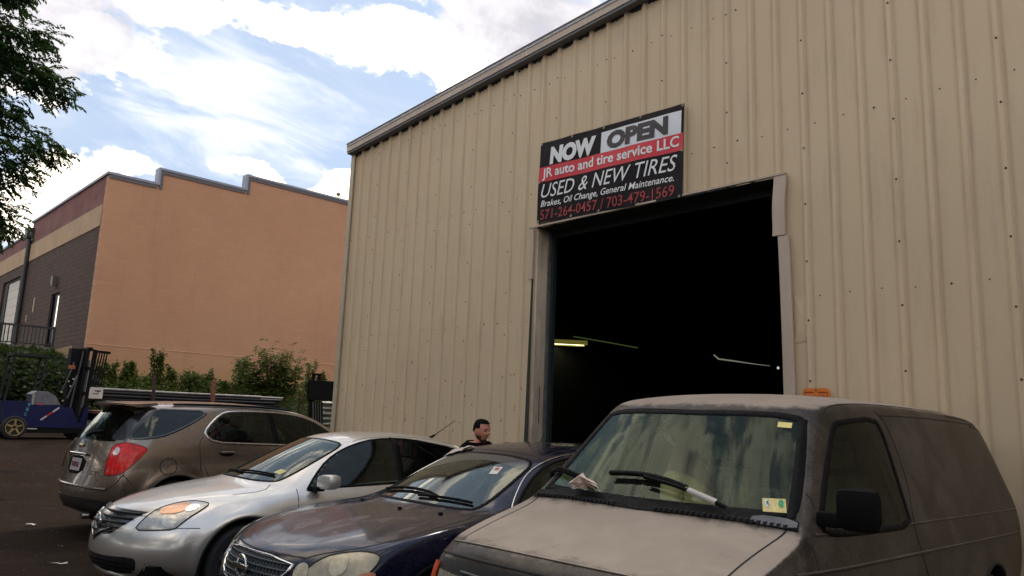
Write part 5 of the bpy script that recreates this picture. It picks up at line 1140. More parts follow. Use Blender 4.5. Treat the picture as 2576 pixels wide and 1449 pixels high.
def garage():
    root = empty('metal_garage', (0, 0, 0)); tag(root, 'tan ribbed metal building with a wide open bay door', 'building')
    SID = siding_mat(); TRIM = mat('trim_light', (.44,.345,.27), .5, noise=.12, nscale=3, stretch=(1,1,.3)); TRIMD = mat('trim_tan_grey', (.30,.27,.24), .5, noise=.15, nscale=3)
    hv = .031
    def profile(x):
        """depth of the sheet at x"""
        k = (x-RIB0)/.3048; f = (k-round(k))*.3048
        a = abs(f)
        if a < .018: return hv
        if a < .036: return hv*(1-(a-.018)/.018)
        return 0.
    k0 = -2
    panels = []
    x = RIB0+.3048*(-2)
    edges = [GX0]
    j = -1
    while True:
        e = RIB0+.3048*(j*3+2)+.02      # laps sit on every third rib
        if e > GX0+.1 and e < GX1: edges.append(e)
        if e >= GX1: break
        j += 1
    edges.append(GX1)
    r = random.Random(2)
    for a, b in zip(edges, edges[1:]):
        br = {a, b}
        k = int((a-RIB0)/.3048)-1
        while RIB0+k*.3048 < b+.1:
            c = RIB0+k*.3048
            for q in (-.036, -.018, .018, .036, .15, .152):
                if a < c+q < b: br.add(c+q)
            k += 1
        for q in (DX0, DX1):
            if a < q < b: br.add(q); 
        br = sorted(br); V = []; F = []; lap = .0025
        def bot(x0, x1): return DZ if (x0+x1)/2 > DX0 and (x0+x1)/2 < DX1 else .02
        for p, q in zip(br, br[1:]):
            z0 = bot(p, q); kk = len(V); off = lap
            zs = [z0]+[z for z in (1.4,3.03,4.9) if z > z0+.05]+[rake((p+q)/2)-.05]
            for z in zs:
                for xx in (p, q):
                    zt = min(z, rake(xx)-.03) if z is not zs[-1] else rake(xx)-.03
                    w = .0025*mnoise.noise(Vector((xx*.9, 0, zt*.5)))
                    V.append((xx, GY-profile(xx)+w, zt))
            n = len(zs)
            for i in range(n-1): F.append((kk+2*i, kk+2*i+1, kk+2*i+3, kk+2*i+2))
        # lap edge: the far side of each sheet returns inwards
        kk = len(V); zb = bot(b-.01, b)
        V += [(b, GY-profile(b), zb), (b, GY-profile(b)+.012, zb), (b, GY-profile(b)+.012, rake(b)-.03), (b, GY-profile(b), rake(b)-.03)]; F.append((kk, kk+1, kk+2, kk+3))
        vis = b > -13 and a < 0.2
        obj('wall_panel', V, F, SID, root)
    # dark girts behind, so nothing shines through; side and rear walls and roof
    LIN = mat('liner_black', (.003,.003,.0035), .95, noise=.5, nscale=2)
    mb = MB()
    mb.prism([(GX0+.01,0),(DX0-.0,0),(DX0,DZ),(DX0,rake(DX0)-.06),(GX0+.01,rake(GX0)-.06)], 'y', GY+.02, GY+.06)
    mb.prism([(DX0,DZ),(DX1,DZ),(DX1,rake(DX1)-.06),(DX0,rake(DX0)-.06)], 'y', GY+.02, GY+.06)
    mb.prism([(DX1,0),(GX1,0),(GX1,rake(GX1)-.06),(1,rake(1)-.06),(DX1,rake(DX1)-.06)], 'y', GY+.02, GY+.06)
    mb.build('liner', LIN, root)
    L = 26.0
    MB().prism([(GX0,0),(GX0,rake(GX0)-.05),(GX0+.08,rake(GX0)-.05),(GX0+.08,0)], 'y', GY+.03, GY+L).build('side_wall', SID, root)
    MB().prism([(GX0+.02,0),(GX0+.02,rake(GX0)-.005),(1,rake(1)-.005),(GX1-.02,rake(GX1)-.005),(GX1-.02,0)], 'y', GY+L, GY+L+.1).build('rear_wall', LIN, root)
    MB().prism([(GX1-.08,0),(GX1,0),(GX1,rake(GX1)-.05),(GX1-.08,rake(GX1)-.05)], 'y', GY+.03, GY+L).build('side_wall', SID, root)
    MB().box((GX0+.1,GY+.08,0), (GX0+.14,GY+L-.1,rake(GX0)-.1)).build('side_liner', LIN, root)
    MB().box((GX0+.15,GY+.3,.01), (GX1-.1,GY+L-.05,.03)).build('garage_floor', mat('oily_floor', (.006,.006,.006), .8, noise=.4), root)
    ro = MB()
    ro.prism([(GX0-.03,rake(GX0)-.0015),(1,rake(1)),(1,rake(1)+.10),(GX0-.03,rake(GX0)+.0985)], 'y', GY-.095, GY+L+.2)
    ro.prism([(1.001,rake(1)),(GX1+.12,rake(GX1)-.009),(GX1+.12,rake(GX1)+.091),(1.001,rake(1)+.10)], 'y', GY-.12, GY+L+.2)
    ro.build('roof', mat('galvalume', (.42,.42,.42), .4, .6, noise=.1), root)
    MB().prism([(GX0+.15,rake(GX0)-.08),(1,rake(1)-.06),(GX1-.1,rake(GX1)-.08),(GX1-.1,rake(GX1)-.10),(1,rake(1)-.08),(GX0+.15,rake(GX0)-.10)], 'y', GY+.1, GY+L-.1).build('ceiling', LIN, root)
    # rake trim: three stepped strips
    def strip(name, z0, z1, y0, y1, m, xa=GX0-.03, xb=1.0):
        P = [(xa, rake(xa)+z0), (xb, rake(xb)+z0), (xb, rake(xb)+z1), (xa, rake(xa)+z1)]
        MB().prism(P, 'y', y0, y1).build(name, m, root)
    strip('rake_trim', .102, .146, GY-.175, GY-.10, mat('trim_blue_grey', (.34,.33,.34), .45, .3, noise=.1, nscale=4))
    strip('rake_edge', .148, .166, GY-.185, GY-.10, mat('trim_brown_line', (.14,.10,.09), .6))
    strip('rake_fascia', 0., .100, GY-.165, GY-.10, TRIM)
    strip('rake_soffit', -.040, -.002, GY-.15, GY-.002, mat('soffit_grey', (.13,.13,.14), .6))
    mb = MB(); x = GX0+.02
    while x < 1.0:                     # ragged foam closures above each flat
        k = (x-RIB0)/.3048
        if abs(k-round(k)) > .13:
            h = .015+.035*r.random(); mb.box((x, GY-.02, rake(x)-.040-h), (x+.031, GY-.004, rake(x)-.038))
        x += .0305
    o = mb.build('closure_strip', mat('closure_black', (.02,.018,.02), .9), root); o['kind'] = 'stuff'
    MB().box((GX0-.03,GY-.05,.0), (GX0+.09,GY-.034,rake(GX0)-.045)).box((GX0-.03,GY-.034,0), (GX0-.012,GY+.14,rake(GX0)-.045)).build('corner_trim', mat('trim_tan', (.42,.35,.25), .5, noise=.1, nscale=2), root)
    MB().box((GX0-.05,GY-.047,5.02), (GX0-.031,GY+.03,5.05)).build('trim_strap', TRIMD, root)
    # door opening
    JM = mat('jamb_stained', (.50,.41,.32), .7, noise=.35, nscale=5, stretch=(1,1,.35))
    MB().box((DX0-.002,GY+.0,.0), (DX0+.03,GY+.33,DZ-.01)).build('door_jamb', JM, root)
    MB().box((DX0+.031,GY+.20,0), (DX0+.055,GY+.26,DZ-.03)).build('door_track', mat('track_grey', (.16,.17,.16), .5, .4, noise=.4), root)
    MB().box((DX0+.031,GY+.27,0), (DX0+.09,GY+.34,DZ-.03)).build('door_track', mat('track_dark', (.012,.02,.02), .6), root)
    MB().box((DX1-.03,GY+.0,.0), (DX1+.002,GY+.33,DZ-.01)).build('door_jamb', JM, root)
    MB().box((DX0,GY+.0,DZ-.004), (DX1,GY+.32,DZ+.03)).build('door_header', mat('header_green_black', (.015,.02,.018), .6), root)
    MB().box((DX0,GY+.28,DZ-.10), (DX1,GY+.33,DZ-.005)).build('header_curtain', mat('curtain_dark', (.01,.014,.013), .8), root)
    MB().box((DX0-.10,GY-.075,DZ-.004), (DX1+.08,GY-.034,DZ+.018)).build('header_trim', TRIM, root)
    # trim strips at the jambs, bent and in two lengths
    def bent(name, x0, w, z0, z1, y, lean, m, seed):
        rr = random.Random(seed); V = []; F = []; n = 14
        for i in range(n+1):
            t = i/n; z = z0+(z1-z0)*t; dx = lean*(1-t)+.004*sin(7*t+seed)+.0015*rr.random(); dy = .004*sin(5*t+seed*2)
            for a, b in ((0, 0), (w, 0), (w, .03), (0, .03)): V.append((x0+dx+a, y-b-.03+dy, z))
        for i in range(n):
            for k in range(4): F.append((i*4+k, i*4+(k+1) % 4, i*4+4+(k+1) % 4, i*4+4+k))
        F += [(3,2,1,0), (n*4, n*4+1, n*4+2, n*4+3)]
        return obj(name, V, F, m, root)
    bent('jamb_trim', DX1-.06, .14, 3.70, DZ-.01, GY-.012, -.03, TRIM, 1)
    bent('jamb_trim', DX1-.03, .12, .05, 3.69, GY-.004, .07, TRIM, 2)
    bent('jamb_trim', DX0-.085, .075, 3.62, DZ-.01, GY-.004, .0, TRIM, 3)
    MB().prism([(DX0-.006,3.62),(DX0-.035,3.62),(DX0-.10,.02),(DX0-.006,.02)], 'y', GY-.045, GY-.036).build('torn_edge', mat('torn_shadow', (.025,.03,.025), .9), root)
    mb = MB()
    for pl in ([(.08,.9),(.10,1.2),(.15,1.35),(.24,1.52)], [(.05,1.0),(.10,1.18),(.12,1.05)], [(.20,1.75),(.26,1.76)], [(.09,2.1),(.10,1.6)], [(.27,.4),(.24,1.2),(.27,1.9),(.25,2.6),(.28,3.2)], [(.22,3.4),(.25,3.1),(.24,2.9)]):
        mb.tube([(DX0+.034, GY+.03+a*.95, b) for a, b in pl], .006, 5)
    mb.build('vine_stain', mat('vine_dry', (.05,.05,.035), .9), root)
    # patch of bent sheet right of the door
    c = Vector((-3.61, GY-.006, 2.87)); V = [(c.x-.05,c.y,c.z+.16),(c.x+.13,c.y,c.z+.17),(c.x+.14,c.y,c.z-.30),(c.x-.06,c.y,c.z-.34),(c.x+.02,c.y-.018,c.z-.02),(c.x+.10,c.y-.012,c.z-.12),(c.x-.02,c.y-.015,c.z-.2)]
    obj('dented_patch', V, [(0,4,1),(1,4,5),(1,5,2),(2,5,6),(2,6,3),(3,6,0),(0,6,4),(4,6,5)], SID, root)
    # screws
    def screws(pts, size, m):
        mb = MB()
        for x, z, y in pts:
            mb.lathe([(.0001, -.010), (size*.6, -.010), (size*.75, -.004), (size, 0)], 'y', (x, y, z), 6)
        o = mb.build('screw', m, root); o['kind'] = 'stuff'
    p1 = []; p2 = []
    for k in range(-1, 52):
        xr = RIB0+.3048*k
        for z in (1.16, 3.03, 4.90, 6.55):
            x = xr+.115
            if z < rake(x)-.15 and GX0+.1 < x and not (DX0 < x < DX1 and z < DZ+.1):
                (p1 if r.random() < .75 else p2).append((x, z+r.uniform(-.015,.015), GY-.001))
        if (k-2) % 3 == 0:
            z = .9+.1*r.random()
            while z < rake(xr)-.2:
                if not (DX0-.1 < xr < DX1+.1 and z < DZ+.1): p2.append((xr, z, GY-hv-.001))
                z += .62
    screws(p1, .0075, mat('screw_rust', (.10,.055,.03), .8)); screws(p2, .011, mat('screw_dark', (.012,.012,.014), .6))
    # rust runs at the foot of the sheets
    mb = MB()
    for i in range(60):
        x = r.uniform(GX0+.1, DX0-.2); z = r.uniform(.8, 2.6); s = r.uniform(.006, .014)
        k = (x-RIB0)/.3048
        if abs(k-round(k)) < .14: continue
        mb.add([(x-s,GY-.0035,z),(x+s,GY-.0035,z),(x+s*.4,GY-.0035,z-s*3),(x-s*.3,GY-.0035,z-s*2.6)], [(0,1,2,3)])
    o = mb.build('rust_spot', mat('rust_spot', (.20,.13,.08), .9), root); o['kind'] = 'stuff'
def garage_lights():
    # fluorescent fixture with glowing tubes, hung from a conduit
    GL = mat('tube_glow', (.9,.9,.8), .5, emis=(1.0,.97,.62), emis_s=2.6)
    HS = mat('fixture_yellow', (.40,.36,.12), .5, emis=(.5,.42,.08), emis_s=.10)  # faint self-glow paints the tube light onto the housing
    def fixture(name, o, L, lab, lit=True, scale=1.):
        root = empty(name, o); tag(root, lab, 'ceiling light', 'lights inside the garage')
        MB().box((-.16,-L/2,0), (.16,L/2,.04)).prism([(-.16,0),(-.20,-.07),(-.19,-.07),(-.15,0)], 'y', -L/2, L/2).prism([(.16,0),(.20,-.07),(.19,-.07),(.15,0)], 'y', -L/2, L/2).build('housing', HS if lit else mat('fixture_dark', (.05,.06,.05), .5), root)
        for x in (-.10, 0, .10): MB().tube([(x,-L/2+.03,-.03),(x,L/2-.03,-.03)], .018, 8).build('tube_lamp', GL if lit else mat('tube_off', (.2,.22,.2), .3), root)
        return root
    a = fixture('fluorescent_light', (-12.25, 13.3, 3.50), 1.22, 'lit fluorescent fixture inside the dark bay, beside the left jamb')
    a.rotation_euler = (0, 0, radians(-38))
    CG = mat('conduit_green', (.06,.10,.04), .6, emis=(.25,.4,.12), emis_s=.06)  # faint self-glow paints fixture light onto the conduit
    CW = mat('conduit_lit', (.3,.35,.27), .5, emis=(.6,.7,.5), emis_s=.12)  # cable is no lamp; its lit look is a painted-in glow
    o = MB().tube([(-12.78,14.05,3.76),(-12.3,14.05,3.68),(-11.3,14.05,3.50),(-10.56,14.05,3.36)], .016, 6).build('conduit', CG); tag(o, 'thin green lit conduit running right from the fluorescent fixture', 'conduit')
    o = MB().tube([(-8.55,14,3.13),(-8.44,14,3.04),(-8.1,14,2.99),(-7.6,14,2.91),(-7.30,14,2.87)], [.014,.018,.016,.009,.006], 6).build('conduit', CW); tag(o, 'thin pale curved cable hanging near the right jamb inside the dark bay', 'cable')
    o = MB().lathe([(.001,-.02),(.02,-.015),(.026,.01),(.014,.03),(.001,.035)], 'z', (-7.13,14,2.82), 10).build('bulb_lamp', mat('bulb_glow', (.5,.5,.5), .5, emis=(.8,.9,.8), emis_s=.3)); tag(o, 'tiny pale bulb glowing beside the right jamb inside the bay', 'lamp')

# ------------------------------------------------------------------ banner and small sign
def banner():
    bx0, bx1, bz0, bz1 = -7.44, -4.995, 4.385, 5.575
    root = empty('banner', ((bx0+bx1)/2, GY-.078, bz0)); root.rotation_euler = (0, radians(1.7), 0); tag(root, 'vinyl NOW OPEN banner in black, white and red above the bay door', 'banner')
    Wd = bx1-bx0; H = bz1-bz0
    def wob(u, v): return .010*sin(u*9+v*4)*(.3+v*(1-v)*2)+.005*sin(u*23-v*7)
    def panel(name, u0, u1, v0, v1, off, m, nx=26, ny=10):
        V = []; F = []
        for j in range(ny+1):
            for i in range(nx+1):
                u = u0+(u1-u0)*i/nx; v = v0+(v1-v0)*j/ny
                sag = -.008*sin(u*pi*4)**2*(v < .02)
                V.append(((u-.5)*Wd, -wob(u, v)-off, H*(1-v)+sag))
        for j in range(ny):
            for i in range(nx): a = j*(nx+1)+i; F.append((a, a+nx+1, a+nx+2, a+1))
        return obj(name, V, F, m, root, True)
    BK = mat('vinyl_black', (.005,.004,.006), .5, spec=.12, coat=.03, vary=(.018,.011,.012), nscale=2.2, bump=.15, bscale=5)
    RD = mat('vinyl_red', (.62,.022,.035), .5, coat=.1, vary=(.50,.02,.03), nscale=2, bump=.1, bscale=6)
    WT = mat('vinyl_white', (.66,.68,.72), .5, coat=.1, noise=.06, nscale=2, bump=.1, bscale=6)
    panel('banner_sheet', 0, 1, 0, 1, 0, BK)
    panel('red_band', 0.002, .998, .315, .50, .003, RD)
    panel('white_box', .465, .985, .07, .315, .0032, WT)
    rot = (pi/2, 0, 0)
    def tx(body, u0, u1, v0, v1, m, bold=0., shear=0.):
        o = text_obj('lettering', body, Wd*(u1-u0), H*(v1-v0), m, root, (0, 0, 0), (0, 0, 0), bold, shear)
        for v in o.data.vertices:
            u = u0+v.co.x/Wd; vv = v1-v.co.y/H
            v.co = Vector(((u-.5)*Wd, -wob(u, vv)-.0075, H*(1-vv)))
        return o
    LW = mat('letter_white', (.72,.72,.72), .6); LB = mat('letter_black', (.035,.020,.022), .5); LR = mat('letter_red', (.30,.03,.03), .6)
    tx('NOW', .085, .43, .085, .305, LW, .065, .08)
    tx('OPEN', .505, .91, .088, .295, LB, .06, .02)
    tx('JR auto and tire service LLC', .03, .975, .335, .487, LW, .022)
    tx('USED & NEW TIRES', .03, .965, .53, .70, LW, .0, .28)
    tx('Brakes, Oil Change, General Maintenance.', .03, .95, .735, .835, LW, .010, .25)
    tx('571-264-0457 / 703-479-1569', .03, .955, .85, .97, LR, .004)
    for u, v in ((.01,.02),(.25,.02),(.48,.02),(.73,.02),(.99,.02),(.01,.985),(.27,.985),(.47,.985),(.73,.985),(.985,.985),(.008,.5),(.992,.5)):
        MB().lathe([(.007,0),(.012,-.004),(.016,0)], 'y', ((u-.5)*Wd, -wob(u,v)-.006, H*(1-v)), 12).build('grommet', mat('brass', (.5,.45,.35), .4, .8), root)
def orange_sign():
    x0, x1, z0, z1 = -3.57, -3.29, 1.62, 2.07
    root = empty('warning_sign', ((x0+x1)/2, GY-.05, z0)); tag(root, 'small orange sign with dark red lettering fixed to the siding behind the van roof', 'sign')
    w = (x1-x0)/2; h = z1-z0; r = .04
    P = []
    for cx, cz, a0 in ((w-r,h-r,0),(-w+r,h-r,90),(-w+r,r,180),(w-r,r,270)):
        for k in range(5): a = radians(a0+22.5*k); P.append((cx+r*cos(a), cz+r*sin(a)))
    MB().prism(P, 'y', -.006, 0).build('sign_plate', mat('sign_orange', (.62,.16,.012), .5, noise=.12, nscale=12), root)
    DR = mat('sign_dark_red', (.16,.012,.006), .6)
    mb = MB(); iw = w-.022
    mb.box((-iw,-.008,h-.045), (-.02,-.0065,h-.036)).box((.02,-.008,h-.045), (iw,-.0065,h-.036)).box((-iw,-.008,.03), (-iw+.006,-.0065,h-.046)).box((iw-.006,-.008,.03), (iw,-.0065,h-.046))
    mb.build('sign_border', DR, root)
    text_obj('lettering', 'WARNING', w*1.25, .032, DR, root, (-w*.62, -.0085, h-.105), (pi/2, 0, 0), .03)
    for z in (h-.02, .02): MB().lathe([(.0001,-.012),(.006,-.010),(.008,-.0065)], 'y', (0,0,z), 8).build('sign_bolt', mat('screw_dark', (.012,.012,.014), .6), root)

# ------------------------------------------------------------------ orange and brick building
def warehouse():
    root = empty('warehouse', (-34, 8.73, 0)); tag(root, 'warehouse with a stepped orange painted side wall and brown brick front', 'building')
    cx, cy = -34.0, 8.73
    OR = bpy.data.materials.new('orange_block'); OR.use_nodes = True
    N = NT(OR.node_tree); b = OR.node_tree.nodes['Principled BSDF']; co = N.n('ShaderNodeTexCoord').outputs['Object']
    big = N.noise(co, .22, 6, .55, .4); c = N.ramp(big, [(.3, (.45,.225,.125)), (.7, (.51,.27,.155))])
    sp = N.n('ShaderNodeSeparateXYZ'); N.set(sp.inputs[0], co)
    cm = N.n('ShaderNodeCombineXYZ'); N.set(cm.inputs[0], sp.outputs[1]); N.set(cm.inputs[1], sp.outputs[2])
    bk = N.n('ShaderNodeTexBrick'); N.set(bk.inputs[0], cm.outputs[0]); bk.inputs['Scale'].default_value = 1; bk.inputs['Brick Width'].default_value = .40; bk.inputs['Row Height'].default_value = .20; bk.inputs['Mortar Size'].default_value = .006
    for i, q in ((1, (1,1,1,1)), (2, (.93,.93,.93,1)), (3, (.80,.78,.76,1))): bk.inputs[i].default_value = q
    c = N.mix(.6, c, bk.outputs[0], 'MULTIPLY')
    c = N.mix(N.math('MULTIPLY', N.maprange(N.noise(co, 1.2, 8, .65), .5, .8), .2), c, (.36,.17,.08))
    c = N.mix(N.math('MULTIPLY', N.maprange(N.math('ADD', sp.outputs[2], N.math('MULTIPLY', N.noise(co, .9, 5), 1.2)), 4.7, 3.2, 0, 1), .55), c, (.40,.235,.085))
    mv = N.n('ShaderNodeMapping'); N.set(mv.inputs[0], co); mv.inputs[3].default_value = (1, 1, .10)
    c = N.mix(N.math('MULTIPLY', N.maprange(N.noise(mv.outputs[0], 1.6, 8, .66), .50, .72), .18), c, (.27,.15,.095))
    N.set(b.inputs['Base Color'], c); b.inputs['Roughness'].default_value = .85
    bn = N.n('ShaderNodeBump'); bn.inputs['Strength'].default_value = .4; bn.inputs['Distance'].default_value = .01; N.set(bn.inputs['Height'], bk.outputs[1]); bn.invert = True; N.set(b.inputs['Normal'], bn.outputs[0])
    COP = mat('coping_grey', (.22,.23,.27), .45, .4, noise=.1)
    COPD = mat('coping_brown', (.10,.085,.085), .5, .2)
    # stepped wall outline along y (local to cx, cy)
    T = [(0,11.1),(2.02,11.1),(2.02,11.80),(5.95,11.80),(5.95,12.5),(11.9,12.5),(11.9,13.2),(24,13.2)]
    MB().prism([(0,1.0)]+[(y,z) for y,z in T]+[(24,1.0)], 'x', -.35, 0).build('painted_wall', OR, root, loc=(0,0,0))
    mb = MB(); md = MB()
    for (y0, z), (y1, z2) in zip(T[::2], T[1::2]):
        mb.box((-.42, y0-.09, z), (.07, y1+.0-.0 if y1 > 20 else y1-.091, z+.10)); md.box((.002, y0+.001, z-.16), (.045, (y1-.0) if y1 > 20 else y1-.095, z-.001))
    for y, z0, z1 in ((2.02,11.1,11.80),(5.95,11.8,12.5),(11.9,12.5,13.2)):
        mb.box((-.42, y-.09, z0), (.07, y-.001, z1-.001)); md.box((.002, y+.001, z0-.16), (.045, y+.12, z1-.161))
    mb.build('coping', COP, root); md.build('coping_shadow_trim', COPD, root)
    MB().box((.002,0.02,4.06-.10+.0), (.02,24,4.00)).build('wall_reglet', mat('reglet_pale', (.60,.33,.20), .7), root)
    # brick front, running to -x
    BR = bpy.data.materials.new('brown_brick'); BR.use_nodes = True
    N = NT(BR.node_tree); b = BR.node_tree.nodes['Principled BSDF']; co = N.n('ShaderNodeTexCoord').outputs['Object']
    sp = N.n('ShaderNodeSeparateXYZ'); N.set(sp.inputs[0], co); cm = N.n('ShaderNodeCombineXYZ'); N.set(cm.inputs[0], sp.outputs[0]); N.set(cm.inputs[1], sp.outputs[2])
    bk = N.n('ShaderNodeTexBrick'); N.set(bk.inputs[0], cm.outputs[0]); bk.inputs['Scale'].default_value = 1; bk.inputs['Brick Width'].default_value = .40; bk.inputs['Row Height'].default_value = .20; bk.inputs['Mortar Size'].default_value = .022
    for i, q in ((1, (.085,.042,.026,1)), (2, (.055,.029,.019,1)), (3, (.030,.020,.014,1))): bk.inputs[i].default_value = q
    c = N.mix(N.math('MULTIPLY', N.maprange(N.noise(co, .5, 7), .4, .7), .4), bk.outputs[0], (.07,.034,.022))
    N.set(b.inputs['Base Color'], c); b.inputs['Roughness'].default_value = .9
    bn = N.n('ShaderNodeBump'); bn.inputs['Strength'].default_value = .8; bn.inputs['Distance'].default_value = .02; bn.invert = True; N.set(bn.inputs['Height'], bk.outputs[1]); N.set(b.inputs['Normal'], bn.outputs[0])
    RB = mat('maroon_band', (.17,.065,.055), .85, noise=.2, nscale=.6); TB = mat('tan_band', (.40,.27,.16), .85, noise=.12, nscale=1)
    xw = -36.0; XS = -13.2                      # step in the parapet and downspout position
    mb = MB()      # wall below band with openings for the doors
    ops = [(-6.95,-5.45,6.6), (-18.9,-14.45,8.35)]
    xs = [-.351]
    mb.box((-5.45,0,1.5), (-.351,.3,8.93)); mb.box((-6.95,0,6.6), (-5.45,.3,8.93)); mb.box((-14.45,0,1.5), (-6.95,.3,8.93)); mb.box((-18.9,0,8.35), (-14.45,.3,8.93)); mb.box((xw,0,1.5), (-18.9,.3,8.93))
    mb.build('brick_wall', BR, root)
    MB().box((xw,-.03,8.932), (-.33,.3,9.86)).build('tan_band', TB, root)
    MB().box((XS,-.0,9.862), (-.351,.3,11.1)).box((xw,0,9.862), (XS-.001,.3,10.55)).build('maroon_band', RB, root)
    MB().box((XS-.1,-.08,11.102), (-.43,.35,11.22)).build('coping', COP, root); MB().box((xw,-.08,10.552), (XS-.101,.35,10.66)).build('coping', COP, root)
    MB().box((-6.95,.12,4.3), (-5.45,.2,6.6)).build('personnel_door', mat('door_dark', (.02,.02,.022), .5), root)
    d = MB().box((-5.9,.05,4.45), (-5.55,.11,6.45)).build('door_glazing', mat('door_glazing', (.10,.11,.11), .1, .3, coat=1), root)
    MB().box((-6.9,.03,4.3), (-6.75,.11,6.5)).build('door_frame', BLACK, root)
    rl = empty('overhead_door'); rl.parent = root
    for k in range(8): MB().box((-18.0,.15,4.4+k*.48), (-14.9,.22,4.4+k*.48+.465)).build('door_section', mat('door_cream', (.52,.47,.40), .6, noise=.08), rl)
    MB().box((-18.9,.1,4.3), (-18.0,.25,8.35)).box((-18.0,.1,8.24), (-14.9,.25,8.35)).box((-14.9,.1,4.3), (-14.45,.25,8.35)).build('door_surround', mat('door_seal_black', (.012,.012,.013), .7), root)
    MB().tube([(-12.95,-.12,1.9),(-12.95,-.12,10.3)], .11, 10).box((-13.25,-.33,10.2), (-12.65,-.005,10.75)).build('downspout', mat('downspout_black', (.02,.02,.024), .5), root)
    MB().box((-6.5,-.22,7.05), (-6.15,-.005,7.4)).box((-6.48,-.20,6.95), (-6.17,-.02,7.05)).build('wall_lamp', mat('lamp_housing_brown', (.10,.08,.07), .5), root)
    MB().box((-10.35,-.03,6.0), (-10.15,-.004,6.75)).box((-11.6,-.03,5.6), (-11.45,-.004,5.95)).build('wall_plate', mat('pale_plate', (.40,.30,.2), .7), root)
    mb = MB().box((xw,.5,1), (-.36,24,1.2)); mb.box((xw,.31,10.2), (-.36,24,10.3)); mb.build('roof_deck', mat('roof_grey', (.2,.2,.2), .8), root)
    MB().lathe([(.001,.34),(.09,.31),(.12,.25),(.09,.18),(.03,.15),(.03,0)], 'z', (-.15,10.9,12.6), 12).build('roof_vent', mat('vent_rust', (.25,.17,.12), .7), root)
    # raised dock terrace with railing
    t = empty('dock_terrace', (-34,8.73,0)); tag(t, 'raised concrete dock terrace before the brick front', 'terrace')
    MB().box((-24,-11.5,1.5), (.9,-1.42,3.64)).box((-24,-1.419,1.5), (-.36,-.31,3.64)).build('deck', mat('dock_concrete', (.16,.14,.12), .9, noise=.3, nscale=1.5), t)
    MB().prism([(-1.50,3.50),(-.89,3.74),(-.89,3.45),(-1.50,3.2)], 'x', 1.3, 1.55).build('stair_cheek', mat('cheek_tan', (.30,.21,.11), .85, noise=.2), t)
    rr = empty('railing', (-33.1,7.34,3.64), radians(90)); tag(rr, 'black metal railing with vertical bars on the dock terrace', 'railing')
    RM = mat('rail_black', (.010,.010,.012), .6)
    MB().box((-9,-.03,.70), (0,.03,.77)).build('top_rail', RM, rr); MB().box((-9,-.03,.06), (0,.03,.10)).build('bottom_rail', RM, rr)
    x = -9.
    me = None; i = 0
    while x < -.05:
        if me is None:
            o = MB().box((-.018,-.018,.10), (.018,.018,.70)).build('baluster', RM, rr); me = o.data
        else:
            o = bpy.data.objects.new('baluster', me); COL.objects.link(o); o.parent = rr
        o.location = (x, 0, 0); x += .125
    pm = None
    for k in range(6):
        x = -.0-k*1.75
        if pm is None: o = MB().box((-.04,-.04,0), (.04,.04,.80)).build('post', RM, rr); pm = o.data
        else: o = bpy.data.objects.new('post', pm); COL.objects.link(o); o.parent = rr
        o.location = (x, .075, 0)

# ------------------------------------------------------------------ vegetation
def leaf_mat(name, c1, c2):
    m = bpy.data.materials.new(name); m.use_nodes = True
    N = NT(m.node_tree); b = m.node_tree.nodes['Principled BSDF']; co = N.n('ShaderNodeTexCoord').outputs['Object']
    c = N.ramp(N.noise(co, 1.1, 4, .6), [(.3, c1), (.7, c2)])
    c = N.mix(N.math('MULTIPLY', N.maprange(N.noise(co, 14, 2), .4, .7), .5), c, tuple(q*.6 for q in c1))
    N.set(b.inputs['Base Color'], c); b.inputs['Roughness'].default_value = .6; b.inputs['Specular IOR Level'].default_value = .3
    tl = N.n('ShaderNodeBsdfTranslucent'); N.set(tl.inputs[0], N.mix(.5, c, (.10,.16,.02)))
    mx = N.n('ShaderNodeMixShader'); mx.inputs[0].default_value = .25
    o = m.node_tree.nodes['Material Output']
    m.node_tree.links.new(b.outputs[0], mx.inputs[1]); m.node_tree.links.new(tl.outputs[0], mx.inputs[2]); m.node_tree.links.new(mx.outputs[0], o.inputs[0])
    return m
LEAF_T = leaf_mat('tree_leaf', (.020,.050,.022), (.035,.075,.025)); LEAF_W = leaf_mat('weed_leaf', (.045,.075,.008), (.085,.105,.012)); LEAF_D = leaf_mat('vine_leaf', (.008,.018,.004), (.022,.036,.006))
BARK = mat('bark', (.055,.042,.032), .95, noise=.4, nscale=6, bump=.6, bscale=20)
def leaves_mesh(name, leaves, material, parent):
    V = []; F = []
    for p, d, n, L, w in leaves:
        d = d.normalized(); s = d.cross(n)
        if s.length < 1e-4: continue
        s.normalize(); up = s.cross(d); k = len(V)
        V += [p, p+d*L*.45+s*w+up*w*.25, p+d*L-up*L*.08, p+d*L*.45-s*w+up*w*.25]; F.append((k, k+1, k+2, k+3))
    me = bpy.data.meshes.new(name); me.from_pydata([v[:] for v in V], [], F); me.update()
    return link(name, me, material, parent)
def rv(r): 
    v = Vector((r.gauss(0,1), r.gauss(0,1), r.gauss(0,1))); return v.normalized()
def frond(L, p, d, r, n=9, ll=.075, lw=.016):
    """pinnate leaf: a drooping stalk with paired leaflets"""
    d = d.normalized(); side = d.cross(Vector((0,0,1))); side = side.normalized() if side.length > .01 else Vector((1,0,0))
    q = p.copy(); out = []
    dd = d.copy()
    for i in range(n):
        q = q+dd*L/n; dd = (dd+Vector((0,0,-.10))).normalized()
        for s in (1, -1):
            ld = (side*s+dd*.45+rv(r)*.25+Vector((0,0,-.25))).normalized()
            out.append((q.copy(), ld, Vector((0,0,1))+rv(r)*.4, ll*r.uniform(.8,1.2), lw))
    return out
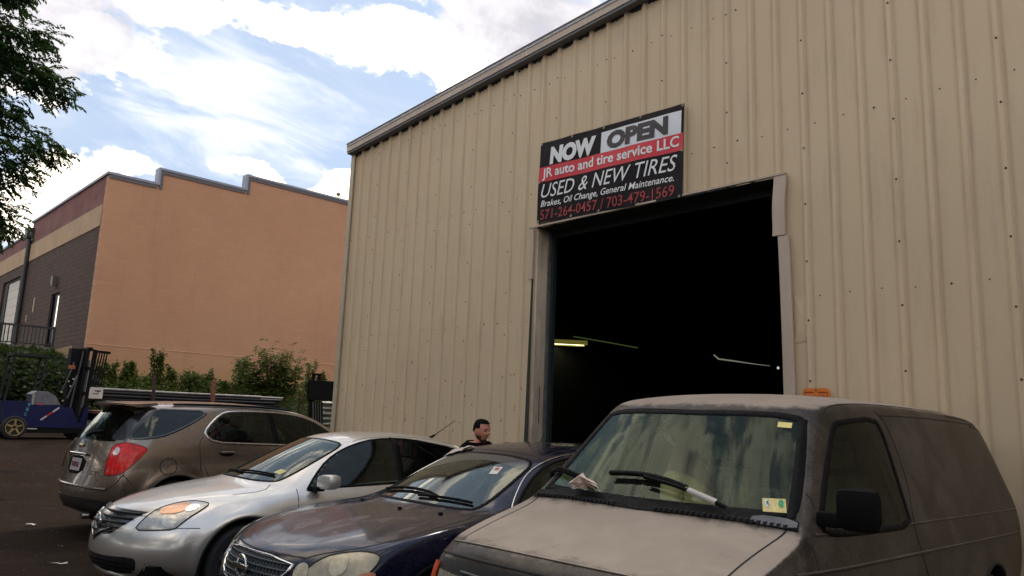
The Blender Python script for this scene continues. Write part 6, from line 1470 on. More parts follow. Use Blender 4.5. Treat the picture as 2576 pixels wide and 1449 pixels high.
def big_tree():
    r = random.Random(11)
    root = empty('locust_tree', (-14.8, .2, 0)); tag(root, 'tall tree with feathery compound leaves hanging in at the upper left', 'tree')
    o = root.location
    m = MB()
    trunk = [Vector((0,-1.4,0)), Vector((.05,-1.35,2)), Vector((.0,-1.2,4)), Vector((.1,-1.0,6)), Vector((.1,-.8,8)), Vector((.2,-.7,9.8))]
    m.tube(trunk, [.24,.21,.18,.15,.10,.05], 10)
    m.build('trunk', BARK, root, True)
    tips = []
    W = lambda x, y, z: Vector((x, y, z))-o
    targets = [(-14,2.30,7.5),(-14,2.72,6.72),(-14.2,2.82,5.75),(-14.1,2.35,5.2),(-14.2,2.30,4.5),(-14,1.95,8.15),(-14.4,2.2,6.2),(-14.4,2.1,4.2),(-14.6,1.9,7.3),(-14.3,1.8,5.5),(-14.2,2.4,7.0),(-14.2,2.05,4.8),(-14.3,1.75,4.1),(-14.0,1.6,8.8),(-14.5,1.7,6.7)]
    br = MB(); L = []
    for t in targets:
        e = W(*t); s = trunk[min(5, max(1, int((e.z+.0)/2)))].copy(); s.z = max(1.5, e.z-.5)
        mid = s.lerp(e, .55)+Vector((r.uniform(-.3,.3), r.uniform(-.2,.2), .35)); pts = [s, s.lerp(mid,.5)+Vector((0,0,.12)), mid, mid.lerp(e,.6)+Vector((0,0,.08)), e]
        br.tube(pts, [.05,.04,.028,.016,.006], 6)
        for k in range(230):
            u = r.random()**.7
            a = pts[int(min(3.99, u*4))]; b = pts[int(min(3.99, u*4))+1]; f = u*4-int(min(3.99, u*4)); c = a.lerp(b, f)
            sp = .12+.38*(1-u)+.08
            c = c+Vector((r.gauss(0,sp*.9), r.gauss(0,sp*.55), r.gauss(0,sp*.45)))
            d = ((e-s).normalized()*.5+rv(r)*.8+Vector((0,.25,-.25)))
            L += frond(r.uniform(.18,.34), c, d, r, 8, .085, .021)
    for i in range(3200):       # body of the crown nearer the trunk
        c = Vector((r.gauss(0,.9), -.6+r.gauss(0,1.0), 6.3+r.gauss(0,1.9)))
        if (c+o).y > 1.75: continue
        L += frond(r.uniform(.2,.4), c, rv(r), r, 6, .10, .028)
    br.build('branch', BARK, root, True)
    leaves_mesh('crown', L, LEAF_T, root)
def canopy_tree(loc, h, rad, n, label, seed, zc=None, lean=0.):
    r = random.Random(seed); root = empty('shade_tree', loc); tag(root, label, 'tree', 'shade trees behind the viewpoint')
    m = MB().tube([(0,0,0),(.1,0,h*.3),(0,.1+lean*.15,h*.6),(.1,lean*.6,h*.9)], [.32,.27,.2,.08], 10)
    L = []
    for k in range(26):
        a = r.uniform(0,2*pi); q = r.random()**.5*rad; e = Vector((q*cos(a), lean+q*sin(a), h*r.uniform(.25 if zc else (.8 if lean else .62),1.0))); s = Vector((0,0,h*r.uniform(.35,.7)))
        m.tube([s, s.lerp(e,.5)+Vector((0,0,.4)), e], [.09,.05,.015], 6)
        for i in range(n//26):
            c = e+Vector((r.gauss(0,rad*.17), r.gauss(0,rad*.17), r.gauss(0,h*.05)))
            L.append((c, rv(r)+Vector((0,0,-.3)), rv(r), r.uniform(.12,.2)*(2.6 if zc else 1.7), .05*(2.8 if zc else 1.9)))
    m.build('trunk', BARK, root, True); leaves_mesh('crown', L, LEAF_T, root)
def clump(name, x, y, h, w, n, r, material, stems=6, spire=0., lab=None, cat='weed', group=None):
    z0 = ground_z(x, y); root = empty(name, (x, y, z0)); tag(root, lab, cat, group)
    L = []; m = MB()
    for k in range(stems):
        a = r.uniform(0,2*pi); q = w*r.random()*.6; e = Vector((q*cos(a), q*sin(a)*1.0, h*r.uniform(.75,1.0))); b = Vector((q*.25*cos(a), q*.25*sin(a), 0))
        m.tube([b, b.lerp(e,.5)+Vector((r.uniform(-.05,.05),0,0)), e], [.014,.010,.004], 5)
        for i in range(n//stems):
            u = r.random(); c = b.lerp(e, u); wd = w*(.5*(1-u)**.8+.05)
            if spire and u > spire: wd = .06+.16*(1-u)
            c = c+Vector((r.gauss(0,wd*.55), r.gauss(0,wd*.55), r.gauss(0,.05)))
            L.append((c, rv(r)+Vector((0,0,-.15)), Vector((0,0,1))+rv(r)*.5, r.uniform(.08,.17), r.uniform(.02,.042)))
    m.build('stem', mat('weed_stem', (.07,.06,.025), .9), root); leaves_mesh('foliage', L, material, root)
def vegetation():
    big_tree()
    # unseen tree belt added behind the viewpoint to darken cars and their reflections
    for i, (x, y, hh, rad) in enumerate([(-27,-4.5,11,4.5),(-25,-11,12,5),(-17,-9.5,7,3.6),(-9.5,-9,6.5,3.4),(-2,-8.5,6.2,3.4),(5.5,-7.5,6.6,3.6),(9.5,-1,7,3.4)]):
        canopy_tree((x,y,0), hh, rad, 3000, ['leafy tree at the far left end of the belt behind the viewpoint','leafy tree second from the left in the belt behind the viewpoint','tallest leafy tree of the belt behind the viewpoint','leafy tree right of the tallest one behind the viewpoint','leafy tree at the bend of the belt behind the viewpoint','leafy tree beside the yard right of the viewpoint','lowest leafy tree by the garage right of the viewpoint'][i], 40+i, 1)
    r = random.Random(31)
    # spiky weeds along the foot of the orange wall, left to right
    k = .2604
    spec = [(205,280,'short'),(320,260,'short'),(455,350,'short'),(527,235,'tall'),(660,420,'short'),(790,150,'tall'),(905,300,'short'),(1060,350,'bushy'),(1225,360,'short'),(1400,480,'short'),(1580,175,'tall'),(2225,250,'short'),(2330,370,'short')]
    labs = {205:'thin weed stalk beside the forklift load rack',320:'slim weed spire second from the forklift, before the orange wall',455:'low leafy weed at the left part of the orange wall',527:'slender weed spire with bare tip, left part of the orange wall',660:'low pale weed between two taller spires by the orange wall',790:'tallest dark weed spire, behind the first rusty post',905:'short narrow weed spire right of the tallest one',1060:'bushy green weed clump before the middle of the orange wall',1225:'small pointed weed just left of the second rusty post',1400:'low weed clump right of the second rusty post',1580:'tall weed spire just left of the large bush',2225:'wispy weed stalk above the right side of the large bush',2330:'thin weed tuft behind the black crate near the tan corner'}
    for px, py, kd in spec:
        X = -29.3; d = (px_dir(201.2+k*px, 838.5+k*py)); t = X/d.x; y = d.y*t; zt = 1.65+d.z*t; h = zt-ground_z(X, y)
        n = {'short': 700, 'tall': 1200, 'bushy': 1500}[kd]; w = {'short': .5, 'tall': .6, 'bushy': .95}[kd]
        clump('weed', X, y, h, w, n, r, LEAF_W, {'short': 3, 'tall': 3, 'bushy': 8}[kd], spire={'short': .55, 'tall': .5, 'bushy': 0}[kd], lab=labs[px], cat='weed', group='weeds along the foot of the orange wall')
    # low mass of weeds
    L = []
    for i in range(17000):
        y = r.uniform(6.2, 20.0); x = r.uniform(-30.2, -27.0)
        hmax = .80+.42*mnoise.noise(Vector((x*.7, y*.9, 3)))+.22*mnoise.noise(Vector((x*2, y*3, 9)))
        if x > -28.3: hmax *= .62+.2*(-27-x)
        z = ground_z(x, y)+max(.1, hmax)*r.random()**.6*.74
        L.append((Vector((x,y,z)), rv(r)+Vector((0,0,.2)), Vector((0,0,1))+rv(r)*.7, r.uniform(.08,.16), r.uniform(.018,.04)))
    o = leaves_mesh('undergrowth', L, LEAF_W, None); tag(o, 'tangled green undergrowth along the foot of the orange wall', 'undergrowth', kind='stuff')
    # large leafy bush
    root = empty('bush', (-27.6, 13.7, ground_z(-27.6,13.7))); tag(root, 'large leafy bush rising above the weeds near the right end of the orange wall', 'bush')
    L = []; m = MB()
    z0 = ground_z(-27.6,13.7)
    for q in range(24):
        a = r.uniform(0,2*pi); e = Vector((r.gauss(0,.55), r.uniform(-1.35,1.15), 0)); e.z = (2.95-1.0*abs(e.y-.0)**1.4)*r.uniform(.72,1.04); e.z = max(.7, e.z)
        m.tube([(0,0,0), (e.x*.4,e.y*.4,e.z*.55), tuple(e)], [.035,.02,.006], 6)
        for s in range(30):
            u = r.uniform(.35,1.0); c = Vector((e.x*u, e.y*u, e.z*u**.8))+Vector((r.gauss(0,.16),r.gauss(0,.16),r.gauss(0,.14)))
            d = Vector((e.x,e.y,.2))+rv(r)*.9
            L += frond(.34, c, d, r, 4, .15, .036)
    m.build('stem', BARK, root, True); leaves_mesh('foliage', L, LEAF_W, root)
    # vine covered bank on the far left
    L = []
    for i in range(42000):
        y = r.uniform(-1.5, 7.9); x = r.uniform(-32.5, -27.5)
        top = 3.40+.40*mnoise.noise(Vector((x*.5, y*.6, 1)))+.3*mnoise.noise(Vector((x*1.5, y*1.9, 4)))
        t = max(0, min(1, (-27.5-x)/3.5)); zt = ground_z(x,y)+.5+(top-ground_z(x,y)-.5)*t**.6
        if y > 6.5: zt = min(zt, 3.4-(y-6.5)*.9)
        z = zt-abs(r.gauss(0,.28)); z = max(z, ground_z(x,y))
        L.append((Vector((x,y,z)), rv(r)+Vector((.4,0,-.1)), Vector((.7,0,.7))+rv(r)*.7, r.uniform(.12,.24), r.uniform(.04,.08)))
    o = leaves_mesh('vine_bank', L, LEAF_D, None); tag(o, 'dark ivy and brambles smothering the bank below the dock railing', 'vines', kind='stuff')
    V = []; F = []
    ys = [-2+.7*i for i in range(15)]; xs = [-27.9,-28.6,-29.5,-30.5,-32.5]
    for x in xs:
        for y in ys: 
            t = max(0, min(1, (-27.5-x)/3.5)); V.append((x, y, ground_z(x,y)+.1+(2.9-ground_z(x,y))*t**.7*(1 if y < 6.6 else .7)))
    n = len(ys); F = [(i*n+j, i*n+j+1, (i+1)*n+j+1, (i+1)*n+j) for i in range(len(xs)-1) for j in range(n-1)]
    o = obj('bank', V, F, mat('bank_soil', (.012,.014,.006), .95, noise=.5), None, True); o['kind'] = 'structure'

# ------------------------------------------------------------------ yard things behind the crossover
def forklift():
    X = -24.0; z0 = ground_z(X, 5.3)
    root = empty('truck_mounted_forklift', (X, 5.3, z0)); tag(root, 'blue truck mounted forklift with black mast, at the far left before the ivy bank', 'forklift')
    BL = mat('forklift_blue', (.004,.008,.075), .5, .0, spec=.25, vary=(.012,.014,.06), nscale=3); BK = mat('forklift_black', (.006,.006,.008), .6, spec=.15, noise=.3)
    # y runs left to right in the picture; x towards the yard
    MB().prism([(-.95,.42),(-.55,.32),(.62,.30),(.62,.62),(.40,.90),(-.35,.90),(-.40,.98),(-.95,.98)], 'x', -.75, .35).build('body', BL, root)
    MB().prism([(.42,.30),(.50,.85),(.62,.86),(.85,.42),(.98,.90),(1.05,.90),(1.05,.28)], 'x', -.1, .32).build('mast_mount', BL, root)
    MB().box((-.8,-.9,.16), (.33,1.0,.30)).build('chassis', BK, root)
    MB().prism([(-.30,.90),(-.36,1.18),(-.22,1.27),(.02,1.27),(.22,1.16),(.36,.92)], 'x', -.45, .2).build('engine_cover', mat('cover_grey', (.16,.16,.20), .35, .3, coat=.4, noise=.2), root)
    MB().box((.20,-.34,.88), (.26,-.30,1.22)).build('cover_strut', mat('pale_metal', (.4,.38,.35), .4, .6), root)
    MB().box((.21,-.22,.86), (.25,-.06,.93)).build('red_latch', mat('latch_red', (.5,.05,.02), .5), root)
    for x in (.42, -.95):
        w = MB().lathe([(.10,-.09),(.20,-.10),(.28,-.09),(.295,-.05),(.295,.05),(.28,.09),(.20,.10),(.10,.09)], 'x', (x, -.70, .30), 28).build('tyre', RUBBER, root, True)
        rm = MB().lathe([(.03,.06),(.06,.07),(.07,.04),(.13,.03),(.19,.06),(.20,.10),(.215,.10),(.215,-.05)], 'x', (x+.02, -.70, .30), 20)
        for k in range(5): a = 2*pi*k/5; rm.tube([(x+.09,-.70+.04*sin(a),.30+.04*cos(a)),(x+.10,-.70+.19*sin(a),.30+.19*cos(a))], .028, 6)
        rm.build('rim', mat('rim_yellow', (.32,.22,.09), .7, noise=.5, nscale=10), w, True)
    MB().lathe([(.05,-.08),(.25,-.08),(.27,0),(.25,.08),(.05,.08)], 'x', (-.2, .85, .27), 24).build('tyre', RUBBER, root, True)
    # mast, leaning slightly back
    ms = MB()
    for x in (-.55, .25):
        for dy in (0, .16): ms.prism([(.72+dy,.2),(.80+dy,.2),(.62+dy+.28,2.50),(.54+dy+.28,2.50)], 'x', x, x+.06)
    for z in (.5,1.2,1.9,2.45):
        y = .80+(z-.2)*.02; ms.box((-.55,y,z), (.31,y+.12,z+.10))
    ms.prism([(.55,.3),(.78,.3),(.86,2.5),(.50,2.5)], 'x', -.30,.0)
    ms.build('mast', BK, root)
    MB().tube([(.0,.92,.4),(.0,.98,2.2)], .05, 10).tube([(.1,.62,.7),(.1,.78,2.45)], .022, 8).build('lift_cylinder', mat('steel_dull', (.18,.18,.18), .35, .8), root)
    lb = MB().box((-.5,1.10,2.42), (.35,1.14,2.48)).box((-.5,1.10,1.60), (.35,1.14,1.66))
    lb.v = lb.v; 
    g = MB()
    for i in range(5): g.prism([(1.00+i*.075,1.55),(1.03+i*.075,1.55),(1.09+i*.075,2.44),(1.06+i*.075,2.44)], 'x', .30-.16*i*.2, .33-.16*i*.2)
    g.prism([(1.04,2.42),(1.42,2.40),(1.42,2.47),(1.04,2.48)], 'x', .20, .34); g.prism([(.98,1.52),(1.34,1.50),(1.34,1.56),(.98,1.58)], 'x', .20, .34)
    g.build('load_backrest', BK, root)
    MB().tube([(.2,.35,1.3),(.25,.45,1.7),(.22,.55,2.1)], .015, 6).tube([(.2,.5,1.1),(.25,.6,1.5),(.22,.66,1.75)], .02, 6).build('hydraulic_hose', mat('hose_grey', (.12,.12,.11), .5, .3), root)
    MB().box((.15,.44,1.92), (.2,.60,2.02)).build('amber_reflector', mat('amber_small', (.5,.12,.03), .5), root)
    for y, z in ((.30,1.25),(.44,1.55),(.50,1.42),(.36,1.02),(.55,1.62)): MB().box((.28,y,z), (.31,y+.04,z+.04)).build('lamp_glint', mat('bolt_pale', (.55,.5,.45), .3, .6), root)
    # reflective tape across the side
    T = Vector((0,.40,.34)).normalized(); a = Vector((.356,-.10,.50)); S = Vector((0,-T.z,T.y))
    for i, (l, mt) in enumerate(((.18,'w'),(.17,'r'),(.19,'w'))):
        s0 = sum((.18,.17,.19)[:i]); p0 = a+T*s0; p1 = a+T*(s0+l-.004)
        vs = [p0-S*.022, p1-S*.022, p1+S*.022, p0+S*.022]; vs += [v+Vector((.004,0,0)) for v in vs]
        obj('reflective_tape', vs, [(4,5,6,7),(0,3,2,1),(0,1,5,4),(1,2,6,5),(2,3,7,6),(3,0,4,7)], mat('tape_red', (.45,.02,.03), .5) if mt == 'r' else mat('tape_white', (.55,.50,.45), .5), root)
    CY = mat('cyan_number', (.05,.22,.30), .6)
    for i, ch in enumerate('211'): text_obj('fleet_number', ch, .06, .09, CY, root, (.357, -.50+.03*i, .60+.13*i), (pi/2, 0, pi/2), .02)
    MB().box((.34,-.40,.255), (.352,-.15,.285)).build('decal_strip', mat('tape_white', (.55,.50,.45), .5), root)
    # overhead guard frame and steering column in the shade
    fr = MB()
    for y in (-.95,-.2): fr.tube([(-.6,y,.9),(-.6,y+.1,2.2)], .03, 6).tube([(.1,y,.9),(.1,y+.1,2.2)], .03, 6)
    fr.box((-.65,-.9,2.18), (.15,.0,2.24)); fr.build('overhead_guard', mat('guard_black', (.006,.006,.007), .7), root)
def yard():
    forklift()
    X = -26.0
    k = .2604
    def at(px, py, X=X):
        d = px_dir(201.2+k*px, 838.5+k*py); t = X/d.x; return Vector((X, d.y*t, 1.65+d.z*t))
    # long bundle of galvanised pipe lying along the verge
    a = at(95,520); b = at(2000,690)
    grp = 'steel pipes stacked along the verge'
    PS = mat('galvanised', (.22,.21,.195), .4, .75, noise=.3, nscale=4); PB = mat('pipe_black', (.012,.012,.013), .45, .4)
    zt = 2.06; r = random.Random(9)
    labs = ['long galvanised pipe on top of the stack, front one','long galvanised pipe on top of the stack, second row back','black pipe just under the bright top pipe','black pipe in the second course, nearest the yard','black pipe in the third course of the stack','black pipe in the lowest visible course','thin galvanised rail at the bottom of the stack']
    lay = [(0,zt,.045,PS,6.95,12.5),(-.12,zt-.01,.045,PS,7.1,13.4),(.02,zt-.10,.05,PB,7.3,13.3),(.05,zt-.20,.05,PB,7.2,13.0),(.02,zt-.30,.05,PB,7.4,13.2),(.04,zt-.41,.05,PB,7.3,12.9),(.08,zt-.36,.018,PS,7.4,12.0)]
    for (dx, z, rr, mt, y0, y1), lb in zip(lay, labs):
        zz = lambda y: z-.012*(y-7)*0
        o = MB().tube([(X+dx,y0,z),(X+dx,(y0+y1)/2,z-.012),(X+dx,y1,z)], rr, 12).build('pipe', mt, None, True); tag(o, lb, 'pipe', grp)
    # rack holding the stack
    rk = empty('pipe_rack', (X,7,ground_z(X,8))); tag(rk, 'dark low steel rack carrying the pipe stack', 'rack')
    h = zt-.46-ground_z(X,8)
    for y in (.6,2.4,4.4,5.6): MB().box((-.5,y,0), (-.44,y+.08,h)).box((.16,y,0), (.22,y+.08,h)).box((-.5,y,h-.06), (.22,y+.08,h)).build('trestle', PB, rk)
    o = empty('white_placard', (X+.12,7.05,zt-.30)); tag(o, 'white placard with dark marks at the left end of the pipe stack', 'placard')
    MB().box((0,-.16,0), (.02,.22,.33)).build('board', mat('placard_white', (.62,.56,.50), .6, noise=.1), o)
    MB().box((.021,-.02,.22), (.024,.16,.25)).box((.021,-.06,.13), (.024,.1,.155)).box((.021,.06,.19), (.024,.1,.245)).build('mark', BLACK, o)
    o = MB().lathe([(.0001,.03),(.04,.02),(.05,-.02),(.0001,-.03)], 'z', (X+.15,6.72,zt+.02), 12).build('white_lamp', mat('placard_white', (.62,.56,.50), .6)); tag(o, 'small round white reflector left of the placard', 'reflector')
    # flatbed edge with red and white tape behind the crossover
    fb = empty('flatbed', (-23.2,7.0,ground_z(-23.2,7))); tag(fb, 'rust red flatbed trailer edge with conspicuity tape behind the crossover tail', 'trailer')
    z = 1.42-ground_z(-23.2,7)
    MB().box((-1.6,-.55,z-.08), (0,3.6,z)).build('deck', mat('deck_rust', (.16,.06,.045), .8, noise=.3), fb)
    MB().box((-1.55,-.5,z-.28), (-.05,3.5,z-.085)).build('side_rail', BK2, fb)
    for i, c in enumerate('rwrwrw'): MB().box((-.048,-.35+i*.38,z-.20), (-.043,-.35+i*.38+.22,z-.14)).build('tape', mat('tape_red2', (.55,.02,.02), .4) if c == 'r' else mat('tape_white', (.55,.50,.45), .5), fb)
    for y in (.1,.9): MB().lathe([(.05,-.1),(.30,-.1),(.33,0),(.30,.1),(.05,.1)], 'x', (-.4,y,.33), 20).build('wheel', RUBBER, fb, True)
    # rusty posts
    for i, (px, top, w, lb) in enumerate(((720,410,.09,'dark rusty post among the weeds behind the pipe stack, the left one'),(1290,455,.12,'short thick rusty post standing before the pipe stack, the middle one'),(2120,560,.06,'thin rusty stake below the large bush, the right one'))):
        p = at(px, top, -25.7); z0 = ground_z(-25.7,p.y)
        o = MB().box((-w/2,-w/2,0), (w/2,w/2,p.z-z0), .012)
        for v in o.v: v.y += -v.z*.06
        o = o.build('post', mat('rusty_post', (.13,.055,.035) if i else (.05,.025,.02), .9, noise=.35, nscale=8) if i != 1 else mat('rusty_post_red', (.19,.07,.05), .9, noise=.3), None, loc=(p.x, p.y+.06*(p.z-z0), z0)); tag(o, lb, 'post', 'rusty posts in the weeds')
    p = Vector((-25, 3.2, 0)); o = MB().tube([(0,-.1,0),(0,.0,.6),(.0,.06,1.2)], [.05,.04,.02], 6).build('leaning_post', mat('post_orange_brown', (.25,.11,.07), .9), None, loc=(-25.2,4.35,ground_z(-25,4))); tag(o, 'leaning orange brown stake at the left edge of the photo behind the forklift', 'post')
    # black crate and ribbed tank by the garage corner
    a = at(2240,450,-25); b = at(2460,640,-25)
    bx = empty('black_skid', (-25, a.y, ground_z(-25,a.y))); tag(bx, 'large black crate with a small bracket on top beside the tan corner', 'crate')
    zt = a.z-ground_z(-25,a.y); zb = b.z-ground_z(-25,a.y)-.05
    MB().box((-.3,0,zb), (0,1.9,zt), .02).build('box_shell', BK2, bx)
    MB().box((-.2,.10,zt+.002), (-.12,.20,zt+.24)).box((-.2,.33,zt+.002), (-.12,.42,zt+.24)).box((-.2,.10,zt+.18), (-.12,.42,zt+.25)).build('bracket', BK2, bx)
    MB().box((-.25,.1,.0), (-.1,.2,zb)).build('leg', BK2, bx); MB().box((-.25,1.7,0), (-.1,1.8,zb)).build('leg', BK2, bx)
    st = empty('steel_gate', (-22.6, at(2280,700,-22.6).y, ground_z(-22.6,13))); tag(st, 'galvanised ribbed guardrail panel beside the tan corner', 'guardrail')
    z1 = at(2300,650,-22.6).z-ground_z(-22.6,13); 
    for i in range(5): 
        MB().lathe([(.0,0)]*1+[(.001,0)], 'z').v
        MB().tube([(0,.20,z1-.08-i*.17),(0,2.2,z1-.08-i*.17)], .065, 12).build('rail', PS, st, True)
    ch = MB()
    for i in range(4): ch.prism([(-.14+i*.09,z1-.02),(-.10+i*.09,z1-.02),(-.02+i*.09,z1-.75),(-.06+i*.09,z1-.75)], 'x', .07, .10)
    ch.build('end_bars', BK2, st)
    MB().prism([(-.15,z1-.05),(.19,z1-.05),(.27,z1-.75),(-.07,z1-.75)], 'x', .03, .06).build('end_plate', mat('plate_pale', (.30,.33,.31), .4, .5), st)
    MB().box((-.05,.3,0), (.05,.4,z1-.70)).box((-.05,1.9,0), (.05,2.0,z1-.70)).build('upright', BK2, st)
BK2 = mat('matte_black', (.006,.006,.007), .8, spec=.1, noise=.3)
# ------------------------------------------------------------------ people
SKIN = mat('skin_tan', (.50,.20,.125), .55, noise=.12, nscale=18); SKIN2 = mat('skin_shaded', (.36,.20,.13), .6, noise=.1)
def skin_mesh(name, pts, edges, radii, material, parent, lv=2, rootv=0):
    me = bpy.data.meshes.new(name); me.from_pydata([tuple(p) for p in pts], edges, [])
    o = bpy.data.objects.new(name, me); COL.objects.link(o)
    o.modifiers.new('skin', 'SKIN'); s = o.modifiers.new('sub', 'SUBSURF'); s.levels = lv; s.render_levels = lv
    if not me.skin_vertices: me.attributes
    for i, q in enumerate(radii):
        v = me.skin_vertices[0].data[i]; v.radius = q if isinstance(q, tuple) else (q, q); v.use_root = (i == rootv)
    bpy.context.view_layer.update(); dg = bpy.context.evaluated_depsgraph_get()
    m2 = bpy.data.meshes.new_from_object(o.evaluated_get(dg)); bpy.data.objects.remove(o)
    m2.materials.clear()
    return link(name, m2, material, parent, True)
def head(parent, c, yaw, pitch, s=1., skin=SKIN, name='head'):
    """sculpted head, faces local -y, centre c between the ears"""
    b = bmesh.new(); bmesh.ops.create_uvsphere(b, u_segments=40, v_segments=30, radius=1)
    for v in b.verts:
        x, y, z = v.co
        if z > 0: q = (max(0., 1-z**2.9))**.44/max(.02, sqrt(max(0., 1-z*z))); x *= min(q, 1.6); y *= min(q, 1.6)
        X = x*.078; Y = y*.098; Z = z*.118
        if z < 0:                                   # jaw narrows
            t = -z; X *= 1-.28*t**1.5; Y = Y*(1-.10*t) - .012*t
            if y > 0: Y *= 1-.45*t
        f = max(0, -y)
        X *= 1-.10*f*f*(1 if z < .3 else .5)
        g = lambda cx, cz, sx, sz: math.exp(-((X-cx)/sx)**2-((Z-cz)/sz)**2)
        if y < 0:
            Y -= .026*g(0,-.022,.012,.016)+.014*g(0,-.002,.009,.026)      # nose
            Y += .010*g(.030,.008,.014,.011)+.010*g(-.030,.008,.014,.011)  # sockets
            Y -= .007*g(.03,.026,.03,.008)+.007*g(-.03,.026,.03,.008)      # brows
            Y -= .006*g(0,-.062,.024,.007)+.004*g(0,-.050,.02,.005)        # lips
            Y += .004*g(0,-.056,.026,.003)
            Y -= .010*g(0,-.098,.022,.016)                                 # chin
            Y -= .005*g(.04,-.02,.018,.02)+.005*g(-.04,-.02,.018,.02)
        v.co = Vector((X, Y, Z))
    M = Matrix.Translation(c) @ Matrix.Rotation(yaw, 4, 'Z') @ Matrix.Rotation(pitch, 4, 'X') @ Matrix.Scale(s, 4)
    return b, M
def emit_bm(name, b, M, material, parent):
    me = bpy.data.meshes.new(name); bmesh.ops.transform(b, matrix=M, verts=b.verts); b.to_mesh(me); b.free(); return link(name, me, material, parent, True)
def ear(sg):
    m = MB(); m.lathe([(.001,0),(.012,.004),(.017,.012),(.012,.018),(.006,.014)], 'x', (0,0,0), 12)
    for v in m.v: v.x *= .6; v.z *= 1.7; v.x = sg*abs(v.x)
    return m
def man():
    bx, by = -6.28, 5.56
    root = empty('person', (bx, by, 0)); tag(root, 'man with short dark hair in a black shirt, standing between the two sedans', 'person')
    hz = 1.505
    face = radians(98)     # looks to the right of the picture, towards the bay
    hc = Vector((0,0,hz))
    # one continuous body, standing
    P = [(0,0,.93),(0,0,1.08),(0,.01,1.20),(0,.02,1.32),(0,.01,1.38),(0,-.015,1.46),
         (-.12,.02,1.31),(-.18,.02,1.275),(-.22,.0,1.0),(-.21,-.12,.80),(.12,.02,1.31),(.18,.02,1.275),(.25,.0,1.06),(.23,-.12,.84),
         (-.10,0,.86),(-.11,-.01,.47),(-.12,.02,.08),(-.13,-.12,.04),(.10,0,.86),(.11,-.01,.47),(.12,.02,.08),(.13,-.12,.04)]
    E_ = [(0,1),(1,2),(2,3),(3,4),(4,5),(3,6),(6,7),(7,8),(8,9),(3,10),(10,11),(11,12),(12,13),(0,14),(14,15),(15,16),(16,17),(0,18),(18,19),(19,20),(20,21)]
    Rr = [(.15,.11),(.145,.10),(.16,.11),(.13,.095),(.062,.062),(.055,.058),.085,.075,.045,.032,.085,.075,.045,.032,.10,.065,.045,.04,.10,.065,.045,.04]
    Mx = Matrix.Rotation(face-radians(15), 4, 'Z')
    P = [Mx @ Vector(p) for p in P]
    body = skin_mesh('body', P, E_, Rr, SKIN, root)
    # shirt: same upper body, slightly fuller
    SH = mat('shirt_black', (.003,.003,.004), .95, spec=.05, noise=.4, nscale=12)
    idx = [0,1,2,3,6,7,8,10,11,12]; mp = {q: i for i, q in enumerate(idx)}
    Ps = [P[i] for i in idx]; Ps += [Mx @ Vector((-.235,-.03,.97)), Mx @ Vector((.235,-.03,.97)), Mx @ Vector((0,.018,1.36))]
    Es = [(0,1),(1,2),(2,3),(3,4),(4,5),(5,6),(3,7),(7,8),(8,9),(3,12)]
    Rs = [(.17,.13),(.165,.12),(.178,.128),(.15,.115),.105,.092,.068,.105,.092,.068,.06,.06,(.078,.078)]
    skin_mesh('shirt', Ps[:10]+[Ps[12]], [(a, b if b != 12 else 10) for a, b in Es], Rs[:10]+[Rs[12]], SH, root)
    MB().lathe([(.17,.0),(.16,.1),(.155,.14)], 'z', (0,0,.84), 20).build('waistband', mat('belt_black', (.01,.01,.01), .6), root)
    PT = mat('trousers_dark', (.03,.035,.05), .9, noise=.3)
    idx = [0,14,15,16,18,19,20]; skin_mesh('trousers', [P[i] for i in idx], [(0,1),(1,2),(2,3),(0,4),(4,5),(5,6)], [(.17,.13),.118,.085,.065,.118,.085,.065], PT, root)
    b, M = head(root, hc+Mx @ Vector((0,-.03,0)), face, radians(6)); emit_bm('head', b, M, SKIN, root)
    for sg in (1,-1):
        e = ear(sg); e.build('ear', SKIN, root, True, xf=M @ Matrix.Translation((sg*.074,.012,-.012)))
    # hair cap, fade at the sides
    b = bmesh.new(); bmesh.ops.create_uvsphere(b, u_segments=36, v_segments=26, radius=1)
    rm = [v for v in b.verts if not (v.co.z > .56+.1*max(0,-v.co.y) or (v.co.y > .15 and v.co.z > -.2) or (v.co.z > .2 and v.co.y > -.35))]
    bmesh.ops.delete(b, geom=rm, context='VERTS')
    r = random.Random(4)
    for v in b.verts:
        t = max(0, v.co.z); k = 1.035+.05*t; q = min(1.6, (max(0., 1-t**2.9))**.44/max(.02, sqrt(max(0., 1-t*t)))); v.co = Vector((v.co.x*.078*k*q, v.co.y*.098*k*q, v.co.z*.118*(1.02+.07*t)+.002))+rv(r)*.0015
    emit_bm('hair', b, M, mat('hair_black', (.005,.0045,.005), .9, spec=.08, noise=.4, nscale=60), root)
    m = MB()
    for sg in (1,-1):
        m.tube([(sg*.014,-.098,.028),(sg*.030,-.097,.033),(sg*.046,-.083,.027)], [.003,.0045,.002], 6)
    m.build('eyebrow', mat('hair_black', (.008,.007,.008), .8), root, True, xf=M)
    for sg in (1,-1):
        m = MB().lathe([(.0001,-.011),(.006,-.009),(.0105,-.003),(.011,.003)], 'y', (sg*.030,-.078,.008), 14); m.build('eye', mat('eye_dark', (.05,.03,.025), .2), root, True, xf=M)
    m = MB().tube([(-.02,-.102,-.057),(0,-.108,-.056),(.02,-.102,-.057)], [.002,.005,.002], 8); m.build('mouth', mat('lip', (.22,.07,.055), .5), root, True, xf=M)
    # stubble shade: a beard is hair, thin shell along the jaw
    b = bmesh.new(); bmesh.ops.create_uvsphere(b, u_segments=32, v_segments=24, radius=1)
    rm = [v for v in b.verts if not (v.co.z < -.35 and v.co.y < .35 and not (v.co.z > -.62 and v.co.y < -.55 ))]
    bmesh.ops.delete(b, geom=rm, context='VERTS')
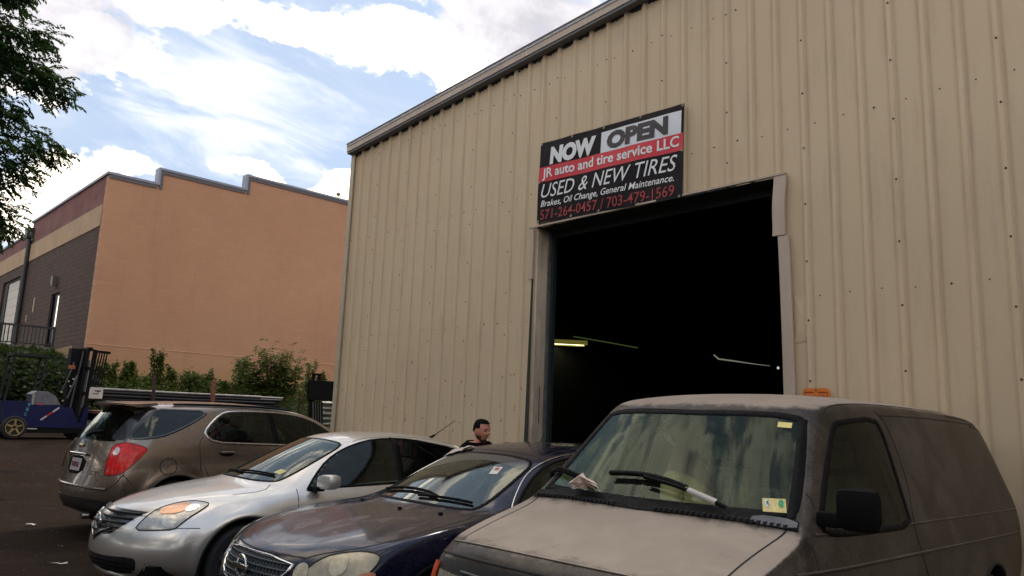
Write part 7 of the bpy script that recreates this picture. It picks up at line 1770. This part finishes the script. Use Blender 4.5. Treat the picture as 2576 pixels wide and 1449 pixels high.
    for v in b.verts:
        x, y, z = v.co; t = -z; X = x*.0785*(1-.28*t**1.5); Y = (y*.099)*(1-.10*t)-.012*t
        if y > 0: Y *= 1-.45*t
        f = max(0, -y); X *= 1-.10*f*f; Y -= .010*math.exp(-(X/.022)**2-((z*.118+.098)/.016)**2) if y < 0 else 0
        v.co = Vector((X, Y, z*.1195))
    emit_bm('beard', b, M, mat('stubble', (.09,.04,.028), .9, noise=.3, nscale=80), root)
def masked_person():
    # seated on the passenger side of the van, seen through the windshield
    bx, by = -3.10, 4.62
    root = empty('person', (bx, by, .62)); tag(root, 'person in a grey cap and pale blue face mask seen through the van windshield', 'person')
    face = radians(-75)
    h0 = Vector((0,0,.99))
    TS = mat('shirt_tan', (.62,.50,.24), .9, noise=.12, nscale=8)
    P = [(.10,0,.10),(.12,.02,.32),(.10,.03,.52),(.05,.02,.74),(.02,0,.86),(0,-.0,.92),
         (.06,-.15,.66),(.10,-.26,.50),(.14,-.28,.30),(.05,.17,.66),(.10,.26,.45),(.12,.28,.28),(.05,-.11,.08),(-.10,-.35,.10),(.05,.11,.08),(.0,-.36,.12)]
    E_ = [(0,1),(1,2),(2,3),(3,4),(4,5),(3,6),(6,7),(7,8),(3,9),(9,10),(10,11),(0,12),(12,13),(0,14),(14,15)]
    Rr = [.18,.17,.165,.12,.055,.05,.08,.055,.045,.08,.055,.045,.10,.07,.10,.07]
    skin_mesh('body', P, E_, Rr, SKIN2, root)
    skin_mesh('shirt', P[:4]+[P[6],P[7],P[9],P[10]], [(0,1),(1,2),(2,3),(3,4),(4,5),(3,6),(6,7)], [.21,.20,.19,.14,.10,.075,.10,.075], TS, root)
    b, M = head(root, h0, face, radians(8), .92, SKIN2); emit_bm('head', b, M, SKIN2, root)
    for sg in (1,-1): ear(sg).build('ear', SKIN2, root, True, xf=M @ Matrix.Translation((sg*.074,.012,-.012)))
    # mask
    b = bmesh.new(); bmesh.ops.create_uvsphere(b, u_segments=28, v_segments=20, radius=1)
    bmesh.ops.delete(b, geom=[v for v in b.verts if not (v.co.y < -.25 and -.95 < v.co.z < -.02)], context='VERTS')
    for v in b.verts: v.co = Vector((v.co.x*.075, v.co.y*.124, v.co.z*.112-.004))
    emit_bm('face_mask', b, M, mat('mask_blue', (.65,.85,.92), .8), root)
    # cap: crown and brim
    b = bmesh.new(); bmesh.ops.create_uvsphere(b, u_segments=28, v_segments=20, radius=1)
    bmesh.ops.delete(b, geom=[v for v in b.verts if v.co.z < .22], context='VERTS')
    for v in b.verts: v.co = Vector((v.co.x*.088, v.co.y*.108, v.co.z*.135+.004))
    emit_bm('cap', b, M, mat('cap_grey', (.75,.72,.68), .9, noise=.1), root)
    m = MB().prism([(-.07,-.085),(-.06,-.14),(-.03,-.165),(.03,-.165),(.06,-.14),(.07,-.085)], 'z', .034, .042)
    for v in m.v: v.z += (v.y+.085)*-.0+.0
    m.build('cap_brim', mat('cap_grey', (.30,.29,.27), .9), root, xf=M)
    m = MB().tube([(0,-.13,.12),(0,-.02,.155),(0,.09,.165)], .008, 8).tube([(0,-.13,.12),(0,-.10,.06)], .006, 6); m.build('raised_glasses', mat('strap_pale', (.42,.45,.42), .6), root, xf=M)

# ------------------------------------------------------------------ build
ground(); garage(); garage_lights(); warehouse(); vegetation(); yard()
silver_sedan(); blue_sedan(); crossover(); van()
banner(); orange_sign(); man(); masked_person()
